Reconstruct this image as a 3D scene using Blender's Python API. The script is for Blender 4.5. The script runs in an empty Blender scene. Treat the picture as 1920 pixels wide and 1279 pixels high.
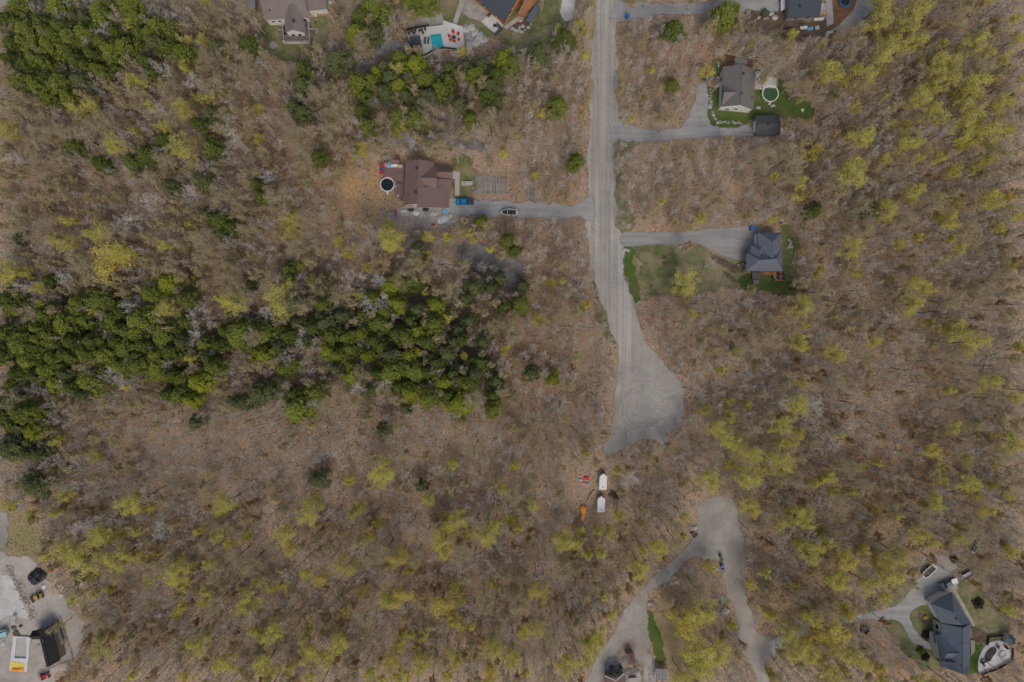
import bpy, math, random
import numpy as np
from mathutils import Vector, Matrix
from mathutils.geometry import tessellate_polygon

# ---------------------------------------------------------------- camera, light, exposure
S = 0.17                      # metres on the ground per photo pixel
FOV = math.radians(73.7)
H = 1920 * S / 2 / math.tan(FOV / 2)
scene = bpy.context.scene
COL = scene.collection
cam_d = bpy.data.cameras.new('camera'); cam = bpy.data.objects.new('camera', cam_d); COL.objects.link(cam)
cam_d.sensor_fit = 'HORIZONTAL'; cam_d.angle = FOV; cam_d.clip_start = 1; cam_d.clip_end = 9000
cam.location = (0, 0, H); scene.camera = cam
SUN_EL, SUN_AZ = math.radians(50), math.radians(168)      # azimuth clockwise from north (+Y, top of the photo)
w = bpy.data.worlds.new('World'); scene.world = w; w.use_nodes = True
nt = w.node_tree; sky = nt.nodes.new('ShaderNodeTexSky'); sky.sky_type = 'NISHITA'; sky.sun_disc = False
sky.sun_elevation = SUN_EL; sky.sun_rotation = SUN_AZ; sky.dust_density = 4.0; sky.air_density = 1.0; sky.ozone_density = 0.6
nt.links.new(sky.outputs[0], nt.nodes['Background'].inputs[0]); nt.nodes['Background'].inputs[1].default_value = 0.15
sd = bpy.data.lights.new('sun', 'SUN'); sd.energy = 1.2; sd.angle = math.radians(28); sd.color = (1.0, 0.92, 0.80)
so = bpy.data.objects.new('sun', sd); COL.objects.link(so)
dirv = Vector((math.sin(SUN_AZ) * math.cos(SUN_EL), math.cos(SUN_AZ) * math.cos(SUN_EL), math.sin(SUN_EL)))
so.rotation_euler = dirv.to_track_quat('Z', 'Y').to_euler(); so.location = dirv * 500
vs = scene.view_settings; vs.view_transform = 'Standard'; vs.look = 'None'; vs.exposure = -0.41; vs.gamma = 1
scene.render.engine = 'CYCLES'

def P(px, py, z=0.0):
    k = S * (H - z) / H
    return Vector(((px - 960) * k, (639.5 - py) * k, z))
def PX(x, y, z=0.0):
    k = S * (H - z) / H
    return (x / k + 960, 639.5 - y / k)
R = random.Random(7)
NR = np.random.default_rng(11)

# ---------------------------------------------------------------- materials
def newmat(name):
    m = bpy.data.materials.new(name); m.use_nodes = True
    return m, m.node_tree, m.node_tree.nodes['Principled BSDF']
def N(nt, t, **kw):
    n = nt.nodes.new(t)
    for k, v in kw.items():
        if k.startswith('i_'): n.inputs[int(k[2:])].default_value = v
        else: setattr(n, k, v)
    return n
def coords(nt, scale=(1, 1, 1), out='Object'):
    tc = N(nt, 'ShaderNodeTexCoord'); mp = N(nt, 'ShaderNodeMapping')
    mp.inputs['Scale'].default_value = scale; nt.links.new(tc.outputs[out], mp.inputs[0]); return mp.outputs[0]
def world_coords(nt, scale=(1, 1, 1)):
    g = N(nt, 'ShaderNodeNewGeometry'); mp = N(nt, 'ShaderNodeMapping')
    mp.inputs['Scale'].default_value = scale; nt.links.new(g.outputs['Position'], mp.inputs[0]); return mp.outputs[0]
def noise(nt, vec, scale, detail=4, rough=0.6, lo=0.3, hi=0.7, dist=0.0):
    n = N(nt, 'ShaderNodeTexNoise'); n.inputs['Scale'].default_value = scale; n.inputs['Detail'].default_value = detail
    n.inputs['Roughness'].default_value = rough; n.inputs['Distortion'].default_value = dist
    nt.links.new(vec, n.inputs['Vector'])
    m = N(nt, 'ShaderNodeMapRange'); m.inputs[1].default_value = lo; m.inputs[2].default_value = hi
    nt.links.new(n.outputs['Fac'], m.inputs[0]); return m.outputs[0]
def mix(nt, fac, a, b, blend='MIX'):
    m = N(nt, 'ShaderNodeMix', data_type='RGBA', blend_type=blend, clamp_factor=True)
    for s, v in ((m.inputs[0], fac), (m.inputs[6], a), (m.inputs[7], b)):
        if isinstance(v, bpy.types.NodeSocket): nt.links.new(v, s)
        elif isinstance(v, (int, float)): s.default_value = v
        else: s.default_value = (*v, 1)
    return m.outputs[2]
def math_n(nt, op, a, b=0.0):
    m = N(nt, 'ShaderNodeMath', operation=op)
    for s, v in ((m.inputs[0], a), (m.inputs[1], b)):
        if isinstance(v, bpy.types.NodeSocket): nt.links.new(v, s)
        else: s.default_value = v
    return m.outputs[0]
def bump(nt, bsdf, h, strength=0.5, dist=0.1):
    b = N(nt, 'ShaderNodeBump'); b.inputs['Strength'].default_value = strength; b.inputs['Distance'].default_value = dist
    nt.links.new(h, b.inputs['Height']); nt.links.new(b.outputs[0], bsdf.inputs['Normal'])
def add_fade(nt, bsdf, wc):
    """ragged rim: the outer strip of a ground patch breaks up where its 'fade' attribute falls to 0"""
    at = N(nt, 'ShaderNodeAttribute', attribute_name='fade'); nz = math_n(nt, 'ADD', math_n(nt, 'MULTIPLY', noise(nt, wc, 0.32, 4, 0.7, 0.3, 0.7), .5), math_n(nt, 'MULTIPLY', noise(nt, wc, 2.2, 6, 0.85, 0.35, 0.65), .5))
    f = math_n(nt, 'SUBTRACT', math_n(nt, 'MULTIPLY', at.outputs['Fac'], 1.35), nz)
    f = math_n(nt, 'MULTIPLY', f, 3.5); f.node.use_clamp = True
    tr = N(nt, 'ShaderNodeBsdfTransparent'); ms = N(nt, 'ShaderNodeMixShader')
    nt.links.new(f, ms.inputs[0]); nt.links.new(tr.outputs[0], ms.inputs[1]); nt.links.new(bsdf.outputs[0], ms.inputs[2])
    nt.links.new(ms.outputs[0], nt.nodes['Material Output'].inputs[0])

def mat_simple(name, c, rough=0.7, var=0.15, scale=1.5, metal=0.0, bumpv=0.0):
    m, nt, b = newmat(name); v = coords(nt)
    nz = noise(nt, v, scale, 4)
    nt.links.new(mix(nt, nz, tuple(x * (1 - var) for x in c), tuple(min(1, x * (1 + var)) for x in c)), b.inputs['Base Color'])
    b.inputs['Roughness'].default_value = rough; b.inputs['Metallic'].default_value = metal
    if bumpv: bump(nt, b, nz, bumpv, 0.05)
    return m
def mat_ground_patch(name, c1, c2, c3, s1=0.25, s2=2.2, streak=None, rough=0.95, fade=True, speck=(0.03, 0.6)):
    m, nt, b = newmat(name); wc = world_coords(nt)
    col = mix(nt, noise(nt, wc, s1, 5), c1, c2)
    if streak:
        if streak[0] in ('ring', 'both'):
            cx, cy = streak[-2], streak[-1]
            mp = N(nt, 'ShaderNodeVectorMath', operation='SUBTRACT'); nt.links.new(wc, mp.inputs[0]); mp.inputs[1].default_value = (cx, cy, 0)
            ln = N(nt, 'ShaderNodeVectorMath', operation='LENGTH'); nt.links.new(mp.outputs[0], ln.inputs[0])
            wob = math_n(nt, 'MULTIPLY', noise(nt, wc, 0.06, 3), 9.0)
            r = math_n(nt, 'ADD', ln.outputs['Value'], wob)
            cmb = N(nt, 'ShaderNodeCombineXYZ'); nt.links.new(r, cmb.inputs[0]); vec = cmb.outputs[0]; sc = 0.9; ringvec = vec
        if streak[0] != 'ring':
            vec = world_coords(nt, streak[1]); sc = 1.0
        st = noise(nt, vec, sc, 4, 0.75, 0.40, 0.62)
        if streak[0] == 'both':
            sy_ = N(nt, 'ShaderNodeSeparateXYZ'); nt.links.new(wc, sy_.inputs[0]); mr = N(nt, 'ShaderNodeMapRange'); mr.inputs[1].default_value = cy + 20; mr.inputs[2].default_value = cy + 6; nt.links.new(sy_.outputs[1], mr.inputs[0])
            st2 = math_n(nt, 'MULTIPLY', noise(nt, ringvec, .9, 4, .75, .4, .62), .6); mf = N(nt, 'ShaderNodeMix', data_type='FLOAT'); nt.links.new(mr.outputs[0], mf.inputs[0]); nt.links.new(st, mf.inputs[2]); nt.links.new(st2, mf.inputs[3]); st = mf.outputs[0]
        col = mix(nt, math_n(nt, 'MULTIPLY', st, 0.45 if streak[0] == 'ring' else 0.8), col, c3)
        wc2 = noise(nt, wc, 0.07, 3, 0.6, 0.4, 0.75); col = mix(nt, math_n(nt, 'MULTIPLY', wc2, 0.35), col, tuple(x * 0.78 for x in c1))
    else:
        col = mix(nt, noise(nt, wc, s1 * 0.35, 3, 0.6, 0.45, 0.7), col, c3)
    f = noise(nt, wc, s2, 6, 0.8, 0.3, 0.7)
    col = mix(nt, 0.5, col, mix(nt, f, (1 - speck[1],) * 3, (1.0 + speck[1] * .6,) * 3), 'MULTIPLY')
    col = mix(nt, 1.0, col, (1.25, 1.25, 1.25), 'MULTIPLY')
    nt.links.new(col, b.inputs['Base Color']); b.inputs['Roughness'].default_value = rough; b.inputs['Specular IOR Level'].default_value = 0.15
    bump(nt, b, f, 0.4, 0.08)
    if fade: add_fade(nt, b, wc)
    return m
def mat_leaf(name, cols, trans=0.35, objvar=0.35):
    m, nt, b = newmat(name); nt.nodes.remove(b)
    g = N(nt, 'ShaderNodeNewGeometry'); oi = N(nt, 'ShaderNodeObjectInfo')
    c = mix(nt, g.outputs['Random Per Island'], cols[0], cols[1])
    c = mix(nt, math_n(nt, 'MULTIPLY', oi.outputs['Random'], objvar * 2), c, cols[2])
    d = N(nt, 'ShaderNodeBsdfDiffuse'); t = N(nt, 'ShaderNodeBsdfTranslucent'); ms = N(nt, 'ShaderNodeMixShader'); ms.inputs[0].default_value = trans
    nt.links.new(c, d.inputs[0]); nt.links.new(c, t.inputs[0]); nt.links.new(d.outputs[0], ms.inputs[1]); nt.links.new(t.outputs[0], ms.inputs[2])
    nt.links.new(ms.outputs[0], nt.nodes['Material Output'].inputs[0]); return m
def mat_shingle(name, c, dark=0.7, course=3.2):
    m, nt, b = newmat(name); v = coords(nt)
    n1 = noise(nt, v, 0.5, 7, 0.8, .35, .65); n2 = noise(nt, v, 3, 4, 0.9, .35, .65)
    col = mix(nt, n1, tuple(x * dark for x in c), c); col = mix(nt, math_n(nt, 'MULTIPLY', n2, 0.5), col, tuple(min(1, x * 1.25) for x in c))
    wv = N(nt, 'ShaderNodeTexWave', wave_type='BANDS', bands_direction='Y'); wv.inputs['Scale'].default_value = course; wv.inputs['Distortion'].default_value = 0.6; wv.inputs['Detail'].default_value = 2
    nt.links.new(v, wv.inputs[0]); col = mix(nt, math_n(nt, 'MULTIPLY', wv.outputs['Fac'], 0.18), col, tuple(x * 0.5 for x in c))
    nt.links.new(col, b.inputs['Base Color']); b.inputs['Roughness'].default_value = 0.9; b.inputs['Specular IOR Level'].default_value = 0.2
    bump(nt, b, n2, 0.3, 0.03); return m
def mat_boards(name, c, width=0.16, axis='X', rough=0.75):
    m, nt, b = newmat(name); v = coords(nt)
    wv = N(nt, 'ShaderNodeTexWave', wave_type='BANDS', bands_direction=axis, wave_profile='SAW'); wv.inputs['Scale'].default_value = 1 / width / 6.2832 * 3.1416 * 0.32; nt.links.new(v, wv.inputs[0])
    n1 = noise(nt, v, 1.2, 4)
    col = mix(nt, n1, tuple(x * 0.75 for x in c), tuple(min(1, x * 1.15) for x in c))
    gap = math_n(nt, 'GREATER_THAN', wv.outputs['Fac'], 0.88); col = mix(nt, math_n(nt, 'MULTIPLY', gap, 0.6), col, tuple(x * 0.35 for x in c))
    nt.links.new(col, b.inputs['Base Color']); b.inputs['Roughness'].default_value = rough; return m
def mat_water(name, c, rough=0.08):
    m, nt, b = newmat(name); v = coords(nt); n = noise(nt, v, 1.6, 3)
    nt.links.new(mix(nt, n, tuple(x * .85 for x in c), c), b.inputs['Base Color']); b.inputs['Roughness'].default_value = rough
    bump(nt, b, n, 0.08, 0.05); return m

M = {}
def mm(key, *a, **k): M[key] = mat_simple(key, *a, **k)
mm('white_paint', (.72, .72, .70)); mm('white_siding', (.66, .66, .64), var=.06); mm('cream_wall', (.52, .50, .46)); mm('dark_metal', (.03, .03, .035), rough=.5)
mm('black_plastic', (.02, .02, .022), rough=.5); mm('glass', (.03, .04, .05), rough=.08); mm('grey_metal', (.3, .31, .32), rough=.45, metal=.3)
mm('red_paint', (.55, .03, .025), rough=.45); mm('blue_plastic', (.03, .14, .42), rough=.5); mm('green_plastic', (.02, .10, .05), rough=.5)
mm('truck_blue', (.01, .20, .42), rough=.25, var=.03); mm('tonneau', (.045, .045, .05), rough=.6); mm('tyre', (.015, .015, .015), rough=.9)
mm('concrete', (.42, .41, .39), var=.15, scale=.8); mm('pale_concrete', (.58, .57, .54), var=.12, scale=.6); mm('stone', (.30, .29, .27), var=.35, scale=2, bumpv=.5)
mm('pale_stone', (.45, .44, .41), var=.3, scale=2, bumpv=.5); mm('wood_orange', (.42, .15, .04), var=.25); mm('wood_tan', (.42, .32, .20), var=.25); mm('wood_grey', (.26, .235, .21), var=.25)
mm('wood_brown', (.12, .06, .04), var=.3); mm('orange_tarp', (.85, .30, .03), rough=.5, var=.3, scale=1.2, bumpv=.6); mm('black_tarp', (.03, .03, .035), rough=.6, bumpv=.6)
mm('white_tarp', (.6, .6, .6), rough=.6, bumpv=.6); mm('yellow_foam', (.75, .60, .10), var=.25); mm('loader_paint', (.42, .29, .08), var=.4, scale=3); mm('teal_paint', (.35, .55, .55), rough=.4)
mm('pickup_grey', (.16, .20, .22), rough=.3, var=.05); mm('boat_white', (.62, .62, .58), rough=.35, var=.05); mm('boat_dark', (.035, .035, .038)); mm('boat_tan', (.12, .09, .07), var=.3)
mm('trailer_green', (.04, .06, .05), rough=.5); mm('rust', (.20, .06, .03), var=.4, scale=3); mm('trailer_white', (.75, .75, .74), rough=.4, var=.03); mm('trailer_grey', (.38, .39, .40), rough=.4)
mm('mulch', (.035, .025, .02), var=.4, scale=3, bumpv=.8); mm('cushion_grey', (.09, .09, .10)); mm('pink_plastic', (.55, .25, .25)); mm('sky_blue', (.15, .40, .65)); mm('mat_black', (.012, .012, .014))
mm('berm_stone', (.33, .28, .23), var=.4, scale=3, bumpv=.5); mm('glazing', (.05, .06, .065), rough=.55, var=.4, scale=2); mm('pallet_wood', (.40, .33, .28), var=.3); mm('red_liner', (.35, .08, .06)); mm('log_bark', (.36, .33, .29), var=.4, scale=3, bumpv=.5); mm('log_end', (.5, .42, .3)); mm('dead_wood', (.40, .36, .31), var=.25, scale=2)
M['roof_tan'] = mat_shingle('roof_tan', (.235, .20, .18)); M['roof_grey'] = mat_shingle('roof_grey', (.19, .175, .165), .8); M['roof_slate'] = mat_shingle('roof_slate', (.12, .145, .18), .75)
M['roof_bluegrey'] = mat_shingle('roof_bluegrey', (.15, .165, .20), .75); M['roof_brown'] = mat_shingle('roof_brown', (.20, .135, .12), .85); M['roof_charcoal'] = mat_shingle('roof_charcoal', (.075, .085, .105), .8)
M['roof_black'] = mat_shingle('roof_black', (.035, .033, .033), .8); M['roof_shed'] = mat_shingle('roof_shed', (.10, .10, .105), .75)
M['deck_brown'] = mat_boards('deck_brown', (.20, .125, .115)); M['deck_grey'] = mat_boards('deck_grey', (.16, .14, .13)); M['deck_white'] = mat_boards('deck_white', (.50, .48, .46), axis='X')
M['deck_orange'] = mat_boards('deck_orange', (.42, .20, .10)); M['deck_tan'] = mat_boards('deck_tan', (.34, .28, .22)); M['slat_orange'] = mat_boards('slat_orange', (.35, .11, .03), width=.4)
M['pool_water'] = mat_water('pool_water', (.03, .48, .55)); M['green_water'] = mat_water('green_water', (.06, .12, .05), .15); M['dark_water'] = mat_water('dark_water', (.015, .022, .025)); M['brown_water'] = mat_water('brown_water', (.05, .03, .028))
# foliage
M['pine_bright'] = mat_leaf('pine_bright', ((.22, .265, .060), (.40, .44, .10), (.19, .23, .07)), .35, .25)
M['pine_dark'] = mat_leaf('pine_dark', ((.14, .19, .055), (.27, .32, .08), (.16, .20, .06)), .3, .25)
M['pine_dull'] = mat_leaf('pine_dull', ((.17, .21, .09), (.27, .30, .13), (.24, .25, .14)), .35, .25)
M['pine_yellow_green'] = mat_leaf('pine_yellow_green', ((.32, .37, .055), (.50, .52, .08), (.28, .32, .06)), .35, .25)  # yellower green needles, the crown's own colour
M['bud_bright'] = mat_leaf('bud_bright', ((.60, .58, .14), (.80, .76, .18), (.60, .54, .18)), .4, .3)
M['bud_yellow'] = mat_leaf('bud_yellow', ((.68, .58, .13), (.84, .73, .17), (.66, .53, .17)), .4, .3)
M['bud_olive'] = mat_leaf('bud_olive', ((.50, .45, .24), (.64, .57, .31), (.52, .44, .29)), .4, .4)
M['bud_orange'] = mat_leaf('bud_orange', ((.52, .38, .21), (.62, .46, .24), (.50, .36, .23)), .4, .3)
M['twig_grey'] = mat_simple('twig_grey', (.60, .54, .46), var=.25); M['twig_brown'] = mat_simple('twig_brown', (.48, .39, .29), var=.3); M['twig_pale'] = mat_simple('twig_pale', (.66, .62, .56), var=.2)
M['trunk_dark'] = mat_simple('trunk_dark', (.075, .06, .05), var=.4, scale=3); M['twig_olive'] = mat_simple('twig_olive', (.42, .36, .20), var=.3)

# ---------------------------------------------------------------- mesh helper
class MB:
    def __init__(s): s.v = []; s.f = []
    def add(s, vs, fs):
        o = len(s.v); s.v += [tuple(v) for v in vs]; s.f += [tuple(i + o for i in f) for f in fs]; return s
    def box(s, c, d, rz=0.0, taper=1.0, ry=0.0):
        hx, hy, hz = d[0] / 2, d[1] / 2, d[2] / 2; m = Matrix.Rotation(rz, 3, 'Z') @ Matrix.Rotation(ry, 3, 'Y'); vs = []
        for z, t in ((-hz, 1), (hz, taper)):
            for x, y in ((-hx, -hy), (hx, -hy), (hx, hy), (-hx, hy)): vs.append(m @ Vector((x * t, y * t, z)) + Vector(c))
        return s.add(vs, [(3, 2, 1, 0), (4, 5, 6, 7), (0, 1, 5, 4), (1, 2, 6, 5), (2, 3, 7, 6), (3, 0, 4, 7)])
    def prism(s, pts, z0, z1):
        n = len(pts); vs = [(p[0], p[1], z0) for p in pts] + [(p[0], p[1], z1) for p in pts]
        return s.add(vs, [tuple(range(n - 1, -1, -1)), tuple(range(n, 2 * n))] + [(i, (i + 1) % n, n + (i + 1) % n, n + i) for i in range(n)])
    def tube(s, a, b, r0, r1=None, n=8):
        a = Vector(a); b = Vector(b); r1 = r0 if r1 is None else r1; d = (b - a).normalized()
        u = d.orthogonal().normalized(); w_ = d.cross(u); vs = []
        for p, r in ((a, r0), (b, r1)):
            for k in range(n): t = 2 * math.pi * k / n; vs.append(p + (u * math.cos(t) + w_ * math.sin(t)) * r)
        return s.add(vs, [(k, (k + 1) % n, n + (k + 1) % n, n + k) for k in range(n)] + [tuple(range(n - 1, -1, -1)), tuple(range(n, 2 * n))])
    def ring(s, c, r_in, r_out, z0, z1, n=48):
        vs = []
        for k in range(n):
            t = 2 * math.pi * k / n; ct, st = math.cos(t), math.sin(t)
            for r, z in ((r_in, z0), (r_out, z0), (r_out, z1), (r_in, z1)): vs.append((c[0] + r * ct, c[1] + r * st, z))
        fs = []
        for k in range(n):
            a = 4 * k; b = 4 * ((k + 1) % n)
            for i in range(4): j = (i + 1) % 4; fs.append((a + i, b + i, b + j, a + j))
        return s.add(vs, fs)
    def rock(s, c, rx, ry, rz, seed=0):
        rr = random.Random(seed); vs = []; fs = []; nu, nv = 8, 5
        for j in range(nv + 1):
            ph = math.pi * j / nv
            for i in range(nu):
                th = 2 * math.pi * i / nu; k = rr.uniform(.75, 1.15)
                vs.append((c[0] + rx * k * math.sin(ph) * math.cos(th), c[1] + ry * k * math.sin(ph) * math.sin(th), c[2] + rz * k * math.cos(ph)))
        for j in range(nv):
            for i in range(nu): a = j * nu + i; b = j * nu + (i + 1) % nu; fs.append((a, a + nu, b + nu, b))
        return s.add(vs, fs)
    def build(s, name, mat, parent=None, world=False, smooth=False):
        me = bpy.data.meshes.new(name); v = s.v
        if world and parent is not None:
            l = parent.location; v = [(a[0] - l.x, a[1] - l.y, a[2] - l.z) for a in v]
        me.from_pydata(v, [], s.f); me.validate(); me.materials.append(M[mat] if isinstance(mat, str) else mat)
        if smooth: me.polygons.foreach_set('use_smooth', [True] * len(me.polygons))
        o = bpy.data.objects.new(name, me); COL.objects.link(o)
        if parent is not None: o.parent = parent
        return o
def tag(o, label, cat, group=None):
    o['label'] = label; o['category'] = cat
    if group: o['group'] = group
    return o
def thing(name, label, cat, loc=(0, 0, 0), rz=0.0, group=None):
    o = bpy.data.objects.new(name, None); COL.objects.link(o); o.location = loc; o.rotation_euler = (0, 0, rz); o.empty_display_size = .5
    return tag(o, label, cat, group)
def dup(root, loc, rz, label, group=None, scale=None):
    r = root.copy(); COL.objects.link(r); r.location = loc; r.rotation_euler = (0, 0, rz); r['label'] = label
    if scale is not None: r.scale = scale
    if group: r['group'] = group
    for ch in root.children:
        c = ch.copy(); COL.objects.link(c); c.parent = r
        for g in ch.children:
            d = g.copy(); COL.objects.link(d); d.parent = c
    return r

# ---------------------------------------------------------------- ground patches
CLEAR = []     # pixel polygons kept free of randomly placed trees
def inpoly(x, y, poly):
    c = False; n = len(poly); j = n - 1
    for i in range(n):
        xi, yi = poly[i]; xj, yj = poly[j]
        if (yi > y) != (yj > y) and x < (xj - xi) * (y - yi) / (yj - yi) + xi: c = not c
        j = i
    return c
def smooth_closed(pts, step=0.7, curved=True):
    n = len(pts); out = []
    for i in range(n):
        p0, p1, p2, p3 = (Vector(pts[(i + k - 1) % n][:2]) for k in range(4))
        m = max(1, int((p2 - p1).length / step))
        for k in range(m):
            t = k / m
            if curved:
                out.append(0.5 * ((2 * p1) + (p2 - p0) * t + (2 * p0 - 5 * p1 + 4 * p2 - p3) * t * t + (3 * p1 - p0 - 3 * p2 + p3) * t ** 3))
            else: out.append(p1.lerp(p2, t))
    return out
def patch(name, poly, z, mat, jit=0.35, fadew=1.0, curved=True, clear=True, structure=True):
    if clear: CLEAR.append(poly)
    if mat[:4] in ('lawn', 'roug', 'soil', 'bare', 'dark', 'oran') and fadew >= .5 and name != 'planting_bed': fadew *= 2.6; jit *= 2.2
    elif mat[:4] in ('grav', 'yard') and fadew >= .5: fadew *= 1.5; jit *= 1.5
    pts = smooth_closed([P(*p) for p in poly], 0.8, curved); n = len(pts)
    area = sum(pts[i].x * pts[(i + 1) % n].y - pts[(i + 1) % n].x * pts[i].y for i in range(n))
    if area < 0: pts.reverse()
    nrm = []
    for i in range(n):
        t = (pts[(i + 1) % n] - pts[i - 1]); t = t.normalized() if t.length > 1e-6 else Vector((1, 0)); nrm.append(Vector((t.y, -t.x)))
    a = NR.normal(size=n); k = np.array([.15, .35, 1, .35, .15]); a = np.convolve(np.r_[a[-2:], a, a[:2]], k, 'valid') / 1.15
    b = np.interp(np.arange(n), np.arange(0, n + 9, 9), NR.normal(size=len(np.arange(0, n + 9, 9))))
    b[-9:] *= np.linspace(1, 0, 9) if n > 9 else 1
    q = [pts[i] + nrm[i] * (float(a[i] * .6 + b[i] * .7) * jit - min(fadew, 2.2) * (.28 if 'road' in name else .40)) for i in range(n)]
    tris = tessellate_polygon([[Vector((p.x, p.y, 0)) for p in q]])
    vs = [(p.x, p.y, z) for p in q]; fs = []
    for t in tris:
        A, B, C = (q[i] for i in t)
        fs.append(tuple(t) if (B - A).cross(C - A) > 0 else tuple(reversed(t)))
    fade = [1.0] * n
    if fadew > 0:
        vs += [(q[i].x + nrm[i].x * fadew, q[i].y + nrm[i].y * fadew, z - 0.006) for i in range(n)]; fade += [0.0] * n
        fs += [(i, n + i, n + (i + 1) % n, (i + 1) % n) for i in range(n)]
    me = bpy.data.meshes.new(name); me.from_pydata(vs, [], fs); me.materials.append(M[mat])
    at = me.attributes.new('fade', 'FLOAT', 'POINT'); at.data.foreach_set('value', fade)
    o = bpy.data.objects.new(name, me); COL.objects.link(o)
    if structure: o['kind'] = 'structure'
    return o

# ground tone: a list of soft patches of differently coloured litter (pixel x, y, radius, colour)
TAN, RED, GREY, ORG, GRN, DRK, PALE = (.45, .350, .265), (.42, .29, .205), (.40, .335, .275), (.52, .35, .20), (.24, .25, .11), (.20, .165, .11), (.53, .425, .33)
OLV = (.33, .30, .15)
BLOBS = [(690, 375, 42, OLV), (660, 350, 24, OLV), (660, 400, 26, OLV), (720, 395, 24, OLV), (30, 1000, 34, OLV), (60, 1020, 26, OLV), (15, 975, 20, OLV), (640, 320, 60, ORG), (700, 330, 60, ORG), (560, 330, 50, ORG), (650, 380, 40, ORG), (820, 270, 60, TAN), (900, 270, 60, PALE), (960, 330, 50, TAN), (1094, 130, 12, ORG), (1092, 200, 12, ORG), (1096, 80, 12, ORG),
 (1230, 600, 60, RED), (1260, 420, 40, RED), (1380, 420, 30, RED), (1190, 180, 50, TAN), (1250, 220, 50, TAN), (1250, 90, 60, RED), (1330, 100, 50, RED), (1500, 120, 60, TAN), (1540, 160, 50, TAN), (1480, 20, 40, ORG),
 (60, 360, 90, RED), (140, 400, 80, RED), (200, 340, 60, TAN), (450, 180, 80, RED), (380, 130, 60, TAN), (520, 300, 80, RED), (620, 480, 60, TAN), (660, 460, 50, TAN), (280, 800, 120, TAN), (420, 820, 120, TAN), (560, 860, 120, TAN),
 (650, 780, 100, TAN), (760, 790, 90, TAN), (500, 900, 120, PALE), (340, 900, 120, TAN), (900, 800, 80, TAN), (1000, 640, 90, RED), (1060, 600, 60, RED), (940, 700, 60, RED), (980, 400, 60, RED), (1040, 450, 60, RED), (1060, 350, 40, ORG),
 (1540, 470, 90, TAN), (1480, 420, 60, TAN), (1650, 800, 60, PALE), (1700, 840, 70, RED), (1620, 880, 60, RED), (1640, 760, 60, TAN), (1700, 620, 90, TAN), (1800, 600, 90, TAN), (1730, 130, 50, ORG), (1640, 230, 60, TAN),
 (300, 1100, 160, TAN), (450, 1000, 120, TAN), (160, 1250, 60, TAN), (700, 1080, 120, TAN), (850, 1050, 120, RED), (1050, 1100, 120, TAN), (1620, 1230, 80, RED), (1700, 1220, 40, ORG), (1900, 1120, 60, TAN), (1880, 1250, 50, ORG),
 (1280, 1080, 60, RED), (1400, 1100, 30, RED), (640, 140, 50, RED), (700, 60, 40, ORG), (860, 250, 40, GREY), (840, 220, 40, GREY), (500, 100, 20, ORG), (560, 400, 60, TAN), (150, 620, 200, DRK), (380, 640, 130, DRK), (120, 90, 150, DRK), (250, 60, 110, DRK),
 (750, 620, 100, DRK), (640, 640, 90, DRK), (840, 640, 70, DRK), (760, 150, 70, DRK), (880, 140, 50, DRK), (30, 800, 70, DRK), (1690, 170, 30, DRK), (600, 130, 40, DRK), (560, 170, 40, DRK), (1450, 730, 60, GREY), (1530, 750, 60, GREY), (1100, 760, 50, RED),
 (1120, 880, 60, TAN), (1150, 970, 50, TAN), (1060, 980, 40, TAN), (30, 1010, 40, GRN), (60, 1010, 30, GRN), (1255, 1190, 18, GREY), (1255, 1220, 18, GREY), (540, 60, 14, ORG), (1760, 1040, 40, GREY), (1850, 1060, 40, DRK), (905, 500, 30, DRK), (975, 510, 20, DRK)]
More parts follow.
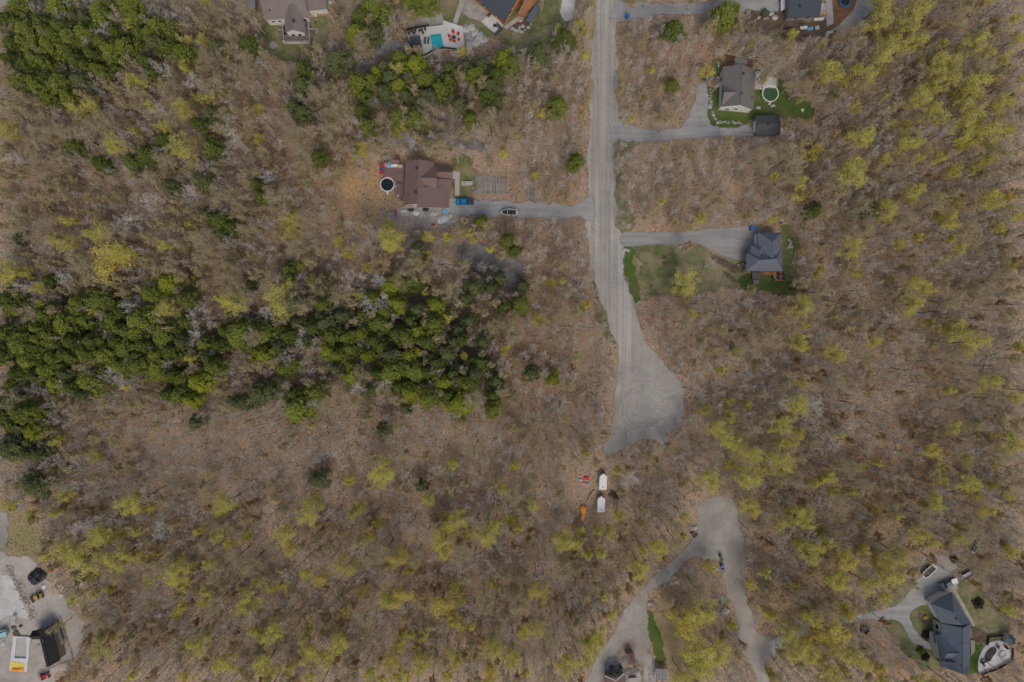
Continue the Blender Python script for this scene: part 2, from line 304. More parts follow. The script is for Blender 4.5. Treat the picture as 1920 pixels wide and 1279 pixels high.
def make_ground():
    def axis(half, step, far):
        a = list(np.arange(-half, half + step, step)); e = [half * 1.15, half * 1.5, half * 2.5, far]
        return np.array([-x for x in reversed(e)] + a + e)
    X, Y = axis(172, 1.3, 3500), axis(118, 1.3, 3500); gx, gy = np.meshgrid(X, Y); n, m = len(X), len(Y)
    v = np.stack([gx.ravel(), gy.ravel(), np.zeros(n * m)], 1)
    i = np.arange(n * m).reshape(m, n); f = np.stack([i[:-1, :-1], i[:-1, 1:], i[1:, 1:], i[1:, :-1]], -1).reshape(-1, 4)
    col = np.tile(np.array([.42, .330, .245]), (n * m, 1)); px = v[:, 0] / S + 960; py = 639.5 - v[:, 1] / S
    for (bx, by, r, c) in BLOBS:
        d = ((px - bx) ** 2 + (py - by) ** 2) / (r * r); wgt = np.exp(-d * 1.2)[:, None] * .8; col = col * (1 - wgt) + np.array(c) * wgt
    me = bpy.data.meshes.new('ground'); me.from_pydata(v.tolist(), [], f.tolist())
    at = me.attributes.new('tone', 'FLOAT_COLOR', 'POINT'); at.data.foreach_set('color', np.c_[col, np.ones(n * m)].ravel().astype(np.float32))
    mt, nt, b = newmat('leaf_litter'); wc = world_coords(nt)
    a = N(nt, 'ShaderNodeAttribute', attribute_name='tone')
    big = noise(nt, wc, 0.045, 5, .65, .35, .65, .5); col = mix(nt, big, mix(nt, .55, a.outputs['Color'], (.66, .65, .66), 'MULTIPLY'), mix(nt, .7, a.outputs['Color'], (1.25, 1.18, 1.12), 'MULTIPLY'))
    mid = noise(nt, wc, 0.35, 6, .75, .35, .68, .3); col = mix(nt, math_n(nt, 'MULTIPLY', mid, .5), col, (.31, .26, .20))
    grn = noise(nt, wc, 0.12, 5, .7, .58, .75); col = mix(nt, math_n(nt, 'MULTIPLY', grn, .35), col, (.24, .22, .11))
    fine = noise(nt, wc, 1.5, 8, .9, .36, .66); col = mix(nt, .95, col, mix(nt, fine, (.28, .26, .25), (1.75, 1.7, 1.65)), 'MULTIPLY')
    vo = N(nt, 'ShaderNodeTexVoronoi', feature='F1'); vo.inputs['Scale'].default_value = .8; nt.links.new(wc, vo.inputs['Vector'])
    sp = N(nt, 'ShaderNodeMapRange'); sp.inputs[1].default_value = .12; sp.inputs[2].default_value = .38; sp.inputs[3].default_value = 1; sp.inputs[4].default_value = 0; nt.links.new(vo.outputs['Distance'], sp.inputs[0])
    spm = math_n(nt, 'MULTIPLY', sp.outputs[0], noise(nt, wc, .1, 3, .6, .35, .58)); col = mix(nt, math_n(nt, 'MULTIPLY', spm, .75), col, (.07, .055, .045))
    col = mix(nt, 1.0, col, (1.16, 1.13, 1.10), 'MULTIPLY'); nt.links.new(col, b.inputs['Base Color']); b.inputs['Roughness'].default_value = 1; b.inputs['Specular IOR Level'].default_value = .1
    bump(nt, b, fine, .7, .25); me.materials.append(mt)
    o = bpy.data.objects.new('ground', me); COL.objects.link(o); o['kind'] = 'structure'
make_ground()
cx_, cy_ = P(1212, 762).x, P(1212, 762).y
G1, G2, G3 = (.238, .223, .203), (.31, .293, .268), (.24, .23, .215)
M['gravel_road'] = mat_ground_patch('gravel_road', G1, G2, (.45, .428, .39), streak=('both', (.50, .008, 1), cx_, cy_))
M['gravel_ring'] = mat_ground_patch('gravel_ring', (.24, .23, .215), (.32, .305, .28), (.42, .40, .375), streak=('ring', cx_, cy_))
M['gravel_lane'] = mat_ground_patch('gravel_lane', (.235, .232, .225), (.32, .315, .305), (.37, .365, .355), streak=('dir', (.03, .5, 1)))
M['gravel_plain'] = mat_ground_patch('gravel_plain', (.26, .245, .22), (.36, .34, .31), (.23, .21, .185))
M['gravel_pale'] = mat_ground_patch('gravel_pale', (.42, .41, .39), (.54, .53, .51), (.36, .33, .29))
M['asphalt_grey'] = mat_ground_patch('asphalt_grey', (.20, .20, .20), (.25, .25, .25), (.30, .30, .295), streak=('dir', (.05, .35, 1)), speck=(.03, .25))
M['lawn'] = mat_ground_patch('lawn', (.085, .11, .04), (.16, .165, .07), (.25, .205, .13), .6)
M['lawn_green'] = mat_ground_patch('lawn_green', (.055, .095, .02), (.085, .13, .03), (.13, .135, .055), .3)
M['lawn_dry'] = mat_ground_patch('lawn_dry', (.11, .135, .05), (.23, .205, .12), (.29, .23, .16), .5)
M['rough_grass'] = mat_ground_patch('rough_grass', (.20, .175, .08), (.29, .225, .13), (.36, .26, .17), .5)
M['bare_rock'] = mat_ground_patch('bare_rock', (.20, .20, .21), (.33, .32, .33), (.16, .12, .09), .8)
M['dark_rock'] = mat_ground_patch('dark_rock', (.15, .145, .15), (.27, .26, .26), (.13, .11, .09), .8)
M['soil_shade_patch'] = mat_ground_patch('soil_shade_patch', (.10, .075, .055), (.16, .12, .085), (.08, .06, .045), .8)  # dark soil colour, also used for the painted shade under the log pile
M['orange_soil'] = mat_ground_patch('orange_soil', (.17, .09, .05), (.23, .13, .07), (.12, .07, .04), .8)
M['yard_dust'] = mat_ground_patch('yard_dust', (.33, .30, .26), (.42, .39, .35), (.26, .23, .19), .3)
M['patio_pale'] = mat_ground_patch('patio_pale', (.46, .46, .44), (.54, .54, .52), (.40, .40, .39), .4, fade=False, speck=(.03, .2))
M['patio_stone'] = mat_ground_patch('patio_stone', (.27, .25, .23), (.38, .36, .33), (.22, .20, .18), 1.2, speck=(.03, .8))
M['paving'] = mat_ground_patch('paving', (.30, .29, .27), (.38, .37, .35), (.25, .24, .22), .6, fade=False, speck=(.03, .4))

# ---------------------------------------------------------------- roads, drives, lawns (pixel outlines)
CLEAR.append([(640, 345), (700, 335), (716, 300), (716, 400), (700, 412), (650, 405), (630, 375)]); CLEAR.append([(-20, 975), (30, 970), (62, 990), (70, 1020), (60, 1040), (-20, 1040)])
patch('road', [(1119, -60), (1119, 0), (1113, 60), (1111, 100), (1109, 200), (1106, 280), (1104.5, 350), (1103, 367), (1101, 378), (1101, 414), (1106, 440), (1110, 480), (1118, 520), (1126, 550), (1136, 580), (1143, 605), (1154, 640), (1160, 668), (1159, 700), (1158, 730), (1153, 765), (1152, 785), (1150, 800), (1146, 818), (1136, 836), (1138, 848), (1150, 850), (1172, 836), (1190, 829), (1211, 825), (1235, 828), (1254, 836), (1250, 820), (1248, 810), (1262, 808), (1274, 799), (1282, 783), (1286, 763), (1285, 743), (1279, 725), (1269, 709), (1259, 697),
 (1248, 684), (1236, 671), (1222, 658), (1209, 640), (1196, 610), (1186, 578), (1177, 545), (1169, 515), (1166, 490), (1165, 462), (1166, 440), (1160, 431), (1155, 415), (1153, 370), (1151, 320), (1150, 290), (1152, 268), (1152, 228), (1155, 200), (1156, 150), (1156, 100), (1155, 50), (1152, 0), (1152, -60)], .050, 'gravel_road')
patch('road_shoulder', [(1160, 700), (1153, 765), (1152, 790), (1146, 818), (1134, 836), (1136, 848), (1150, 850), (1172, 834), (1168, 800), (1166, 760), (1164, 720)], .074, 'gravel_plain', fadew=.9)
patch('driveway', [(1148, 6), (1185, 7), (1290, 7), (1340, 4), (1385, -4), (1445, -6), (1470, 6), (1462, 18), (1440, 20), (1400, 16), (1345, 24), (1300, 24), (1250, 28), (1205, 33), (1165, 37), (1148, 40)], .080, 'gravel_lane')
patch('driveway', [(1057, -20), (1073, -20), (1073, 26), (1057, 28)], .080, 'gravel_pale', fadew=.5)
patch('driveway', [(1145, 222), (1160, 230), (1182, 241), (1235, 247), (1270, 242), (1290, 224), (1300, 195), (1306, 165), (1318, 158), (1328, 165), (1326, 205), (1329, 228), (1345, 237), (1407, 236), (1412, 256), (1340, 258), (1260, 264), (1180, 262), (1160, 262), (1145, 272)], .080, 'gravel_lane')
patch('driveway', [(843, 371), (880, 374), (960, 379), (1040, 384), (1082, 385), (1098, 372), (1112, 370), (1112, 420), (1098, 413), (1075, 409), (960, 405), (900, 404), (850, 403), (835, 400), (838, 380)], .086, 'gravel_lane')
patch('gravel_yard', [(740, 392), (845, 392), (858, 404), (850, 420), (800, 425), (742, 422)], .068, 'gravel_plain')
patch('paved_driveway', [(1167, 437), (1220, 436), (1285, 434), (1330, 430), (1385, 426), (1424, 425), (1426, 462), (1400, 486), (1385, 488), (1370, 485), (1340, 472), (1316, 459), (1285, 457), (1220, 459), (1167, 461)], .092, 'asphalt_grey', jit=.08, fadew=.25)
patch('road', [(1309, 956), (1318, 940), (1340, 932), (1374, 938), (1383, 956), (1389, 989), (1391, 1033), (1394, 1078), (1402, 1115), (1410, 1152), (1419, 1184), (1433, 1192), (1458, 1200), (1462, 1222), (1445, 1230), (1436, 1243), (1442, 1279), (1448, 1330), (1425, 1330), (1419, 1279), (1413, 1249), (1401, 1229), (1392, 1198), (1383, 1166), (1365, 1107), (1357, 1078), (1352, 1050), (1318, 1046), (1304, 1046), (1274, 1066), (1247, 1086), (1226, 1107), (1212, 1128), (1211, 1152), (1214, 1196), (1217, 1238), (1203, 1241), (1191, 1236), (1189, 1199), (1170, 1211), (1149, 1229), (1134, 1249), (1128, 1279), (1120, 1330), (1090, 1330), (1104, 1279), (1111, 1252), (1125, 1223), (1149, 1187), (1179, 1137), (1208, 1098), (1232, 1078), (1262, 1048), (1297, 1018), (1309, 1000), (1306, 975)], .050, 'gravel_plain')
patch('driveway', [(1445, 1203), (1490, 1182), (1545, 1162), (1602, 1149), (1665, 1139), (1690, 1128), (1712, 1100), (1728, 1078), (1750, 1062), (1780, 1068), (1791, 1085), (1790, 1104), (1738, 1132), (1713, 1143), (1708, 1157), (1717, 1182), (1732, 1199), (1754, 1206), (1754, 1220), (1732, 1214), (1715, 1207), (1704, 1193), (1692, 1168), (1680, 1161), (1665, 1160), (1605, 1166), (1550, 1180), (1490, 1202), (1450, 1228)], .080, 'gravel_lane', jit=.2, fadew=.5)
patch('construction_yard', [(-60, 1040), (0, 1035), (16, 1045), (40, 1042), (62, 1052), (75, 1080), (100, 1100), (118, 1118), (125, 1140), (150, 1160), (150, 1200), (142, 1235), (110, 1255), (98, 1290), (60, 1340), (-60, 1340)], .050, 'yard_dust')
patch('sand_patch', [(-20, 1085), (15, 1080), (40, 1110), (58, 1140), (50, 1158), (20, 1155), (-20, 1160)], .062, 'gravel_pale', clear=False)
patch('track', [(1257, 833), (1275, 850), (1300, 868), (1330, 873), (1350, 868), (1350, 870), (1330, 875), (1299, 871), (1274, 853), (1256, 836)], .056, 'rough_grass', fadew=.4, clear=False)
patch('lawn', [(1168, 466), (1210, 462), (1310, 463), (1350, 480), (1395, 491), (1402, 512), (1415, 530), (1475, 530), (1475, 543), (1380, 541), (1320, 547), (1260, 553), (1188, 557), (1178, 525)], .026, 'lawn_dry')
patch('lawn', [(1196, 466), (1240, 464), (1262, 480), (1268, 505), (1252, 530), (1262, 548), (1192, 552), (1182, 520), (1205, 500)], .034, 'lawn', clear=False)
patch('lawn', [(1400, 512), (1432, 516), (1470, 528), (1492, 540), (1480, 546), (1440, 540), (1405, 540), (1392, 528)], .038, 'lawn_green')
patch('lawn', [(1462, 424), (1478, 424), (1487, 440), (1490, 480), (1488, 530), (1472, 530), (1468, 480), (1466, 440)], .034, 'lawn')
patch('road_verge', [(1165, 468), (1180, 466), (1180, 500), (1188, 540), (1196, 558), (1186, 560), (1172, 520)], .042, 'lawn_green', clear=False)
for q in ([(1202, 467), (1206, 468), (1204, 472), (1201, 471)], [(1243, 480), (1249, 482), (1247, 485), (1243, 484)], [(1241, 492), (1252, 493), (1251, 498), (1245, 497)], [(1200, 500), (1203, 500), (1202, 503)], [(1219, 535), (1224, 536), (1221, 539)], [(1379, 537), (1382, 537), (1381, 541)], [(1335, 482), (1365, 492), (1378, 505), (1350, 497)], [(1355, 510), (1375, 520), (1384, 530), (1370, 526)]):
    patch('bare_soil_or_shade', q, .046, 'soil_shade_patch', jit=.12, fadew=.5, clear=False)
patch('road_verge', [(1156, 110), (1166, 110), (1170, 180), (1166, 222), (1157, 226)], .026, 'rough_grass', clear=False)
patch('road_verge', [(1152, 265), (1190, 262), (1180, 272), (1165, 275), (1160, 320), (1172, 380), (1178, 425), (1165, 428), (1156, 400), (1153, 320)], .026, 'lawn_dry', clear=False)
patch('road_verge', [(1096, 0), (1118, 0), (1108, 100), (1106, 200), (1100, 200), (1104, 100)], .026, 'rough_grass', clear=False)
patch('road_verge', [(1120, 530), (1132, 560), (1148, 610), (1152, 640), (1144, 625), (1128, 590)], .026, 'lawn', clear=False)
patch('road_verge', [(1368, 1120), (1378, 1150), (1392, 1200), (1386, 1200), (1372, 1160)], .026, 'rough_grass', clear=False)
patch('lawn', [(1326, 166), (1338, 164), (1415, 160), (1425, 168), (1456, 150), (1468, 160), (1478, 175), (1496, 188), (1518, 202), (1520, 216), (1464, 218), (1409, 234), (1347, 237), (1331, 230), (1326, 208)], .030, 'lawn_green')
patch('lawn', [(1336, 115), (1352, 115), (1354, 146), (1344, 148), (1336, 140)], .030, 'lawn')
patch('bare_soil_or_shade', [(1361, 100), (1390, 108), (1424, 112), (1424, 140), (1414, 132), (1390, 122), (1358, 126)], .034, 'orange_soil', fadew=.3)
patch('lawn', [(822, -30), (1062, -30), (1064, 30), (1040, 55), (1015, 85), (970, 90), (925, 78), (905, 62), (868, 50), (850, 42), (826, 37)], .026, 'lawn')
patch('lawn', [(960, 62), (1000, 62), (1050, 35), (1052, 5), (1062, 5), (1064, 40), (1040, 70), (1000, 92), (960, 92)], .034, 'lawn_dry', clear=False)
patch('gravel_bed', [(758, 52), (773, 41), (820, 19), (829, 34), (831, 47), (805, 49), (763, 59)], .050, 'patio_stone', fadew=.3)
patch('patio', [(856, -20), (898, -20), (921, 28), (906, 42), (880, 34), (864, 22)], .040, 'patio_stone', fadew=.2, curved=False, jit=.1)
patch('footpath', [(866, -10), (874, -5), (857, 46), (848, 45)], .056, 'paving', fadew=0, curved=False, jit=.05)
patch('rock_slope', [(869, 50), (890, 48), (907, 66), (915, 79), (900, 88), (878, 88), (869, 80)], .048, 'bare_rock', fadew=.5)
patch('lawn', [(490, 38), (530, 42), (532, 82), (578, 84), (590, 60), (582, 35), (612, 30), (625, 60), (600, 88), (570, 95), (550, 112), (525, 112), (500, 95), (490, 60)], .026, 'lawn_dry')
patch('lawn', [(498, 46), (530, 50), (532, 84), (558, 88), (552, 110), (530, 108), (510, 92), (498, 70)], .034, 'lawn', clear=False)
patch('rock_slab', [(662, 138), (680, 112), (705, 98), (712, 85), (735, 75), (752, 78), (757, 90), (735, 100), (715, 108), (700, 122), (690, 135), (675, 142)], .040, 'bare_rock', fadew=.9)
patch('rock_slab', [(724, 52), (742, 46), (745, 52), (728, 62)], .040, 'bare_rock', fadew=.8, clear=False)
patch('rock_slab', [(730, 28), (752, 26), (750, 33), (732, 34)], .040, 'bare_rock', fadew=.8, clear=False)
patch('rock_slab', [(862, 462), (890, 455), (915, 468), (930, 480), (965, 485), (978, 498), (975, 515), (960, 545), (950, 520), (925, 505), (895, 500), (870, 480)], .040, 'dark_rock', fadew=1.2)
patch('rock_slab', [(992, 356), (998, 362), (1006, 376), (1006, 380), (998, 378), (993, 368)], .040, 'dark_rock', fadew=.6)
patch('rock_slab', [(876, 266), (892, 265), (905, 270), (904, 278), (885, 277)], .040, 'dark_rock', fadew=.8)
patch('rock_slab', [(820, 235), (840, 215), (870, 210), (875, 228), (850, 238), (835, 248)], .034, 'bare_rock', fadew=1.5, jit=.8, clear=False)
patch('rock_slab', [(740, 252), (800, 245), (850, 250), (870, 262), (800, 262), (745, 268)], .034, 'bare_rock', fadew=1.8, jit=.9, clear=False)
patch('rough_grass', [(852, 300), (868, 295), (880, 320), (885, 340), (868, 360), (858, 368), (862, 330)], .026, 'lawn', fadew=1.5)
patch('lawn', [(1211, 1146), (1223, 1155), (1232, 1181), (1238, 1211), (1241, 1235), (1229, 1238), (1223, 1196), (1213, 1170)], .030, 'lawn_green')
patch('bare_soil_or_shade', [(1228, 1150), (1255, 1170), (1275, 1200), (1275, 1230), (1246, 1236), (1240, 1200)], .026, 'rough_grass', fadew=1.5)
patch('gravel_patio', [(1140, 1232), (1165, 1226), (1172, 1245), (1168, 1262), (1130, 1262), (1136, 1245)], .062, 'gravel_plain', fadew=.5)
patch('patio', [(1172, 1264), (1200, 1260), (1206, 1300), (1176, 1300)], .064, 'paving', fadew=0, curved=False, jit=.1)
patch('footpath', [(1208, 1244), (1215, 1244), (1217, 1300), (1206, 1300)], .060, 'paving', fadew=0, curved=False, jit=.1)
patch('footpath', [(1217, 1244), (1229, 1243), (1229, 1300), (1219, 1300)], .066, 'patio_stone', fadew=.2, curved=False, jit=.1)
patch('lawn', [(1712, 1142), (1738, 1132), (1760, 1170), (1752, 1184), (1752, 1204), (1728, 1200), (1718, 1186), (1710, 1160)], .030, 'lawn')
patch('lawn', [(1664, 1168), (1688, 1163), (1702, 1190), (1720, 1212), (1754, 1222), (1762, 1250), (1740, 1250), (1715, 1234), (1685, 1202)], .030, 'lawn')
patch('lawn', [(1797, 1088), (1812, 1090), (1832, 1104), (1864, 1141), (1892, 1174), (1876, 1200), (1850, 1206), (1822, 1172), (1799, 1121)], .030, 'lawn')
patch('lawn', [(1845, 1140), (1880, 1165), (1896, 1180), (1880, 1198), (1862, 1185), (1840, 1165)], .036, 'lawn_dry', clear=False)
patch('lawn', [(1819, 1215), (1842, 1210), (1835, 1240), (1838, 1262), (1812, 1262)], .030, 'lawn_green')
patch('rough_grass', [(1670, 1128), (1700, 1112), (1712, 1100), (1705, 1090), (1665, 1115), (1630, 1135), (1640, 1140)], .026, 'lawn_dry', clear=False)
patch('gravel_yard', [(1735, 1046), (1765, 1040), (1790, 1050), (1795, 1070), (1775, 1070), (1750, 1058), (1730, 1066)], .030, 'gravel_plain', fadew=1.5)
patch('footpath', [(1784, 1102), (1789, 1100), (1829, 1172), (1824, 1174)], .070, 'paving', fadew=0, curved=False, jit=.05)
patch('patio', [(1822, 1176), (1838, 1178), (1852, 1190), (1852, 1204), (1822, 1204)], .064, 'soil_shade_patch', fadew=.2, curved=False, jit=.1)
patch('footpath', [(1548, -20), (1560, -20), (1562, 45), (1550, 50)], .080, 'paving', fadew=0, curved=False, jit=.1)
patch('bare_soil_or_shade', [(1560, -20), (1612, -20), (1600, 14), (1580, 38), (1563, 44)], .036, 'orange_soil', fadew=.6)
patch('patio', [(1640, -15), (1636, 22), (1615, 42), (1596, 52), (1568, 57), (1553, 62), (1580, 38), (1602, 14), (1612, -15)], .044, 'gravel_plain', fadew=.4)
patch('bare_soil_or_shade', [(896, 332), (950, 332), (950, 362), (896, 362)], .026, 'soil_shade_patch', fadew=.3, curved=False, jit=.1)  # dark sheet under the log pile, painted shade for the gaps between logs
patch('gravel_yard', [(-20, 975), (10, 965), (12, 1010), (-5, 1030), (-20, 1030)], .034, 'gravel_plain', fadew=1)
patch('gravel_yard', [(-20, -20), (22, -20), (18, 6), (-20, 12)], .034, 'gravel_plain', fadew=1)
patch('bare_soil_or_shade', [(1405, 5), (1470, 20), (1476, 50), (1545, 52), (1560, 50), (1545, 62), (1480, 62), (1420, 45)], .026, 'soil_shade_patch', fadew=2, clear=True)

# ---------------------------------------------------------------- buildings
def shell(mb, faces, t=0.22):
    """roof planes given as lists of world points, with real thickness"""
    key = {}; vs = []
    def vid(p):
        k = tuple(round(c, 3) for c in p)
        if k not in key: key[k] = len(vs); vs.append(Vector(p))
        return key[k]
    F = []
    for f in faces:
        ids = [vid(p) for p in f]
        n = (vs[ids[1]] - vs[ids[0]]).cross(vs[ids[2]] - vs[ids[0]])
        if n.z < 0: ids.reverse()
        F.append(ids)
    n = len(vs); allv = vs + [v - Vector((0, 0, t)) for v in vs]; out = [tuple(f) for f in F] + [tuple(i + n for i in reversed(f)) for f in F]
    E = {}
    for f in F:
        for i in range(len(f)): E[(f[i], f[(i + 1) % len(f)])] = 1
    for (a, b) in E:
        if (b, a) not in E: out.append((b, a, a + n, b + n))
    mb.add(allv, out)
def gable(roof, wall, quad, ze, zr, hip=(0, 0), inset=0.35, zb=0.0, thick=0.2):
    a, b, c, d = [P(x, y, ze) for x, y in quad]
    m0, m1 = (a + b) / 2, (c + d) / 2; r0 = m0.lerp(m1, hip[0]); r1 = m1.lerp(m0, hip[1]); r0.z = r1.z = zr
    fs = [[a, d, r1, r0], [b, r0, r1, c]]
    if hip[0] > 0: fs.append([a, r0, b])
    if hip[1] > 0: fs.append([d, c, r1])
    shell(roof, fs, thick); roof.tube(r0 + Vector((0, 0, .02)), r1 + Vector((0, 0, .02)), .13, .13, 5)
    if wall is None: return
    ctr = (a + b + c + d) / 4
    def ins(p, q=None):
        v = ctr - p; v.z = 0; return p + v.normalized() * inset * 1.35
    A, B, C, D = map(ins, (a, b, c, d)); zt = ze - 0.06
    vs = [(p.x, p.y, zb) for p in (A, B, C, D)] + [(p.x, p.y, zt) for p in (A, B, C, D)]
    f = [(0, 1, 2, 3), (1, 2, 6, 5), (3, 0, 4, 7)]
    M0, M1 = (A + B) / 2, (C + D) / 2
    vs += [(M0.x, M0.y, zr - 0.38), (M1.x, M1.y, zr - 0.38)]
    f += [(0, 1, 5, 8, 4) if hip[0] == 0 else (0, 1, 5, 4), (2, 3, 7, 9, 6) if hip[1] == 0 else (2, 3, 7, 6)]
    wall.add(vs, f)
    return A, B, C, D
def window(parent, A, B, t, z, w_=1.3, h=1.2, mat='glass', name='window', out=0.04):
    """window in the wall running A-B, facing away from the building centre (left of A->B is inside)"""
    A = Vector((A[0], A[1], 0)); B = Vector((B[0], B[1], 0)); d = (B - A); u = d.normalized(); n = Vector((u.y, -u.x, 0)); c = A.lerp(B, t); ang = math.atan2(u.y, u.x)
    c1 = c + n * out; f = MB(); f.box((c1.x, c1.y, z), (w_ + .2, .12, h + .2), ang); fo = f.build(name, 'white_paint', parent, world=True)
    c2 = c + n * (out + .06); g = MB(); g.box((c2.x, c2.y, z), (w_, .04, h), ang); go = g.build('pane', mat, fo)
    go.data.transform(Matrix.Translation(-Vector(parent.location)))
    return fo
def vent(parent, px, py, z, r=.16, h=.5, mat='dark_metal', name='vent_pipe'):
    p = P(px, py, z); m = MB(); m.tube((p.x, p.y, z - .25), (p.x, p.y, z + h), r, r, 10); m.box((p.x, p.y, z + h), (r * 2.6, r * 2.6, .08)); m.build(name, mat, parent, world=True)
def railing(parent, pts, z0, h=1.0, mat='white_paint', post=1.6, name='railing', thick=.05):
    m = MB()
    for a, b in zip(pts[:-1], pts[1:]):
        a = Vector((a[0], a[1], 0)); b = Vector((b[0], b[1], 0)); L = (b - a).length; n = max(1, int(L / post)); ang = math.atan2(b.y - a.y, b.x - a.x); c = (a + b) / 2
        for zz in (h - .05, .15): m.box((c.x, c.y, z0 + zz), (L, thick, .07), ang)
        for i in range(n + 1): p = a.lerp(b, i / n); m.box((p.x, p.y, z0 + h / 2), (.1, .1, h), ang)
        k = max(2, int(L / .3))
        for i in range(k): p = a.lerp(b, (i + .5) / k); m.box((p.x, p.y, z0 + h / 2), (.03, .03, h - .15), ang)
    return m.build(name, mat, parent, world=True)
def deck(parent, poly, z, mat='deck_grey', name='deck', th=.18):
    pts = [P(x, y, z) for x, y in poly]; m = MB(); m.prism([(p.x, p.y) for p in (pts if area2(pts) > 0 else pts[::-1])], z - th, z)
    for p in pts: m.box((p.x * .999, p.y * .999, (z - th) / 2), (.15, .15, z - th))
    return m.build(name, mat, parent, world=True)
def area2(p): return sum(p[i].x * p[(i + 1) % len(p)].y - p[(i + 1) % len(p)].x * p[i].y for i in range(len(p)))
def ctr(poly, z=0):
    return P(sum(p[0] for p in poly) / len(poly), sum(p[1] for p in poly) / len(poly), z)
def base(poly): c = ctr(poly, 3); c.z = 0; return c
def block(*poly): CLEAR.append(list(poly))

def house(name, label, cat, poly, group=None): CLEAR.append(poly); return thing(name, label, cat, base(poly), group=group)

# House at the top edge: tan shingles, white siding, wrap-round deck
h = house('house', 'white-sided house with tan shingle roof and a decked gable wing at the top edge', 'house', [(485, -40), (576, -40), (614, 0), (614, 28), (585, 40), (583, 84), (530, 84), (530, 45), (490, 42)])
rf, wl = MB(), MB()
W1 = gable(rf, wl, [(485, -55), (495.5, 37.5), (577, 33), (572, -60)], 4.6, 7.6)
W2 = gable(rf, wl, [(576, -50), (576, 20), (612, 17), (608, -50)][::-1][0:4], 3.6, 5.4)
W3 = gable(rf, wl, [(534, 61), (568.5, 60), (566, 14), (534, 14)], 4.9, 6.6)
ro = rf.build('roof', 'roof_tan', h, True); wl.build('wall', 'white_siding', h, True)
for t in (.15, .3): window(h, W1[1], W1[2], t, 2.8, 1.0, .9)
window(h, W3[0], W3[1], .3, 2.4, 1.0, 1.3); window(h, W3[0], W3[1], .7, 2.4, 1.0, 1.3); window(h, W1[1], W1[2], .9, 2.6, 1.3, 1.8)
vent(h, 551, 40, 6.4, .28, .4); vent(h, 506, 20, 5.6, .14, .4); vent(h, 575, 48, 4.8, .1, .3)
deck(h, [(531, 50), (534, 79), (581, 78), (579, 35), (570, 35), (570, 64), (532, 64)], 1.5, 'deck_grey')
q = [P(x, y, 1.5) for x, y in [(531, 50), (533, 80), (581.5, 79), (579, 37)]]; railing(h, q, 1.5)
m = MB(); m.prism([(p.x, p.y) for p in [P(532, 79), P(533, 83), P(581, 82), P(580, 78)]][::1], 0.1, 1.25); m.build('deck_skirt', 'white_paint', h, True)
for side, (x0, x1, y) in enumerate(((531, 521, 60), (580, 592, 58))):
    m = MB()
    for k in range(5):
        p = P(x0 + (x1 - x0) * (k + .5) / 5 * .9, y, 0); m.box((p.x, p.y, 1.3 - k * .27), (.5, 1.2, .12))
    m.build('stairs', 'deck_grey', h, True)
    a = P(x0, y - 4, 1.4); b = P(x0 + (x1 - x0) * .8, y - 4, 1.4); railing(h, [a, b], 1.0, .8, post=1)
for n_, (pl, lb) in enumerate((([(519, 57), (527, 58), (527, 65), (519, 64)], 'small square paver pad left of the white deck stairs'), ([(590, 54), (596, 54), (596, 63), (590, 63)], 'small square paver pad right of the white deck stairs'))):
    m = MB(); m.prism([(P(*p).x, P(*p).y) for p in pl][::-1], 0.02, .09); tag(m.build('paver_pad', 'stone'), lb, 'paver')
p = P(593, 30); t = thing('propane_tank', 'white upright propane tank at the corner of the tan-roofed house', 'tank', p)
m = MB(); m.tube((0, 0, .1), (0, 0, 1.25), .42, .42, 16); m.tube((0, 0, 1.25), (0, 0, 1.5), .42, .2, 16); m.build('tank_body', 'white_paint', t); m = MB(); m.tube((0, 0, 1.5), (0, 0, 1.65), .12, .12, 10); m.build('valve_cap', 'grey_metal', t)
t = thing('hot_tub', 'grey box with a white lid beside the garage of the tan-roofed house', 'hot tub', P(624, 7)); m = MB(); m.box((0, 0, .5), (2.2, 2.6, 1)); m.build('cabinet', 'wood_grey', t); m = MB(); m.box((0, -.3, 1.06), (2.1, 1.1, .12)); m.build('lid', 'white_paint', t)
t = thing('fire_ring', 'pale stone fire ring on the lawn below the tan-roofed house', 'fire ring', P(512, 85))
m = MB()
for k in range(11): a = k / 11 * 6.283; m.rock((1.1 * math.cos(a), 1.1 * math.sin(a), .15), .3, .26, .22, k)
m.build('stones', 'pale_stone', t); m = MB(); m.tube((0, 0, .02), (0, 0, .06), .85, .85, 16); m.build('ash_bed', 'concrete', t)
t = thing('shed', 'narrow pale blue metal shed cut by the top edge near the tan roof', 'shed', P(477, 2)); m = MB(); m.box((0, 0, 1.2), (2.2, 6.5, 2.4)); m.build('wall', 'grey_metal', t); m = MB(); shell(m, [[Vector((-1.3, -3.5, 2.4)), Vector((1.3, -3.5, 2.9)), Vector((1.3, 3.5, 2.9)), Vector((-1.3, 3.5, 2.4))]], .12); m.build('roof', mat_simple('shed_blue', (.28, .38, .45)), t); m = MB(); m.box((0, -3.27, 1.1), (.9, .06, 1.9)); m.build('door', 'white_paint', t)

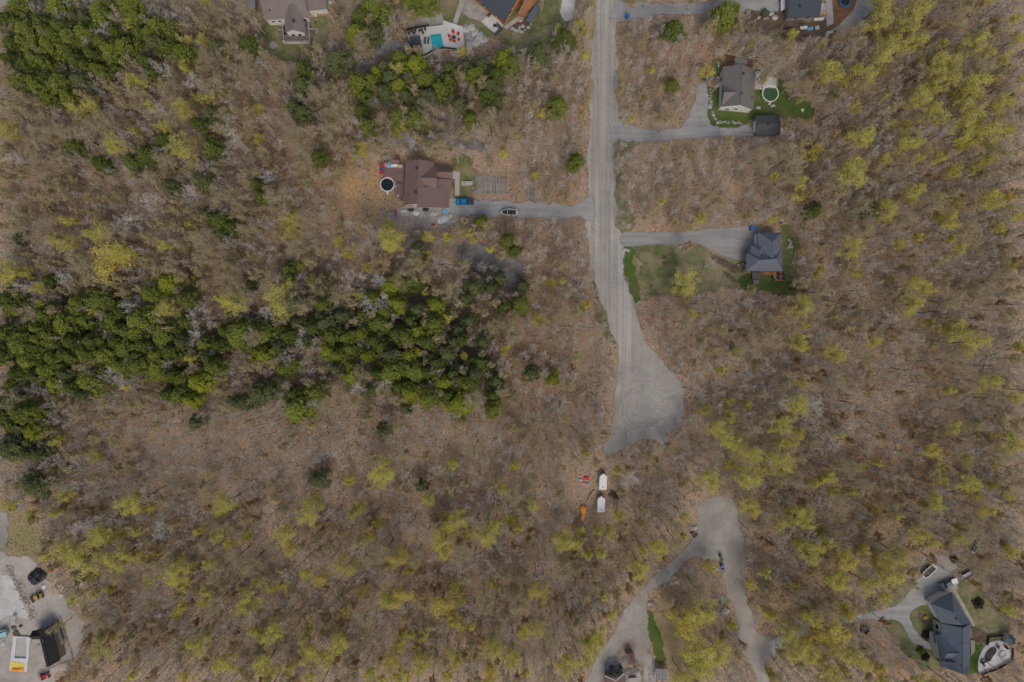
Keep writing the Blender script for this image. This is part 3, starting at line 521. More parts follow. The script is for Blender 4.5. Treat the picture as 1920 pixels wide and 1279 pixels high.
# House with the charcoal roof and orange timber, top centre (rotated)
h = house('house', 'timber house with charcoal roof and orange wood gable at the top edge', 'house', [(860, -60), (895, -2), (946, 45), (985, 25), (1015, -5), (1040, -80)])
rf, wl = MB(), MB()
dA, dB = Vector((946, 42)), Vector((895, 0)); u = (dB - dA); v = Vector((977, 0)) - dA
c_ = dA + v * 1.9; quad = [tuple(dA), tuple(c_), tuple(c_ + u * 1.9), tuple(dA + u * 1.9)]
WB = gable(rf, wl, quad, 4.2, 9.0, inset=.9); ro = rf.build('roof', 'roof_charcoal', h, True); wl.build('wall', 'wood_orange', h, True)
a, b = P(946, 42, 4.2), P(*(dA + v), 4.2); b.z = 9.0; m = MB(); m.tube(a + Vector((.25, -.3, -.3)), b + Vector((.25, -.3, -.35)), .2, .2, 4); m.build('bargeboard', 'wood_orange', h, True)
deck(h, [(970, 27), (980, 34), (1010, 0), (1002, -18), (988, -10)], 2.8, 'deck_orange', 'balcony'); railing(h, [P(970, 27, 2.8), P(980, 34, 2.8), P(1010, 0, 2.8)], 2.8, mat='wood_orange')
m = MB(); shell(m, [[P(985, 38, 2.2), P(995, 44, 2.2), P(1022, 2, 2.4), P(1010, 0, 3.0)]], .15); m.build('porch_roof', 'roof_slate', h, True)
window(h, WB[0], WB[1], .25, 2.2, 1.6, 1.6); window(h, WB[0], WB[1], .5, 5.5, 1.6, 1.6); window(h, WB[3], WB[0], .8, 2, 1.6, 1.4); window(h, WB[3], WB[0], .55, 2, 1.6, 1.4)
m = MB(); m.prism([(P(*p).x, P(*p).y) for p in [(902, 41), (917, 28), (930, 30), (944, 49), (929, 64)]][::-1], .02, .18); tag(m.build('patio_slab', 'pale_concrete'), 'white concrete patio slab beside the charcoal-roofed timber house', 'patio')
m = MB(); m.prism([(P(*p).x, P(*p).y) for p in [(944, 51), (974, 29), (980, 34), (950, 55)]][::-1], .02, .22); tag(m.build('patio_slab', 'concrete'), 'long narrow concrete step slab under the orange timber gable', 'patio')
t = thing('outdoor_sofa', 'dark L-shaped outdoor sofa at the corner of the white patio slab', 'sofa', P(930, 56, .18) + Vector((0, 0, .0)), math.radians(45))
m = MB(); m.box((0, -1.0, .25), (3.2, .9, .4)); m.box((1.2, .2, .25), (.8, 1.6, .4)); m.build('seat', 'cushion_grey', t); m = MB(); m.box((0, -1.4, .55), (3.2, .2, .5)); m.box((1.6, .0, .55), (.2, 2.4, .5)); m.build('backrest', 'cushion_grey', t)
t = thing('coffee_table', 'small dark square table in front of the outdoor sofa', 'table', P(928, 49, .18)); m = MB(); m.box((0, 0, .4), (.9, .9, .06)); m.build('tabletop', 'dark_metal', t)
for s in ((-.38, -.38), (.38, -.38), (.38, .38), (-.38, .38)): m = MB(); m.box((s[0], s[1], .18), (.06, .06, .37)); m.build('leg', 'dark_metal', t)
t = thing('barbecue', 'grey covered barbecue on the patio by the charcoal roof eave', 'barbecue', P(917, 31, .18), .6); m = MB(); m.box((0, 0, .5), (1.2, .6, .8)); m.build('cabinet', 'grey_metal', t); m = MB(); m.tube((-.5, 0, 1.0), (.5, 0, 1.0), .28, .28, 12); m.build('lid', 'dark_metal', t)
ORD2 = 'first second third fourth fifth sixth seventh eighth ninth tenth eleventh twelfth thirteenth fourteenth fifteenth sixteenth seventeenth'.split()
block((955, 62), (955, 45), (985, 25), (1002, 22), (998, 50), (978, 64))
patch('planting_bed', [(957, 50), (975, 36), (996, 22), (1000, 32), (996, 50), (984, 61), (966, 58)], .060, 'soil_shade_patch', fadew=.2)
SEEN = {}
k = 0
for (x, y) in [(960, 54), (964, 56), (968, 58), (972, 57), (976, 60), (980, 60), (985, 57), (990, 52), (995, 46), (997, 38), (998, 30), (985, 30), (980, 34), (976, 38), (990, 27), (974, 52), (980, 50)]:
    p = P(x, y); m = MB(); s = R.uniform(.6, 1.3); m.rock((0, 0, .2), s * .7, s * .6, .35, k); o = m.build('boulder', 'pale_stone'); o.location = p; k += 1
    tag(o, '%s pale boulder from the upper left round the dark planting bed' % ORD2[k - 1], 'boulder', 'boulders edging the planting bed')

ORD = 'first second third fourth fifth sixth seventh eighth ninth tenth eleventh twelfth thirteenth fourteenth fifteenth sixteenth seventeenth eighteenth nineteenth twentieth twenty-first twenty-second twenty-third twenty-fourth'.split()
# ------------- pool terrace
terr = [(762, 62), (782, 55), (803, 50), (830, 47), (831, 38), (868, 50), (870, 83), (858, 92), (833, 91), (815, 95), (798, 108), (782, 107), (768, 84)]
block(*terr)
PZ = .9
tp = [P(x, y, PZ) for x, y in terr][::-1]; pool = [P(x, y, PZ) for x, y in [(806, 65), (827, 62.5), (832, 90), (811, 93)]]
pc = sum(pool, Vector()) / 4
m = MB()      # terrace with a hole for the pool
tl = tessellate_polygon([[Vector((p.x, p.y, 0)) for p in tp], [Vector((p.x, p.y, 0)) for p in pool]]); allp = tp + pool
m.add([(p.x, p.y, PZ) for p in allp], [t_ if (allp[t_[1]] - allp[t_[0]]).cross(allp[t_[2]] - allp[t_[0]]).z > 0 else t_[::-1] for t_ in tl])
for i in range(len(tp)):
    a, b = tp[i], tp[(i + 1) % len(tp)]; m.add([(a.x, a.y, 0), (b.x, b.y, 0), (b.x, b.y, PZ), (a.x, a.y, PZ)], [(0, 1, 2, 3)])
o = m.build('pool_terrace', 'patio_pale'); o['kind'] = 'structure'
t = thing('swimming_pool', 'turquoise in-ground swimming pool in the pale terrace', 'pool', Vector((pc.x, pc.y, 0)))
m = MB(); m.add([(p.x, p.y, PZ - .15) for p in pool], [(3, 2, 1, 0)]); m.build('water', 'pool_water', t, True)
m = MB()
for i in range(4):
    a, b = pool[i], pool[(i + 1) % 4]; m.add([(a.x, a.y, PZ - .6), (b.x, b.y, PZ - .6), (b.x, b.y, PZ - .002), (a.x, a.y, PZ - .002)], [(0, 1, 2, 3)])
m.build('pool_wall', 'pale_concrete', t, True)
ua = (pool[1] - pool[0]); va = (pool[3] - pool[0])
for k in range(3):
    c0 = pool[0] + va * (.05 + k * .055); m = MB(); a = c0 + ua * .04; b = c0 + ua * .96; m.tube((a.x, a.y, PZ - .12), (b.x, b.y, PZ - .12), .09, .09, 6); m.build('step', mat_simple('pool_step', (.03, .30, .38)) if k == 0 else bpy.data.materials['pool_step'], t, True)
t = thing('cabana', 'pool cabana with a dark slate roof and orange timber front', 'cabana', P(779, 82))
m = MB(); shell(m, [[P(767, 69, 3.6), P(787, 66.5, 3.6), P(792, 90, 3.1), P(770, 92, 3.1)]], .2); m.build('roof', 'roof_charcoal', t, True)
m = MB(); q = [P(768.5, 70, 3.2), P(785.5, 68, 3.2), P(790, 92, 2.8), P(771.5, 94, 2.8)]; m.prism([(p.x, p.y) for p in q][::-1], PZ, 3.0); m.build('wall', 'wood_orange', t, True)
m = MB(); c = P(782, 94, 2.0); m.box((c.x, c.y, 1.9), (2.2, .3, 1.2)); m.build('bar_hatch', 'pink_plastic', t, True)
def pole_fence(name, label, pts, z0, mat='black_plastic', h=1.1):
    w_ = [P(x, y, z0) for x, y in pts]; c = w_[0].copy(); c.z = z0; t = thing(name, label, 'fence', c)
    po, ra = MB(), MB()
    for a, b in zip(w_[:-1], w_[1:]):
        L = (b - a).length; n = max(1, round(L / 1.5)); ang = math.atan2(b.y - a.y, b.x - a.x); cc = (a + b) / 2
        for zz in (.12, .95): ra.box((cc.x, cc.y, z0 + zz), (L, .06, .08), ang)
        ra.box((cc.x, cc.y, z0 + .54), (L, .025, .7), ang)
        for i in range(0 if a is w_[0] else 1, n + 1): p = a.lerp(b, i / n); po = MB(); po.box((p.x, p.y, z0 + h / 2), (.16, .16, h), ang); po.build('post', mat, t, True)
    ra.build('rail', mat, t, True)
pole_fence('metal_fence', 'black railing along the upper left side of the pool terrace', [(762, 58), (775, 54), (790, 51), (804, 49)], PZ)
pole_fence('metal_fence', 'curving black railing along the lower edge of the pool terrace', [(776, 100), (786, 106), (798, 104), (815, 95), (832, 91), (846, 92), (857, 94)], PZ)
pole_fence('metal_fence', 'short black railing behind the pool cabana', [(762, 64), (766, 78), (770, 92), (776, 100)], PZ)
def chair(name, label, mat, loc, rz, group, cat='chair', s=1.0):
    t = thing(name, label, cat, loc, rz, group)
    m = MB(); m.box((.05, 0, .38), (.62, .62, .06), ry=.12); m.build('seat', mat, t)
    m = MB(); m.box((-.32, 0, .72), (.07, .66, .85), ry=-.35); m.build('backrest', mat, t)
    for sy in (-1, 1):
        m = MB(); m.box((.08, sy * .38, .56), (.8, .14, .04)); m.build('armrest', mat, t)
        for sx in (-.25, .38): m = MB(); m.box((sx, sy * .34, .27), (.09, .07, .54)); m.build('leg', mat, t)
    t.scale = (s, s, s); return t
fc = (851, 71)
spots = [((850, 61.5), 'red slatted chair at the top of the circle round the fire pit'), ((859, 65), 'red slatted chair upper right of the fire pit'), ((843, 69), 'red slatted chair left of the fire pit'), ((845, 76), 'red slatted chair lower left of the fire pit'), ((852, 78.5), 'red slatted chair below the fire pit'), ((860.5, 75.5), 'red slatted chair lower right of the fire pit')]
for i, ((x, y), lb) in enumerate(spots):
    a = math.atan2(-(fc[1] - y), fc[0] - x); p = P(x, y, PZ)
    if i == 0: c0 = chair('garden_chair', lb, 'red_paint', p, a, 'red chairs round the fire pit', s=1.0)
    else: dup(c0, p, a, lb)
t = thing('fire_pit', 'round grey fire pit in the ring of red chairs', 'fire pit', P(fc[0], fc[1], PZ)); m = MB(); m.ring((0, 0), .55, .8, .02, .4, 20); m.build('rim', 'grey_metal', t); m = MB(); m.tube((0, 0, .03), (0, 0, .2), .54, .54, 20); m.build('bowl', 'dark_metal', t)
for i, (x, lb) in enumerate(((797, 'grey sun lounger nearer the cabana'), (803, 'grey sun lounger nearer the turquoise pool'))):
    t = thing('sun_lounger', lb, 'sun lounger', P(x, 77, PZ), 1.45, 'sun loungers by the pool'); m = MB(); m.box((0, 0, .25), (2.0, .7, .08)); m.build('frame', 'dark_metal', t); m = MB(); m.box((-.25, 0, .33), (1.4, .62, .08)); m.box((.7, 0, .48), (.65, .62, .08), ry=-.5); m.build('mattress', 'cushion_grey', t)
for i, (x, y) in enumerate([(767.5, 64), (772.5, 60), (779, 59), (776.5, 63), (787, 59), (791.5, 57.5), (797.5, 56), (793.5, 63)]):
    t = thing('bar_stool', '%s small black stool from the left on the terrace above the cabana' % ['first', 'second', 'fourth', 'third', 'fifth', 'sixth', 'eighth', 'seventh'][i], 'stool', P(x, y, PZ), R.random(), 'black stools above the cabana')
    m = MB(); m.tube((0, 0, .68), (0, 0, .76), .36, .36, 12); m.build('seat', 'black_plastic', t); m = MB(); m.tube((0, 0, 0), (0, 0, .68), .05, .05, 6); m.ring((0, 0), .2, .34, 0, .05, 12); m.build('pedestal', 'black_plastic', t)
for i, (x, y, s) in enumerate([(758, 67, 1.1), (764, 84, .9), (767, 83, .7), (875, 55, 1.6), (885, 52, 1.5), (880, 86, 1.5), (890, 62, 1.4), (900, 70, 1.5), (908, 76, 1.4), (893, 80, 1.6)]):
    m = MB(); m.rock((0, 0, .2), s, s * .8, .5, 50 + i); o = m.build('boulder', 'pale_stone'); o.location = P(x, y); o.rotation_euler.z = R.random() * 3
    tag(o, ('%s pale boulder in the rock slope right of the red chairs' % ORD[i - 3] if i > 2 else '%s pale boulder outside the railing behind the cabana' % ORD[i]), 'boulder', 'boulders by the pool terrace')

# ------------- grey house with the green pool
h = house('house', 'white-walled house with grey shingle roof and a round green pool beside it', 'house', [(1345, 122), (1416, 122), (1416, 206), (1402, 214), (1346, 210)])
rf, wl = MB(), MB()
WC = gable(rf, wl, [(1352, 200), (1413, 206), (1416, 131), (1355.5, 125)], 4.0, 7.0)
W2 = gable(rf, wl, [(1355, 158), (1352.5, 199), (1386, 198), (1386, 158)], 4.0, 6.4, hip=(0, .0), inset=.5)
rf.build('roof', 'roof_grey', h, True); wl.build('wall', 'white_siding', h, True)
window(h, WC[0], WC[1], .5, 2.6, 1.1, 1.0); window(h, WC[0], WC[1], .25, 1.6, 1.2, 1.0); window(h, W2[0], W2[1], .5, 2.2, 1.8, 1.4); window(h, WC[3], WC[0], .25, 2.2, 1.2, 1.2)
m = MB(); p = P(1350, 152, 1.1); m.box((p.x, p.y, 1.05), (1.6, 2.2, .12)); m.build('porch', 'wood_grey', h, True); railing(h, [P(1343, 147, 1.1), P(1355, 145, 1.1)], 1.1, .9); railing(h, [P(1343, 160, 1.1), P(1355, 159, 1.1)], 1.1, .9)
m = MB()
for k in range(4): p = P(1345 - k * 2.0, 153, .9); m.box((p.x, p.y, .95 - k * .24), (.35, 1.6, .1))
m.build('stairs', 'wood_grey', h, True)
vent(h, 1393, 139, 6.6, .28, .4); vent(h, 1390, 176, 6.9, .2, .5); vent(h, 1410, 184, 4.6, .14, .4)
deck(h, [(1415.5, 137), (1430, 140), (1430, 168), (1414.5, 167)], 1.2, 'deck_white'); deck(h, [(1430, 147), (1436, 145), (1456, 148), (1456, 165), (1430, 165)], 1.35, 'deck_white', 'pool_deck'); railing(h, [P(1415, 137, 1.2), P(1430, 139, 1.2), P(1437, 145, 1.3), P(1456, 148, 1.3), P(1456, 163, 1.3)], 1.3); railing(h, [P(1414, 167, 1.2), P(1430, 168, 1.2)], 1.2)
def round_pool(label, px, py, r, water, zr=1.3, rim='white_paint', wall='grey_metal', ladder=True):
    c = P(px, py, zr); c.z = 0; t = thing('above_ground_pool', label, 'pool', c); block((px - r / S, py - r / S), (px + r / S, py - r / S), (px + r / S, py + r / S), (px - r / S, py + r / S))
    m = MB(); m.ring((0, 0), r - .22, r - .16, 0, zr - .01, 48); m.build('pool_wall', wall, t); m = MB(); m.ring((0, 0), r - .3, r, zr, zr + .06, 48); m.build('rim', rim, t)
    m = MB(); n = 48; m.add([((r - .19) * math.cos(k / n * 6.2832), (r - .19) * math.sin(k / n * 6.2832), zr - .22) for k in range(n)], [tuple(range(n))]); m.build('water', water, t)
    m = MB()
    for k in range(12): a = k / 12 * 6.2832; m = MB(); m.box(((r - .08) * math.cos(a), (r - .08) * math.sin(a), zr / 2), (.1, .16, zr), a); m.build('post', rim, t)
    if ladder:
        m = MB(); m.tube((-.3, -r + .2, zr - .4), (-.3, -r + .1, zr + .5), .04); m.tube((.3, -r + .2, zr - .4), (.3, -r + .1, zr + .5), .04)
        for k in range(4): m.box((0, -r - .1 - k * .12, zr - .1 - k * .35), (.6, .22, .05))
        m.build('ladder', rim, t)
    return t
round_pool('round above-ground pool with green water next to the white deck', 1444.6, 175.5, 2.65, 'green_water')
h = house('garage', 'small dark-roofed garage with a white door beside the green lawn', 'garage', [(1410, 217), (1463, 215), (1463, 254), (1412, 257)])
rf, wl = MB(), MB(); WG = gable(rf, wl, [(1417, 253), (1415.5, 217), (1459.5, 215), (1462.5, 253)], 2.9, 4.3); rf.build('roof', 'roof_shed', h, True); wl.build('wall', mat_simple('sage_wall', (.13, .17, .17)), h, True)
A, B = WG[0], WG[1]; window(h, B, A, .5, 1.2, 3.2, 2.1, 'white_paint', 'garage_door'); vent(h, 1440, 234, 4.2, .18, .4)
# odds and ends round the grey house
def lumber(label, a, b, r=.12, mat='wood_tan', z=.12, name='timber_edging', cat='timber', group=None):
    a = P(*a, z); b = P(*b, z); c = (a + b) / 2; ang = math.atan2(b.y - a.y, b.x - a.x); m = MB(); L = (b - a).length
    m.box((0, 0, 0), (L, r * 2, r * 1.8)); m.box((L * .2, .0, r * 1.1), (L * .5, r * 1.2, r * .5)); o = m.build(name, mat); o.location = (c.x, c.y, z); o.rotation_euler.z = ang; return tag(o, label, cat, group)
lumber('long pale timber edge running behind the grey-roofed house', (1360, 99), (1393, 108), .25); lumber('pale timber edge at the upper right corner of the dug-out soil', (1393, 108), (1425, 111), .18)
lumber('thin pale timber at the left side of the dug-out soil', (1360, 106), (1360, 124), .08); lumber('thin pale timber at the right side of the dug-out soil', (1425, 112), (1425, 137), .08)
def sheet(name, label, cat, poly, z, mat, th=.08, group=None, crinkle=0):
    pts = [P(*p) for p in poly]; pts = pts if area2(pts) > 0 else pts[::-1]; c = sum(pts, Vector()) / len(pts); m = MB()
    if crinkle:
        q = smooth_closed([(p.x - c.x, p.y - c.y) for p in pts], .35, True); n = len(q); rr = random.Random(int(poly[0][0])); vs = [(0, 0, crinkle)]
        for ring_, zz in ((.6, crinkle * .9), (1, .06)):
            for a in q: vs.append((a.x * ring_ * rr.uniform(.93, 1.05), a.y * ring_ * rr.uniform(.93, 1.05), zz * rr.uniform(.5, 1.3)))
        fs = [(0, 1 + i, 1 + (i + 1) % n) for i in range(n)] + [(1 + i, 1 + n + i, 1 + n + (i + 1) % n, 1 + (i + 1) % n) for i in range(n)]; m.add(vs, fs)
    else: m.prism([(p.x - c.x, p.y - c.y) for p in pts], 0, th)
    o = m.build(name, mat); o.location = (c.x, c.y, z); return tag(o, label, cat, group)
sheet('rock_ledge', 'white rock ledge showing behind the grey-roofed house', 'rock', [(1378, 109), (1388, 108), (1396, 109), (1401, 116), (1399, 122), (1389, 122), (1379, 124)], .06, 'pale_stone', crinkle=.5)
sheet('board', 'white board lying by the timber edge behind the grey-roofed house', 'board', [(1402, 103), (1416, 100), (1417, 107), (1405, 110)], .30, 'white_paint'); sheet('tarpaulin', 'small white curved tarp left of the grey-roofed house', 'tarpaulin', [(1344, 115), (1347, 116), (1349, 122), (1348, 128), (1346, 126), (1346, 120)], .05, 'white_tarp', crinkle=.25)
for x, y, lb in ((1183 + 0, 0, ''),): pass
k = 0
for (x, y) in [(1331, 168), (1331, 173), (1332, 179), (1331, 185), (1332, 191), (1333, 196), (1332, 201), (1333, 206), (1335, 211), (1337, 216), (1339, 221), (1342, 225), (1345, 229), (1350, 229), (1355, 230), (1360, 230), (1366, 231), (1372, 229), (1377, 230), (1383, 231), (1390, 231)]:
    m = MB(); s = R.uniform(.35, .8); m.rock((0, 0, .15), s, s * .8, .3, 90 + k); o = m.build('boulder', 'stone' if k % 3 else 'pale_stone'); o.location = P(x + R.uniform(-1.5, 1.5), y + R.uniform(-1.5, 1.5), .03); k += 1
    tag(o, '%s stone from the top of the row edging the grey-roofed house lawn' % ORD[k - 1], 'stone', 'stones edging the lawn')
RUB = MB(); rr = random.Random(3)
for i in range(150):
    x, y = rr.gauss(1440, 9), rr.gauss(131, 7.5); p = P(x, y)
    if rr.random() < .6: RUB.rock((p.x, p.y, .15 + rr.random() * .3), rr.uniform(.15, .6), rr.uniform(.15, .45), .25, i)
    else: RUB.box((p.x, p.y, .3 + rr.random() * .3), (rr.uniform(.6, 2.2), rr.uniform(.08, .3), .06), rr.random() * 3)
o = RUB.build('rubble', 'pale_stone'); o['kind'] = 'stuff'; tag(o, 'heap of pale rubble and broken boards above the white deck', 'rubble')
sheet('pallet', 'white planks dropped among the trees right of the dark garage', 'planks', [(1481, 246), (1485, 244), (1488, 250), (1490, 257), (1486, 259), (1482, 252)], .1, 'white_paint', .15)
sheet('board', 'stack of white boards leaning behind the dark garage', 'boards', [(1462, 240), (1466, 240), (1468, 250), (1463, 252)], .1, 'white_paint', .5); sheet('paver_pad', 'pale square slab on the lawn under the green pool', 'paver', [(1418, 200), (1426, 200), (1426, 205), (1418, 205)], .05, 'concrete'); sheet('sandbox', 'small white triangle of boards at the end of the green lawn', 'boards', [(1501, 205), (1508, 204), (1505, 211)], .05, 'white_paint')
for i, (x, y) in enumerate(((1446, 200), (1450, 199))):
    t = thing('garden_chair', ('left' if i == 0 else 'right') + ' one of two small white chairs below the green pool', 'chair', P(x, y, .04), 1.5, 'white chairs by the green pool'); m = MB(); m.box((0, 0, .4), (.7, .7, .06)); m.build('seat', 'white_paint', t); m = MB(); m.box((-.33, 0, .7), (.06, .7, .6)); m.build('backrest', 'white_paint', t)
    for a in ((-.3, -.3), (.3, -.3), (.3, .3), (-.3, .3)): m = MB(); m.box((a[0], a[1], .2), (.06, .06, .4)); m.build('leg', 'white_paint', t)
def wheelie_bin(label, px, py, mat, rz=0, s=1.0, group='wheeled bins by the roads'):
    t = thing('wheeled_bin', label, 'bin', P(px, py, .1), rz, group); m = MB(); m.box((0, 0, .55), (.62, .58, .95), taper=1.15); m.build('body', mat, t); m = MB(); m.box((.02, 0, 1.07), (.8, .7, .09)); m.build('lid', mat, t)
    for sy in (-.3, .3): m = MB(); m.tube((-.3, sy - .05, .12), (-.3, sy + .05, .12), .12, .12, 10); m.build('wheel', 'tyre', t)
    t.scale = (s, s, s)
wheelie_bin('blue bin on the gravel drive at the top of the road', 1175, 33, 'blue_plastic', .2, 1.4); wheelie_bin('blue bin left of the grey-roofed house', 1324.5, 149, 'blue_plastic', .1, 1.5); wheelie_bin('green bin next to a blue bin by the grey-roofed house', 1317.5, 149, 'green_plastic', .1, 1.0)
wheelie_bin('blue bin at the end of the paved driveway', 1408, 429, 'blue_plastic', .1, 1.6); wheelie_bin('upper green bin beside the lower gravel loop', 1349.5, 1042, 'green_plastic', .5, 1.1); wheelie_bin('lower green bin beside the lower gravel loop', 1352, 1047, 'green_plastic', .2, 1.1); wheelie_bin('upper blue bin beside the lower gravel loop', 1352.5, 1060, 'blue_plastic', .3, 1.2); wheelie_bin('lower blue bin beside the lower gravel loop', 1356, 1066, 'blue_plastic', -.4, 1.1)

# ------------- blue-grey house on the paved driveway
h = house('house', 'blue-grey hip-roofed house at the end of the paved driveway', 'house', [(1397, 434), (1466, 434), (1470, 528), (1410, 532), (1397, 510)])
rf, wl = MB(), MB()
WD2 = gable(rf, wl, [(1421, 436), (1465, 436), (1466, 500), (1421, 500)], 4.4, 6.9, hip=(.32, .3), inset=.4)
WD1 = gable(rf, wl, [(1400, 474), (1398, 508.5), (1467.5, 508.8), (1466.5, 464)], 4.3, 7.0, hip=(.30, .25), inset=.4)
WD3 = gable(rf, wl, [(1408, 459.5), (1434, 459.5), (1434, 492), (1405, 492)], 4.35, 6.0, hip=(.35, .0), inset=.4)
rf.build('roof', 'roof_bluegrey', h, True); wl.build('wall', 'wood_grey', h, True)
window(h, WD2[3], WD2[0], .84, 1.3, 3.4, 2.3, 'dark_metal', 'garage_door'); window(h, WD1[0], WD1[1], .5, 2.2, 1.6, 1.4); window(h, WD1[0], WD1[1], .8, 2.2, 1.2, 1.4); window(h, WD1[1], WD1[2], .3, 2.2); window(h, WD1[1], WD1[2], .6, 2.2, 1.6)
vent(h, 1441.5, 484.5, 6.3, .25, .4); vent(h, 1452, 480, 6.2, .14, .4)
deck(h, [(1449, 510), (1469, 510), (1470.5, 526), (1454, 527)], 1.3, 'deck_orange'); deck(h, [(1410, 511), (1426, 511), (1425, 524), (1411, 524)], 1.1, 'deck_grey', 'rear_porch')
m = MB(); m.add([], []); 
for k in range(9): p = P(1432 + k * 2.3, 513, 2.5); m.box((p.x, p.y, 2.5), (.22, 1.0, .12))
m.build('pergola', 'wood_orange', h, True)
m = MB()
for k in range(5): p = P(1418, 526 + k * 1.5, .9 - k * .2); m.box((p.x, p.y, .85 - k * .18), (1.9, .3, .1))
m.build('stairs', 'wood_grey', h, True); deck(h, [(1389, 473), (1399, 472), (1400, 486), (1389, 487)], .5, 'deck_tan', 'front_step')
for i, (x, y, lb) in enumerate(((1459, 515, 'upper left'), (1458, 522, 'lower left'), (1468, 515, 'upper right'), (1468, 523, 'lower right'))): chair('deck_chair', lb + ' black chair on the orange deck of the blue-grey house', 'black_plastic', P(x, y, 1.3), R.random() * 6, 'black chairs on the orange deck', s=1.1)
t = thing('barbecue', 'dark barbecue with a pale lid left of the orange deck', 'barbecue', P(1450.5, 519.5, .05)); m = MB(); m.box((0, 0, .5), (1.4, .7, .9)); m.build('cabinet', 'dark_metal', t); m = MB(); m.tube((-.5, 0, 1.05), (.5, 0, 1.05), .3, .3, 12); m.build('lid', 'grey_metal', t)
patch('planting_bed', [(1369, 505), (1375, 498), (1384, 494), (1395, 490), (1396, 508), (1382, 511), (1372, 511)], .060, 'soil_shade_patch', fadew=.3)
lumber('pale fallen plank standing right of the blue-grey house lawn', (1492, 468), (1490, 500), .12, name='plank')
for i, (x, y, s) in enumerate([(1276, 462, .8), (1203, 55 + 20, .8), (1201, 51, 1.1), (1178, 65, .9), (1192, 102, .8), (1181, 379, .9), (1178, 424, .9), (1338, 566, .7), (1172, 468, .8), (1178, 470, .7), (1480, 460, .8), (1482, 455, .7), (1478, 464, .6), (1484, 463, .8), (1479, 450, .6), (1384, 497, .4), (1393, 495, .4), (1343, 1066, .9), (1354, 1128, 1.0), (1353, 1123, .8), (1362, 1145, 1.4), (1356, 1146, .9), (1363, 1160, .6), (1221, 1131, 1.2), (1302, 990, 1.1), (1294, 988, .8), (1404, 940, 1.6), (1398, 947, 1.2), (1452, 34, 1.1), (1446, 26, 1.0), (1422, 34, .7), (150, 1088 + 4, 1.8), (143, 1094, .9), (790, 455, .5), (853, 378 + 26, .6), (1080, 152, .6), (986, 110, .9), (997, 122, .8), (1510, 540, .8), (1520, 543, .6)]):
    m = MB(); m.rock((0, 0, .2), s, s * .7, .45, 200 + i); o = m.build('boulder', 'pale_stone'); o.location = P(x, y, .03); o.rotation_euler.z = R.random() * 3
    lm = min([('the log pile', 922, 346), ('the grey-roofed house', 1385, 165), ('the blue-grey house', 1440, 475), ('the gravel turning circle', 1215, 750), ('the lower gravel loop', 1350, 1000), ('the top of the gravel road', 1160, 40), ('the construction yard', 60, 1150), ('the dark roof at the top right', 1500, 15), ('the right arm of the lower gravel loop', 1360, 1140)], key=lambda L: (L[1] - x) ** 2 + (L[2] - y) ** 2)
    lb_ = 'pale loose boulder ' + ('left of ' if x < lm[1] - 10 else 'right of ' if x > lm[1] + 10 else 'below ') + lm[0]; SEEN[lb_] = SEEN.get(lb_, 0) + 1
    tag(o, lb_.replace('pale', ORD[SEEN[lb_] - 1] + ' pale'), 'boulder', 'loose boulders')

# ------------- brown house with the log pile
h = house('house', 'brown-roofed house with a brown deck, round dark pool and log pile', 'house', [(716, 296), (764, 290), (860, 300), (862, 368), (844, 395), (756, 395), (752, 372), (714, 372)])
rf, wl = MB(), MB()
WE = gable(rf, wl, [(761, 301.7), (814, 304), (812, 385), (756, 385)], 4.2, 6.9)
WE2 = gable(rf, wl, [(783, 364), (783, 309), (820, 311), (820, 364)][::1], 4.15, 6.5, inset=.4)
shell(rf, [[P(784, 350, 6.6), P(844, 352, 3.4), P(841, 390, 3.4), P(782, 388, 6.3)]], .2)
WE3 = gable(rf, wl, [(849, 336), (850, 314.5), (812, 312), (812, 336)], 3.3, 4.7, inset=.3)
shell(rf, [[P(815, 335, 4.6), P(848, 336, 3.6), P(846, 356, 3.3), P(818, 356, 4.4)]], .16)
q = [P(815, 350, 3), P(843, 352, 3), P(840, 388, 3), P(800, 387, 3)]; wl.prism([(p.x, p.y) for p in q][::-1], 0, 3.1)
rf.build('roof', 'roof_brown', h, True); wl.build('wall', 'cream_wall', h, True)
for t_ in (.2, .5, .8): window(h, WE[3], WE[2], t_, 2.2, 1.3, 1.2)
vent(h, 782, 316, 6.6, .28, .4); vent(h, 780, 362, 6.7, .3, .5); vent(h, 765.5, 366, 5.2, .14, .4)
deck(h, [(716, 318), (720, 306), (758, 305), (757, 366), (740, 366), (738, 340), (722, 334)], 1.3, 'deck_brown')
m = MB()
for k in range(6): p = P(753, 367 + k * 1.7, 1.2 - k * .2); m.box((p.x, p.y, 1.15 - k * .2), (1.3, .3, .1))
m.build('stairs', 'deck_brown', h, True)
railing(h, [P(716, 318, 1.3), P(720, 305, 1.3), P(757, 304, 1.3)], 1.3, mat='wood_grey')
round_pool('round above-ground pool with dark water set into the brown deck', 726, 346, 2.3, 'dark_water')
m = MB(); m.prism([(P(*p).x, P(*p).y) for p in [(853, 322), (862, 322), (861, 367), (853, 367)]][::-1], .02, .12); tag(m.build('walkway', 'concrete'), 'straight pale concrete walkway right of the brown-roofed house', 'walkway')
deck(h, [(848, 320), (853, 320), (853, 336), (848, 335)], .5, 'deck_white', 'porch_step')
sh = thing('shed', 'small brown-roofed garden shed above the brown deck', 'shed', P(742, 301)); rf, wl = MB(), MB(); gable(rf, wl, [(735, 307), (735, 294), (749, 295), (749, 307)], 2.0, 2.6, inset=.15, thick=.1); rf.build('roof', 'roof_brown', sh, True); wl.build('wall', 'wood_brown', sh, True); m = MB(); p = P(748, 301, .9); m.box((p.x, p.y, .9), (.06, .8, 1.5)); m.build('door', 'wood_tan', sh, True)
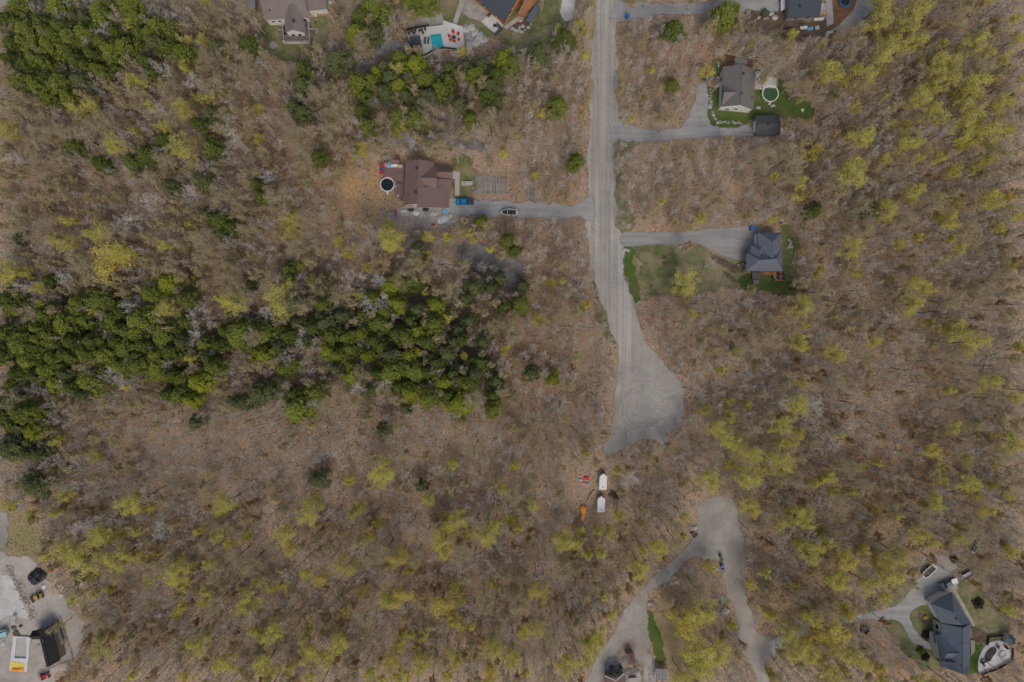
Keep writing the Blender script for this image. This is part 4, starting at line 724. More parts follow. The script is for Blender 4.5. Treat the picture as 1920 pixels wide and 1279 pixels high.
def box_thing(name, label, cat, px, py, z, d, mat, rz=0, topmat=None, topname='lid', group=None):
    t = thing(name, label, cat, P(px, py, z), rz, group); m = MB(); m.box((0, 0, d[2] / 2), d, taper=.96); m.build('body', mat, t)
    m = MB(); m.box((0, 0, d[2] + .03), (d[0] * 1.03, d[1] * 1.03, .07)); m.build(topname, topmat or mat, t); return t
box_thing('storage_box', 'grey storage box left of the small brown shed', 'box', 723.5, 297, .02, (1.4, 1.5, 1), 'grey_metal', .1); box_thing('storage_box', 'white storage bench on the brown deck', 'box', 740, 311.5, 1.3, (2.0, .8, .6), 'white_paint', .05); box_thing('storage_box', 'pale bench with a red front on the brown deck', 'bench', 751, 312, 1.3, (1.3, .8, .6), 'white_paint', .02, 'pale_stone')
sheet('pool_float', 'blue pool float spread on the brown deck', 'pool float', [(727, 308), (734, 307), (735, 315), (730, 318), (727, 314)], 1.32, 'sky_blue', crinkle=.25); sheet('beach_towel', 'pink towel beside the blue pool float', 'towel', [(721, 309), (727, 308), (727, 315), (723, 314)], 1.31, 'pink_plastic', crinkle=.12); sheet('bench_cushion', 'red strip cushion at the foot of the white bench', 'cushion', [(736, 314), (748, 315), (748, 317), (736, 316)], 1.32, 'red_paint', .1)
for i, (x, y, mt_, lb) in enumerate(((714, 313, 'red_paint', 'upper red chair at the left edge of the brown deck'), (713.5, 324, 'red_paint', 'lower red chair at the left edge of the brown deck'), (714, 318, 'blue_plastic', 'blue chair between two red chairs on the brown deck'))): chair('deck_chair', lb, mt_, P(x + 3, y, 1.3), .3 * i, 'coloured chairs on the brown deck', s=1.25)
t = thing('patio_table', 'round maroon table on the brown deck beside the pool', 'table', P(748, 349, 1.3)); m = MB(); m.tube((0, 0, .7), (0, 0, .76), .85, .85, 20); m.build('tabletop', 'deck_brown', t); m = MB(); m.tube((0, 0, 0), (0, 0, .7), .06, .06, 8); m.build('leg', 'dark_metal', t)
for i, (x, y) in enumerate(((742.5, 350), (741, 344))): chair('deck_chair', ('lower' if i == 0 else 'upper') + ' pale chair between the round pool and the maroon table', 'pale_stone', P(x, y, 1.3), 2 * i, 'pale chairs by the maroon table', s=1.0)
def pickup(name, label, px, py, rz, paint, bed='tonneau', L=5.8, bedopen=False):
    t = thing(name, label, 'pickup truck', P(px, py, .1), rz); W = 1.95; k = L / 5.8
    prof = [(-2.9, .45), (2.85, .45), (2.9, .75), (2.75, 1.0), (1.3, 1.12), (-2.85, 1.12)]
    m = MB(); n = len(prof)
    for_sides = [(-1, 0), (1, 0)]
    vs = [(x * k, -W / 2 * (1 if z < 1 else .96), z) for x, z in prof] + [(x * k, W / 2 * (1 if z < 1 else .96), z) for x, z in prof]
    m.add(vs, [tuple(range(n)), tuple(range(2 * n - 1, n - 1, -1))] + [(i, n + i, n + (i + 1) % n, (i + 1) % n) for i in range(n)]); m.box((2.75 * k, 0, .55), (.3, W * .98, .25)); m.build('body', paint, t)
    m = MB(); m.box((.25 * k, 0, 1.38), (2.5 * k, W * .88, .5), taper=.80); m.build('cabin_glass', 'glass', t)
    m = MB(); m.box((.2 * k, 0, 1.68), (1.75 * k, W * .74, .10), taper=.9); m.build('cabin_roof', paint, t)
    m = MB(); m.box((2.05 * k, 0, 1.11), (1.35 * k, W * .80, .06), taper=.92); m.build('bonnet', paint, t)
    m = MB()
    if bedopen:
        for s in (-1, 1): m.box((-1.95 * k, s * W * .45, 1.2), (1.85 * k, .1, .22))
        m.box((-2.83 * k, 0, 1.2), (.1, W * .9, .22)); m.box((-1.95 * k, 0, 1.15), (1.7 * k, W * .8, .04))
    else: m.box((-1.95 * k, 0, 1.18), (1.85 * k, W * .92, .1))
    m.build('bed_cover' if not bedopen else 'cargo_bed', bed, t)
    for sx in (1.85, -1.75):
        for sy in (-1, 1):
            m = MB(); m.tube((sx * k, sy * (W / 2 - .24), .38), (sx * k, sy * (W / 2 + .02), .38), .38, .38, 16); o = m.build('wheel', 'tyre', t); m = MB(); m.tube((sx * k, sy * (W / 2 + .0), .38), (sx * k, sy * (W / 2 + .04), .38), .2, .2, 12); m.build('rim', 'grey_metal', o)
    for sy in (-1, 1):
        m = MB(); m.box((2.88 * k, sy * .72, .82), (.1, .34, .16)); m.build('headlight', 'white_paint', t); m = MB(); m.box((-2.88 * k, sy * .85, .9), (.08, .14, .3)); m.build('tail_light', 'red_paint', t); m = MB(); m.box((1.15 * k, sy * (W / 2 + .12), 1.2), (.14, .22, .16)); m.build('wing_mirror', 'black_plastic', t)
    return t
pickup('pickup_truck', 'bright blue pickup truck with a black bed cover on the gravel drive', 871.5, 379, math.pi, 'truck_blue')
def motorboat(name, label, px, py, rz, L=5.2, W=2.1, hull='boat_white', floor='boat_dark', blunt=.0, trailer=True, z0=.55, win=True, motor=True):
    t = thing(name, label, 'boat', P(px, py, z0), rz); xs = np.linspace(-L / 2, L / 2, 13)
    def hw(x, k=1.0):
        u = (x + L / 2) / L; return W / 2 * k * (1 - max(0, (u - .45) / .55) ** (2.3 + blunt)) ** (.8) if u > .45 else W / 2 * k * (.93 + .07 * u / .45)
    def outline(k, inset=0): xx = np.linspace(-L / 2 + inset, L / 2 - inset * 1.6, 15); return [(x, -hw(x, k)) for x in xx] + [(x, hw(x, k)) for x in xx[::-1]]
    def loft(rings, cap0=True, cap1=True):
        m = MB(); n = len(rings[0][0]); vs = []; fs = []
        for pts, z in rings: vs += [(p[0], p[1], z) for p in pts]
        for r in range(len(rings) - 1):
            for i in range(n): j = (i + 1) % n; fs.append((r * n + i, r * n + j, (r + 1) * n + j, (r + 1) * n + i))
        if cap0: fs.append(tuple(range(n - 1, -1, -1)))
        if cap1: fs.append(tuple(range((len(rings) - 1) * n, len(rings) * n)))
        m.add(vs, fs); return m
    loft([(outline(.35, .5), 0.0), (outline(.85, .15), .35), (outline(1.0), .9), (outline(.80, .32), .92), (outline(.78, .34), .45)]).build('hull', hull, t, smooth=False)
    m = loft([(outline(.76, .36), .46), (outline(.76, .36), .52)]); m.build('cockpit_floor', floor, t)
    if win: m = MB(); m.box((L * .12, 0, 1.05), (.08, W * .72, .3), ry=-.5); m.build('windscreen', 'glass', t); m = MB(); m.box((L * .10, 0, .75), (.3, W * .7, .45)); m.build('console', hull, t)
    for sx in (-.25, -.02):
        for sy in (-1, 1): m = MB(); m.box((sx * L, sy * W * .2, .68), (.5, .5, .35)); m.build('seat', 'cushion_grey' if floor == 'boat_dark' else 'boat_tan', t)
    if motor: m = MB(); m.box((-L / 2 - .25, 0, .8), (.4, .4, .7), taper=.8); m.build('outboard_motor', 'white_paint', t)
    if trailer:
        tr = thing('boat_trailer', 'grey trailer carrying the ' + label.split(' ')[0] + ' boat ' + ('beside the blue pickup drive' if px < 1200 else 'at the slate-roofed house'), 'trailer', P(px, py, .06), rz); m = MB()
        for sy in (-1, 1): m.tube((-L / 2, sy * W * .3, .45), (L * .3, sy * W * .25, .45), .06, .06, 6); m.tube((L * .3, sy * W * .25, .45), (L / 2 + .9, 0, .45), .05, .05, 6)
        m.box((-L * .15, 0, .42), (.1, W * .9, .1)); m.build('frame', 'grey_metal', tr)
        for sy in (-1, 1): m = MB(); m.tube((-L * .15, sy * (W / 2 - .1), .3), (-L * .15, sy * (W / 2 + .1), .3), .3, .3, 14); m.build('wheel', 'tyre', tr)
    return t
motorboat('motorboat', 'white motorboat with a dark cockpit on the gravel drive right of the blue pickup', 954, 398.5, math.pi - .03)
t = thing('saw_table', 'pale wooden platform left of the log pile', 'platform', P(876, 344.5)); m = MB(); m.box((-.6, 0, .35), (2.6, 1.5, .08)); m.build('tabletop', 'wood_tan', t); m = MB(); m.box((.6, .05, .5), (2.2, 1.2, .2)); m.build('board_stack', 'concrete', t)
for a in ((-1.6, -.6), (-1.6, .6), (1.2, -.6), (1.2, .6)): m = MB(); m.box((a[0], a[1], .16), (.12, .12, .3)); m.build('leg', 'wood_grey', t)
rr = random.Random(8); L0 = None
for i in range(34):
    u = i / 33; x = 894 + u * 56; ln = (33 + 5 * math.sin(u * 3.1)) * S * rr.uniform(.82, 1.0); y = 346 + u * 2 + rr.uniform(-1.5, 1.5); lay = i % 2
    if L0 is None:
        t = thing('log', 'leftmost cut log in the log pile', 'log', (0, 0, 0), 0, 'logs in the pile'); m = MB(); m.tube((0, -2.6, 0), (0, 2.6, 0), .12, .09, 9); m.build('bark', 'log_bark', t); m = MB(); m.tube((0, -2.62, 0), (0, -2.605, 0), .13, .13, 9); m.tube((0, 2.605, 0), (0, 2.62, 0), .1, .1, 9); m.build('cut_ends', 'log_end', t); L0 = t
        L0.location = P(x, y, .25); L0.rotation_euler.z = .04
    else: o = dup(L0, P(x, y, .2 + lay * .12), rr.uniform(-.05, .05) + .10 * u, '%s cut log in the log pile' % (ORD[i] + ' from the left,' if i < 17 else ORD[33 - i] + ' from the right,'), 'logs in the pile', (rr.uniform(.8, 1.4),) * 1 + (ln / 5.2, rr.uniform(.8, 1.3)))
block((884, 322), (958, 322), (958, 372), (884, 372), )
FW = MB(); rr = random.Random(5)
for i in range(110):
    if i < 40: x, y = rr.gauss(897, 3.5), rr.gauss(334, 4)
    else: x, y = rr.gauss(897, 7), rr.gauss(360, 3.2)
    p = P(x, y, .15); a = rr.random() * 3.14; FW.tube((p.x, p.y, .12 + rr.random() * .3), (p.x + .45 * math.cos(a), p.y + .45 * math.sin(a), .14 + rr.random() * .3), .12, .11, 6)
o = FW.build('split_firewood', 'log_bark'); o['kind'] = 'stuff'; tag(o, 'loose split firewood scattered at the left end of the log pile', 'firewood')
def pallet_proto():
    t = thing('pallet', '', 'pallet', (0, 0, 0), 0, 'pallets below the brown house'); m = MB()
    for k in range(6): m.box((-.7 + k * .28, 0, .3), (.20, 1.5, .05))
    m.build('deck_boards', 'pallet_wood', t); m = MB()
    for y in (-.75, 0, .75): m.box((0, y, .16), (1.75, .1, .22))
    m.build('stringer', 'wood_grey', t); return t
PL = pallet_proto(); first = True
ps = [(750, 412), (761, 412), (772, 413), (750, 420), (761, 420.5), (772, 422), (783, 414), (783, 423), (713, 399), (719.5, 399), (713, 408), (719, 408)]
for i, (x, y) in enumerate(ps):
    lb = 'grey pallet, %s in the pallet rows below the brown house' % ['top left', 'second in the top row', 'third in the top row', 'bottom left', 'second in the bottom row', 'third in the bottom row', 'top right', 'bottom right'][i] if i < 8 else 'grey pallet, the %s of four near the bushes left of the pallet row' % ['upper left', 'upper right', 'lower left', 'lower right'][i - 8]
    if first: PL.location = P(x, y, .07); PL['label'] = lb; first = False
    else: dup(PL, P(x, y, .07), R.uniform(-.08, .08), lb, scale=(1, 1, R.uniform(.9, 2.0)) if i < 8 else (.62, .8, 1.5))
block((705, 392), (800, 388), (862, 400), (862, 428), (705, 430))
box_thing('storage_box', 'pale blue bin with a red front left of the pallets', 'bin', 738, 404, .05, (1.0, 2.0, 1.0), 'sky_blue', .05, 'grey_metal'); sheet('tarpaulin', 'small red tarp on the pale blue bin', 'tarpaulin', [(741, 395), (744, 394), (744, 405), (742, 407)], .3, 'red_paint', crinkle=.3)
for i, (pl, mt_, lb) in enumerate((([(750, 394), (763, 393), (763, 398), (752, 399)], 'white_tarp', 'pale tarp at the left under the brown house wall'), ([(772, 397), (787, 395), (787, 401), (780, 405), (773, 401)], 'white_tarp', 'white crumpled sheet under the middle of the brown house'), ([(806, 398), (820, 397), (820, 404), (806, 405)], 'pale_stone', 'pale slab pile under the brown house'), ([(820, 412), (830, 405), (842, 404), (842, 415), (830, 419), (822, 419)], 'white_tarp', 'large white tarp with debris at the corner of the drive'), ([(838, 402), (848, 400), (848, 408), (840, 410)], 'pale_stone', 'pale debris heap nearest the drive'), ([(829, 392), (838, 392), (838, 400), (830, 400)], 'sky_blue', 'blue-grey crate cover under the corner of the brown house'), ([(741, 361), (749, 358), (750, 367), (743, 367)], 'white_tarp', 'white sheet below the deck pool'), ([(764, 392), (776, 391), (775, 396), (765, 397)], 'black_tarp', 'black tarp against the brown house wall'), ([(793, 391), (804, 391), (804, 396), (794, 396)], 'black_tarp', 'dark sheet against the brown house wall right of the middle'), ([(808, 420), (815, 419), (816, 424), (810, 424)], 'red_paint', 'small red plastic sheet beyond the pallets'))):
    sheet('tarpaulin', lb, 'tarpaulin', pl, .08, mt_, crinkle=.5)
JUNK = MB(); rr = random.Random(12)
for i in range(170):
    x = rr.uniform(748, 850); y = rr.gauss(399, 5) if x < 815 else rr.gauss(407, 6); p = P(x, min(y, 426))
    if y < 389: continue
    if rr.random() < .5: JUNK.box((p.x, p.y, .25), (rr.uniform(.2, 1.6), rr.uniform(.1, .5), rr.uniform(.05, .5)), rr.random() * 3)
    else: JUNK.rock((p.x, p.y, .2), rr.uniform(.1, .35), rr.uniform(.1, .3), .22, i)
o = JUNK.build('scrap', 'concrete'); o['kind'] = 'stuff'; tag(o, 'scattered scrap and building rubble under the wall of the brown-roofed house', 'scrap')

# ------------- slate-roofed house, lower right
h = house('house', 'large slate-roofed house with a cream garage wing and stone pool patio', 'house', [(1742, 1130), (1786, 1106), (1830, 1171), (1830, 1230), (1818, 1262), (1750, 1258), (1752, 1190)])
rf, wl, wg = MB(), MB(), MB()
WF = gable(rf, wl, [(1745, 1132), (1785, 1110), (1820, 1170), (1763.5, 1169)][::1], 4.4, 7.6, hip=(.42, .1), inset=.45)
WM = gable(rf, wl, [(1820, 1170), (1764.5, 1169), (1766.5, 1251), (1818, 1258)], 4.7, 8.0)
WX = gable(rf, wl, [(1764, 1245), (1756, 1190), (1796, 1190), (1796, 1245)], 4.6, 7.4, hip=(.16, 0), inset=.7)
rf.build('roof', 'roof_slate', h, True); wl.build('wall', 'cream_wall', h, True)
window(h, WF[0], WF[1], .5, 1.3, 4.6, 2.2, 'mat_black', 'garage_door'); window(h, WF[0], WF[1], .12, 2.4, .9, .9); window(h, WF[0], WF[1], .9, 2.4, .9, .9)
for t_ in (.2, .45, .7): window(h, WF[3], WF[0], t_, 2.2, 1.0, 1.4)
for t_ in (.12, .9): window(h, WM[1], WM[2], t_, 2.4, 1.4, 1.6)
window(h, WM[0], WM[1], .2, 2.4, 1.6, 1.6)
d = MB(); dw = MB(); gable(d, dw, [(1769, 1244), (1769, 1233), (1792, 1233), (1792, 1244)], 5.6, 7.0, inset=.2); d.build('dormer_roof', 'roof_slate', h, True); dw.build('dormer_wall', 'cream_wall', h, True)
for (x, y) in ((1804, 1206), (1803, 1249), (1794, 1161)): vent(h, x, y, 7.6, .28, .4)
m = MB(); shell(m, [[P(1743, 1184, 2.6), P(1762, 1184, 3.2), P(1762, 1207, 3.2), P(1743, 1204, 2.6)]], .15); m.build('porch_roof', 'roof_slate', h, True)
deck(h, [(1820, 1200), (1828, 1202), (1828, 1222), (1821, 1229)], .6, 'deck_tan')
pp = [(1849.5, 1208), (1860, 1203), (1872, 1201), (1884, 1206), (1892, 1213), (1894, 1235), (1868, 1251), (1839, 1262), (1833, 1245), (1839, 1225)]; block(*pp); block((1860, 1185), (1906, 1185), (1908, 1212), (1870, 1215))
patch('pool_patio', pp, .12, 'patio_pale', jit=.1, fadew=0)
c = P(1856.6, 1226.5); t = thing('swimming_pool', 'covered kidney-shaped pool with a dark brown surface on the stone patio', 'pool', (c.x, c.y, 0), math.radians(57))
def kidney(k): return [(2.7 * k * math.cos(a) * (1 + .0), 1.55 * k * math.sin(a) - (.55 * math.exp(-((a - 4.71) ** 2) / .25) * -1 if True else 0)) for a in np.linspace(0, 6.2832, 28, endpoint=False)]
m = MB(); m.prism(kidney(1.06), .1, .17); m.build('coping', 'concrete', t); m = MB(); m.prism(kidney(.98), .15, .185); m.build('pool_cover', 'brown_water', t)
rr = random.Random(4)
for i in range(7):
    a = rr.random() * 6.28; m = MB(); s = rr.uniform(.4, .8); m.rock((0, 0, .2), s, s * .7, .5, 300 + i); o = m.build('boulder', 'stone' if i % 2 else 'mulch'); o.location = P(1843 + rr.gauss(0, 3), 1242 + rr.gauss(0, 2.4), .1); tag(o, '%s dark rock in the waterfall pile at the lower end of the brown pool' % ORD[i], 'boulder', 'waterfall rocks')
pole_fence('metal_fence', 'dark fence curving along the lower side of the stone pool patio', [(1839, 1263), (1868, 1253), (1896, 1237), (1897, 1214)], .1); pole_fence('metal_fence', 'dark fence between the lawn and the pool patio of the slate-roofed house', [(1849, 1208), (1852, 1193), (1878, 1190)], .05)
sh = thing('shed', 'slate-roofed pool shed above the stone pool patio', 'shed', P(1893, 1200)); rf, wl = MB(), MB(); gable(rf, wl, [(1882, 1200), (1895, 1188), (1905, 1199), (1892, 1211)], 2.4, 3.3, inset=.3, thick=.12); rf.build('roof', 'roof_slate', sh, True); wl.build('wall', 'cream_wall', sh, True); m = MB(); p = P(1885, 1206, 1); m.box((p.x, p.y, 1), (.8, .1, 1.8), math.radians(-45)); m.build('door', 'white_paint', sh, True)
box_thing('barbecue', 'black grill and shelves left of the pool shed', 'barbecue', 1881, 1196, .1, (1.8, .8, 1.1), 'dark_metal', .7)
for i, (x, y) in enumerate(((1869, 1211), (1884, 1211))): chair('patio_chair', ('left' if i == 0 else 'right') + ' brown chair at the top of the stone pool patio', 'rust', P(x, y, .12), 1 + i, 'chairs on the stone patio', s=1.2)
t = thing('fire_ring', 'pale round ring set in the stone patio right of the pool', 'fire ring', P(1880, 1226, .12)); m = MB(); m.ring((0, 0), .8, 1.1, 0, .25, 24); m.build('rim', 'concrete', t); m = MB(); m.tube((0, 0, .02), (0, 0, .06), .8, .8, 20); m.build('ash_bed', 'pale_concrete', t)
motorboat('motorboat', 'brown motorboat with a white rim at the top of the slate-roofed house drive', 1739, 1070.5, math.radians(222), 5.3, 2.3, floor='boat_tan', blunt=1.2)
pickup('pickup_truck', 'grey-green pickup truck parked above the slate-roofed garage', 1775, 1092.5, math.radians(203), 'pickup_grey', 'trailer_white', 5.9, bedopen=True)
t = thing('utility_trailer', 'dark green utility trailer beyond the grey-green pickup', 'trailer', P(1809.5, 1077.5, .05), math.radians(208)); m = MB()
m.box((0, 0, .5), (3.6, 1.8, .1)); m.build('floor', 'trailer_grey', t); m = MB()
for s in (-1, 1): m.box((0, s * .9, .85), (3.6, .07, .6))
m.box((-1.8, 0, .85), (.07, 1.8, .6)); m.box((1.8, 0, .85), (.07, 1.8, .6)); m.build('side_wall', 'trailer_green', t); m = MB(); m.tube((1.8, .5, .45), (2.9, 0, .45), .06); m.tube((1.8, -.5, .45), (2.9, 0, .45), .06); m.build('tongue', 'dark_metal', t)
for s in (-1, 1): m = MB(); m.tube((-.2, s * .98, .33), (-.2, s * 1.18, .33), .33, .33, 14); m.build('wheel', 'tyre', t)
motorboat('kayak', 'long pale blue kayak lying in the wood above the slate-roofed house', 1827.5, 1024.5, math.radians(58), 4.2, .95, mat_simple('kayak_blue', (.50, .60, .62), rough=.4), 'boat_white', -.6, False, .1, False, False)
bpy.data.objects[-1:] if False else None
block((1815, 1010), (1840, 1010), (1840, 1036), (1815, 1036))
def bush(name, label, px, py, r, hgt, mat, n=900, s=.22, group=None, seed=0, cat='bush'):
    rg = np.random.default_rng(seed + 77); t = thing(name, label, cat, P(px, py, .05), 0, group)
    m = MB(); 
    for k in range(14): a = k * .9; m.tube((0, 0, 0), (r * .75 * math.cos(a), r * .75 * math.sin(a), hgt * (.5 + .4 * (k % 3) / 2)), .05, .015, 4)
    m.build('stem', 'twig_brown', t)
    d = rg.normal(size=(n, 3)); d /= np.linalg.norm(d, axis=1)[:, None]; d[:, 2] = abs(d[:, 2]); c = d * np.array([r, r, hgt]) * (rg.random((n, 1)) ** .33) * (1 + .18 * np.sin(5 * np.arctan2(d[:, 1:2], d[:, 0:1]) + seed))
    o = quads_obj('foliage', c, rg.uniform(s * .6, s * 1.3, n), rg, mat); o.parent = t; return t
def quads_obj(name, c, s, rg, mat, up=.0):
    n = len(c); a = rg.normal(size=(n, 3)); a[:, 2] += up; a /= np.linalg.norm(a, axis=1)[:, None]; b = np.cross(a, rg.normal(size=(n, 3))); b /= np.linalg.norm(b, axis=1)[:, None]; e = np.cross(a, b)
    s = np.asarray(s)[:, None] / 2; v = np.stack([c - b * s - e * s * .7, c + b * s - e * s * .7, c + b * s * .7 + e * s, c - b * s * .7 + e * s], 1).reshape(-1, 3)
    return mesh_np(name, v, np.arange(4 * n).reshape(-1, 4), mat)
def mesh_np(name, v, f, mat, obj=True):
    me = bpy.data.meshes.new(name); nf, k = f.shape; me.vertices.add(len(v)); me.vertices.foreach_set('co', np.ascontiguousarray(v, dtype=np.float32).ravel()); me.loops.add(nf * k); me.loops.foreach_set('vertex_index', np.ascontiguousarray(f, dtype=np.int32).ravel()); me.polygons.add(nf)
    me.polygons.foreach_set('loop_start', np.arange(0, nf * k, k, dtype=np.int32)); me.polygons.foreach_set('loop_total', np.full(nf, k, dtype=np.int32)); me.update(calc_edges=True)
    if mat is not None: me.materials.append(M[mat] if isinstance(mat, str) else mat)
    if not obj: return me
    o = bpy.data.objects.new(name, me); COL.objects.link(o); return o
M['bush_brown'] = mat_leaf('bush_brown', ((.08, .05, .045), (.12, .075, .06), (.07, .05, .04)), .2); M['bush_dark'] = mat_leaf('bush_dark', ((.05, .045, .04), (.09, .08, .07), (.05, .05, .045)), .2)
for i, (x, y, r, mt_, lb) in enumerate(((1833, 1131, 1.9, 'bush_dark', 'dark brown round shrub on the lawn right of the slate-roofed garage'), (1734, 1231, 1.4, 'bush_brown', 'dark brown shrub left of the slate-roofed house'), (1621, 1180, 1.5, 'bush_dark', 'dark shrub under the gravel drive to the slate-roofed house'), (1736, 1190, 1.5, 'bush_brown', 'reddish brown shrub at the front porch of the slate-roofed house'), (1725, 1219, 1.3, 'pine_dark', 'low green shrub below the front walk of the slate-roofed house'), (1788, 1048, 1.2, 'pine_dark', 'low green shrub at the top of the slate-roofed house drive'), (1486, 536, 1.3, 'bush_brown', 'dark shrub at the lower right corner of the blue-grey house lawn'), (1433, 25, 1.4, 'pine_dull', 'dark shrub left of the dark roof at the top right'))):
    bush('shrub', lb, x, y, r, 1.3, mt_, seed=i)
patch('planting_bed', [(1722, 1147), (1729, 1148), (1738, 1160), (1742, 1166), (1732, 1167), (1723, 1158)], .060, 'soil_shade_patch', fadew=.2, clear=False)
bush('shrub', 'small yellow-green shrub in the oval bed of the slate-roofed house', 1735, 1157, .7, .7, 'bud_yellow', 300, seed=20)

# ------------- two white cargo trailers and the orange tarpaulin
def cargo(label, top, bot, zt=2.3, W=2.35, seed=0):
    a = P(*top, zt); b = P(*bot, zt); c = (a + b) / 2; L = (a - b).length; ang = math.atan2(a.y - b.y, a.x - b.x); t = thing('cargo_trailer', label, 'trailer', (c.x, c.y, .05), ang); x1, x0 = L / 2, -L / 2
    m = MB(); out_ = [(x0, -W / 2), (x1 - .9, -W / 2), (x1, 0), (x1 - .9, W / 2), (x0, W / 2)]; m.prism(out_, .5, zt - .08); m.build('body', 'trailer_white' if seed else 'trailer_white', t)
    m = MB(); cen = (0, 0); m.add([(p[0] * 1.01, p[1] * 1.02, zt - .08) for p in out_] + [(p[0] * .97, p[1] * .8, zt + .03) for p in out_], [(i, (i + 1) % 5, 5 + (i + 1) % 5, 5 + i) for i in range(5)] + [(5, 6, 7, 8, 9)]); m.build('roof', 'trailer_white', t)
    m = MB(); m.tube((x1 - .5, 0, .5), (x1 + .8, 0, .5), .07); m.tube((x1 - .9, -.9, .5), (x1 + .6, 0, .5), .05); m.tube((x1 - .9, .9, .5), (x1 + .6, 0, .5), .05); m.tube((x1 + .6, 0, .05), (x1 + .6, 0, .8), .05); m.build('tongue', 'dark_metal', t)
    m = MB(); m.box((x0 - .02, 0, 1.35), (.06, W * .9, 1.6)); m.build('rear_door', 'trailer_grey', t); m = MB(); m.box((L * .15, W / 2 + .03, 1.3), (.8, .06, 1.5)); o = m.build('side_door', 'trailer_white', t); m = MB(); m.box((L * .15 + .3, W / 2 + .08, 1.2), (.12, .05, .05)); m.build('handle', 'dark_metal', o)
    for sx in (-.55, .25):
        for s in (-1, 1): m = MB(); m.tube((sx, s * (W / 2 - .02), .35), (sx, s * (W / 2 + .2), .35), .34, .34, 14); m.build('wheel', 'tyre', t)
    for s in (-1, 1): m = MB(); m.box((-.15, s * (W / 2 + .12), .74), (1.7, .26, .07)); m.build('mudguard', 'trailer_grey', t)
    m = MB(); m.box((x0 + .9, 0, zt + .06), (.5, .5, .1)); m.build('roof_vent', 'trailer_grey', t)
cargo('upper white cargo trailer with a pointed nose in the clearing', (1132, 888), (1130, 918.5)); cargo('lower white cargo trailer with a pointed nose in the clearing', (1128, 930.5), (1126.8, 960.5), seed=1)
pts = [(1087, 949), (1099, 949), (1098, 960), (1095.5, 968), (1093.5, 974.5), (1088.5, 973.5), (1088.5, 962)]
t = thing('covered_machine', 'tapering load under a bright orange tarpaulin in the clearing', 'tarpaulin', P(1093, 961)); c = P(1093, 961)
q = [P(*p) for p in pts][::-1]; q = smooth_closed([(p.x - c.x, p.y - c.y) for p in q], .3, True); n = len(q); rr = random.Random(2); vs = []; fs = []
for k_, z_ in ((1.05, .05), (1.0, .6), (.8, 1.1), (.35, 1.25)):
    for i, a in enumerate(q): f_ = 1 + .06 * math.sin(i * 2.1) * (1 if z_ < 1 else .3); vs.append((a.x * k_ * f_, a.y * (k_ if k_ > .9 else k_ * .9) * f_, z_ + rr.uniform(-.08, .08)))
for r_ in range(3):
    for i in range(n): j = (i + 1) % n; fs.append((r_ * n + i, r_ * n + j, (r_ + 1) * n + j, (r_ + 1) * n + i))
fs.append(tuple(range(3 * n, 4 * n))); m = MB(); m.add(vs, fs); m.build('tarpaulin', 'orange_tarp', t)
m = MB()
for x in (-1.1, 1.15): m.tube((x, 1.6, .15), (x * .9, -1.8, .15), .1, .08, 6)
m.build('frame', 'dead_wood', t); m = MB(); m.box((1.5, .3, .2), (.9, .25, .2), .2); m.box((1.3, -1, .2), (.5, .2, .2), .5); m.build('bracket', 'grey_metal', t)
lumber('white pole lying left of the orange tarpaulin', (1084, 957), (1081, 967), .09, 'white_paint', name='pole')
block((1060, 885), (1150, 880), (1150, 985), (1060, 985))
for i, (pl, mt_, lb) in enumerate((([(1094, 893), (1103, 893), (1104, 899), (1095, 899)], 'red_paint', 'red tarp on the junk pile left of the upper cargo trailer'), ([(1088, 903), (1097, 904), (1098, 909), (1090, 908)], 'pink_plastic', 'faded red sheet in the junk pile left of the upper trailer'), ([(1084, 898), (1092, 897), (1092, 903), (1085, 902)], 'trailer_grey', 'grey sheet in the junk pile left of the upper trailer'), ([(1097, 907), (1105, 904), (1105, 912), (1099, 912)], 'trailer_grey', 'grey-blue sheet at the lower right of the junk pile'))):
    sheet('tarpaulin', lb, 'tarpaulin', pl, .1, mt_, crinkle=.4)
BP = MB(); rr = random.Random(9)
for i in range(90):
    x, y = rr.gauss(1149, 5), rr.gauss(926, 3); p = P(x, y); a = rr.gauss(-.4, .6); L = rr.uniform(.6, 2.6); BP.tube((p.x, p.y, .1 + rr.random() * .4), (p.x + L * math.cos(a), p.y + L * math.sin(a), .1 + rr.random() * .5), .06, .03, 4)
o = BP.build('brush_pile', 'trunk_dark'); o['kind'] = 'stuff'; tag(o, 'dark pile of branches right of the gap between the cargo trailers', 'brush pile')
rr = random.Random(31)
for i, (x, y) in enumerate([(1109, 927), (1106, 931), (1104, 936), (1102, 939), (1112, 922)]):
    t = thing('log', '%s sawn log round from the top in the row left of the cargo trailers' % ORD[[1, 2, 3, 4, 0][i]], 'log', P(x, y, .3), .6 + .1 * i, 'sawn log rounds'); m = MB(); m.tube((-.5, 0, 0), (.5, 0, 0), .3, .28, 12); m.build('bark', 'wood_tan', t); m = MB(); m.tube((.5, 0, 0), (.515, 0, 0), .26, .26, 12); m.tube((-.515, 0, 0), (-.5, 0, 0), .26, .26, 12); m.build('cut_ends', 'log_end', t)
# dark vehicle at the lower loop
t = thing('quad_bike', 'dark quad bike parked left of the lower gravel loop', 'quad bike', P(1301, 1001, .05), math.radians(-50)); m = MB(); m.box((0, 0, .6), (2.1, .75, .45), taper=.8); m.build('body', 'black_plastic', t); m = MB(); m.box((-.25, 0, .9), (.9, .4, .16)); m.build('seat', 'cushion_grey', t); m = MB(); m.tube((.5, -.45, 1.05), (.5, .45, 1.05), .04); m.build('handlebar', 'grey_metal', t)
for sx in (-.75, .75):
    for s in (-1, 1): m = MB(); m.tube((sx, s * .45, .32), (sx, s * .75, .32), .32, .32, 12); m.build('wheel', 'tyre', t)

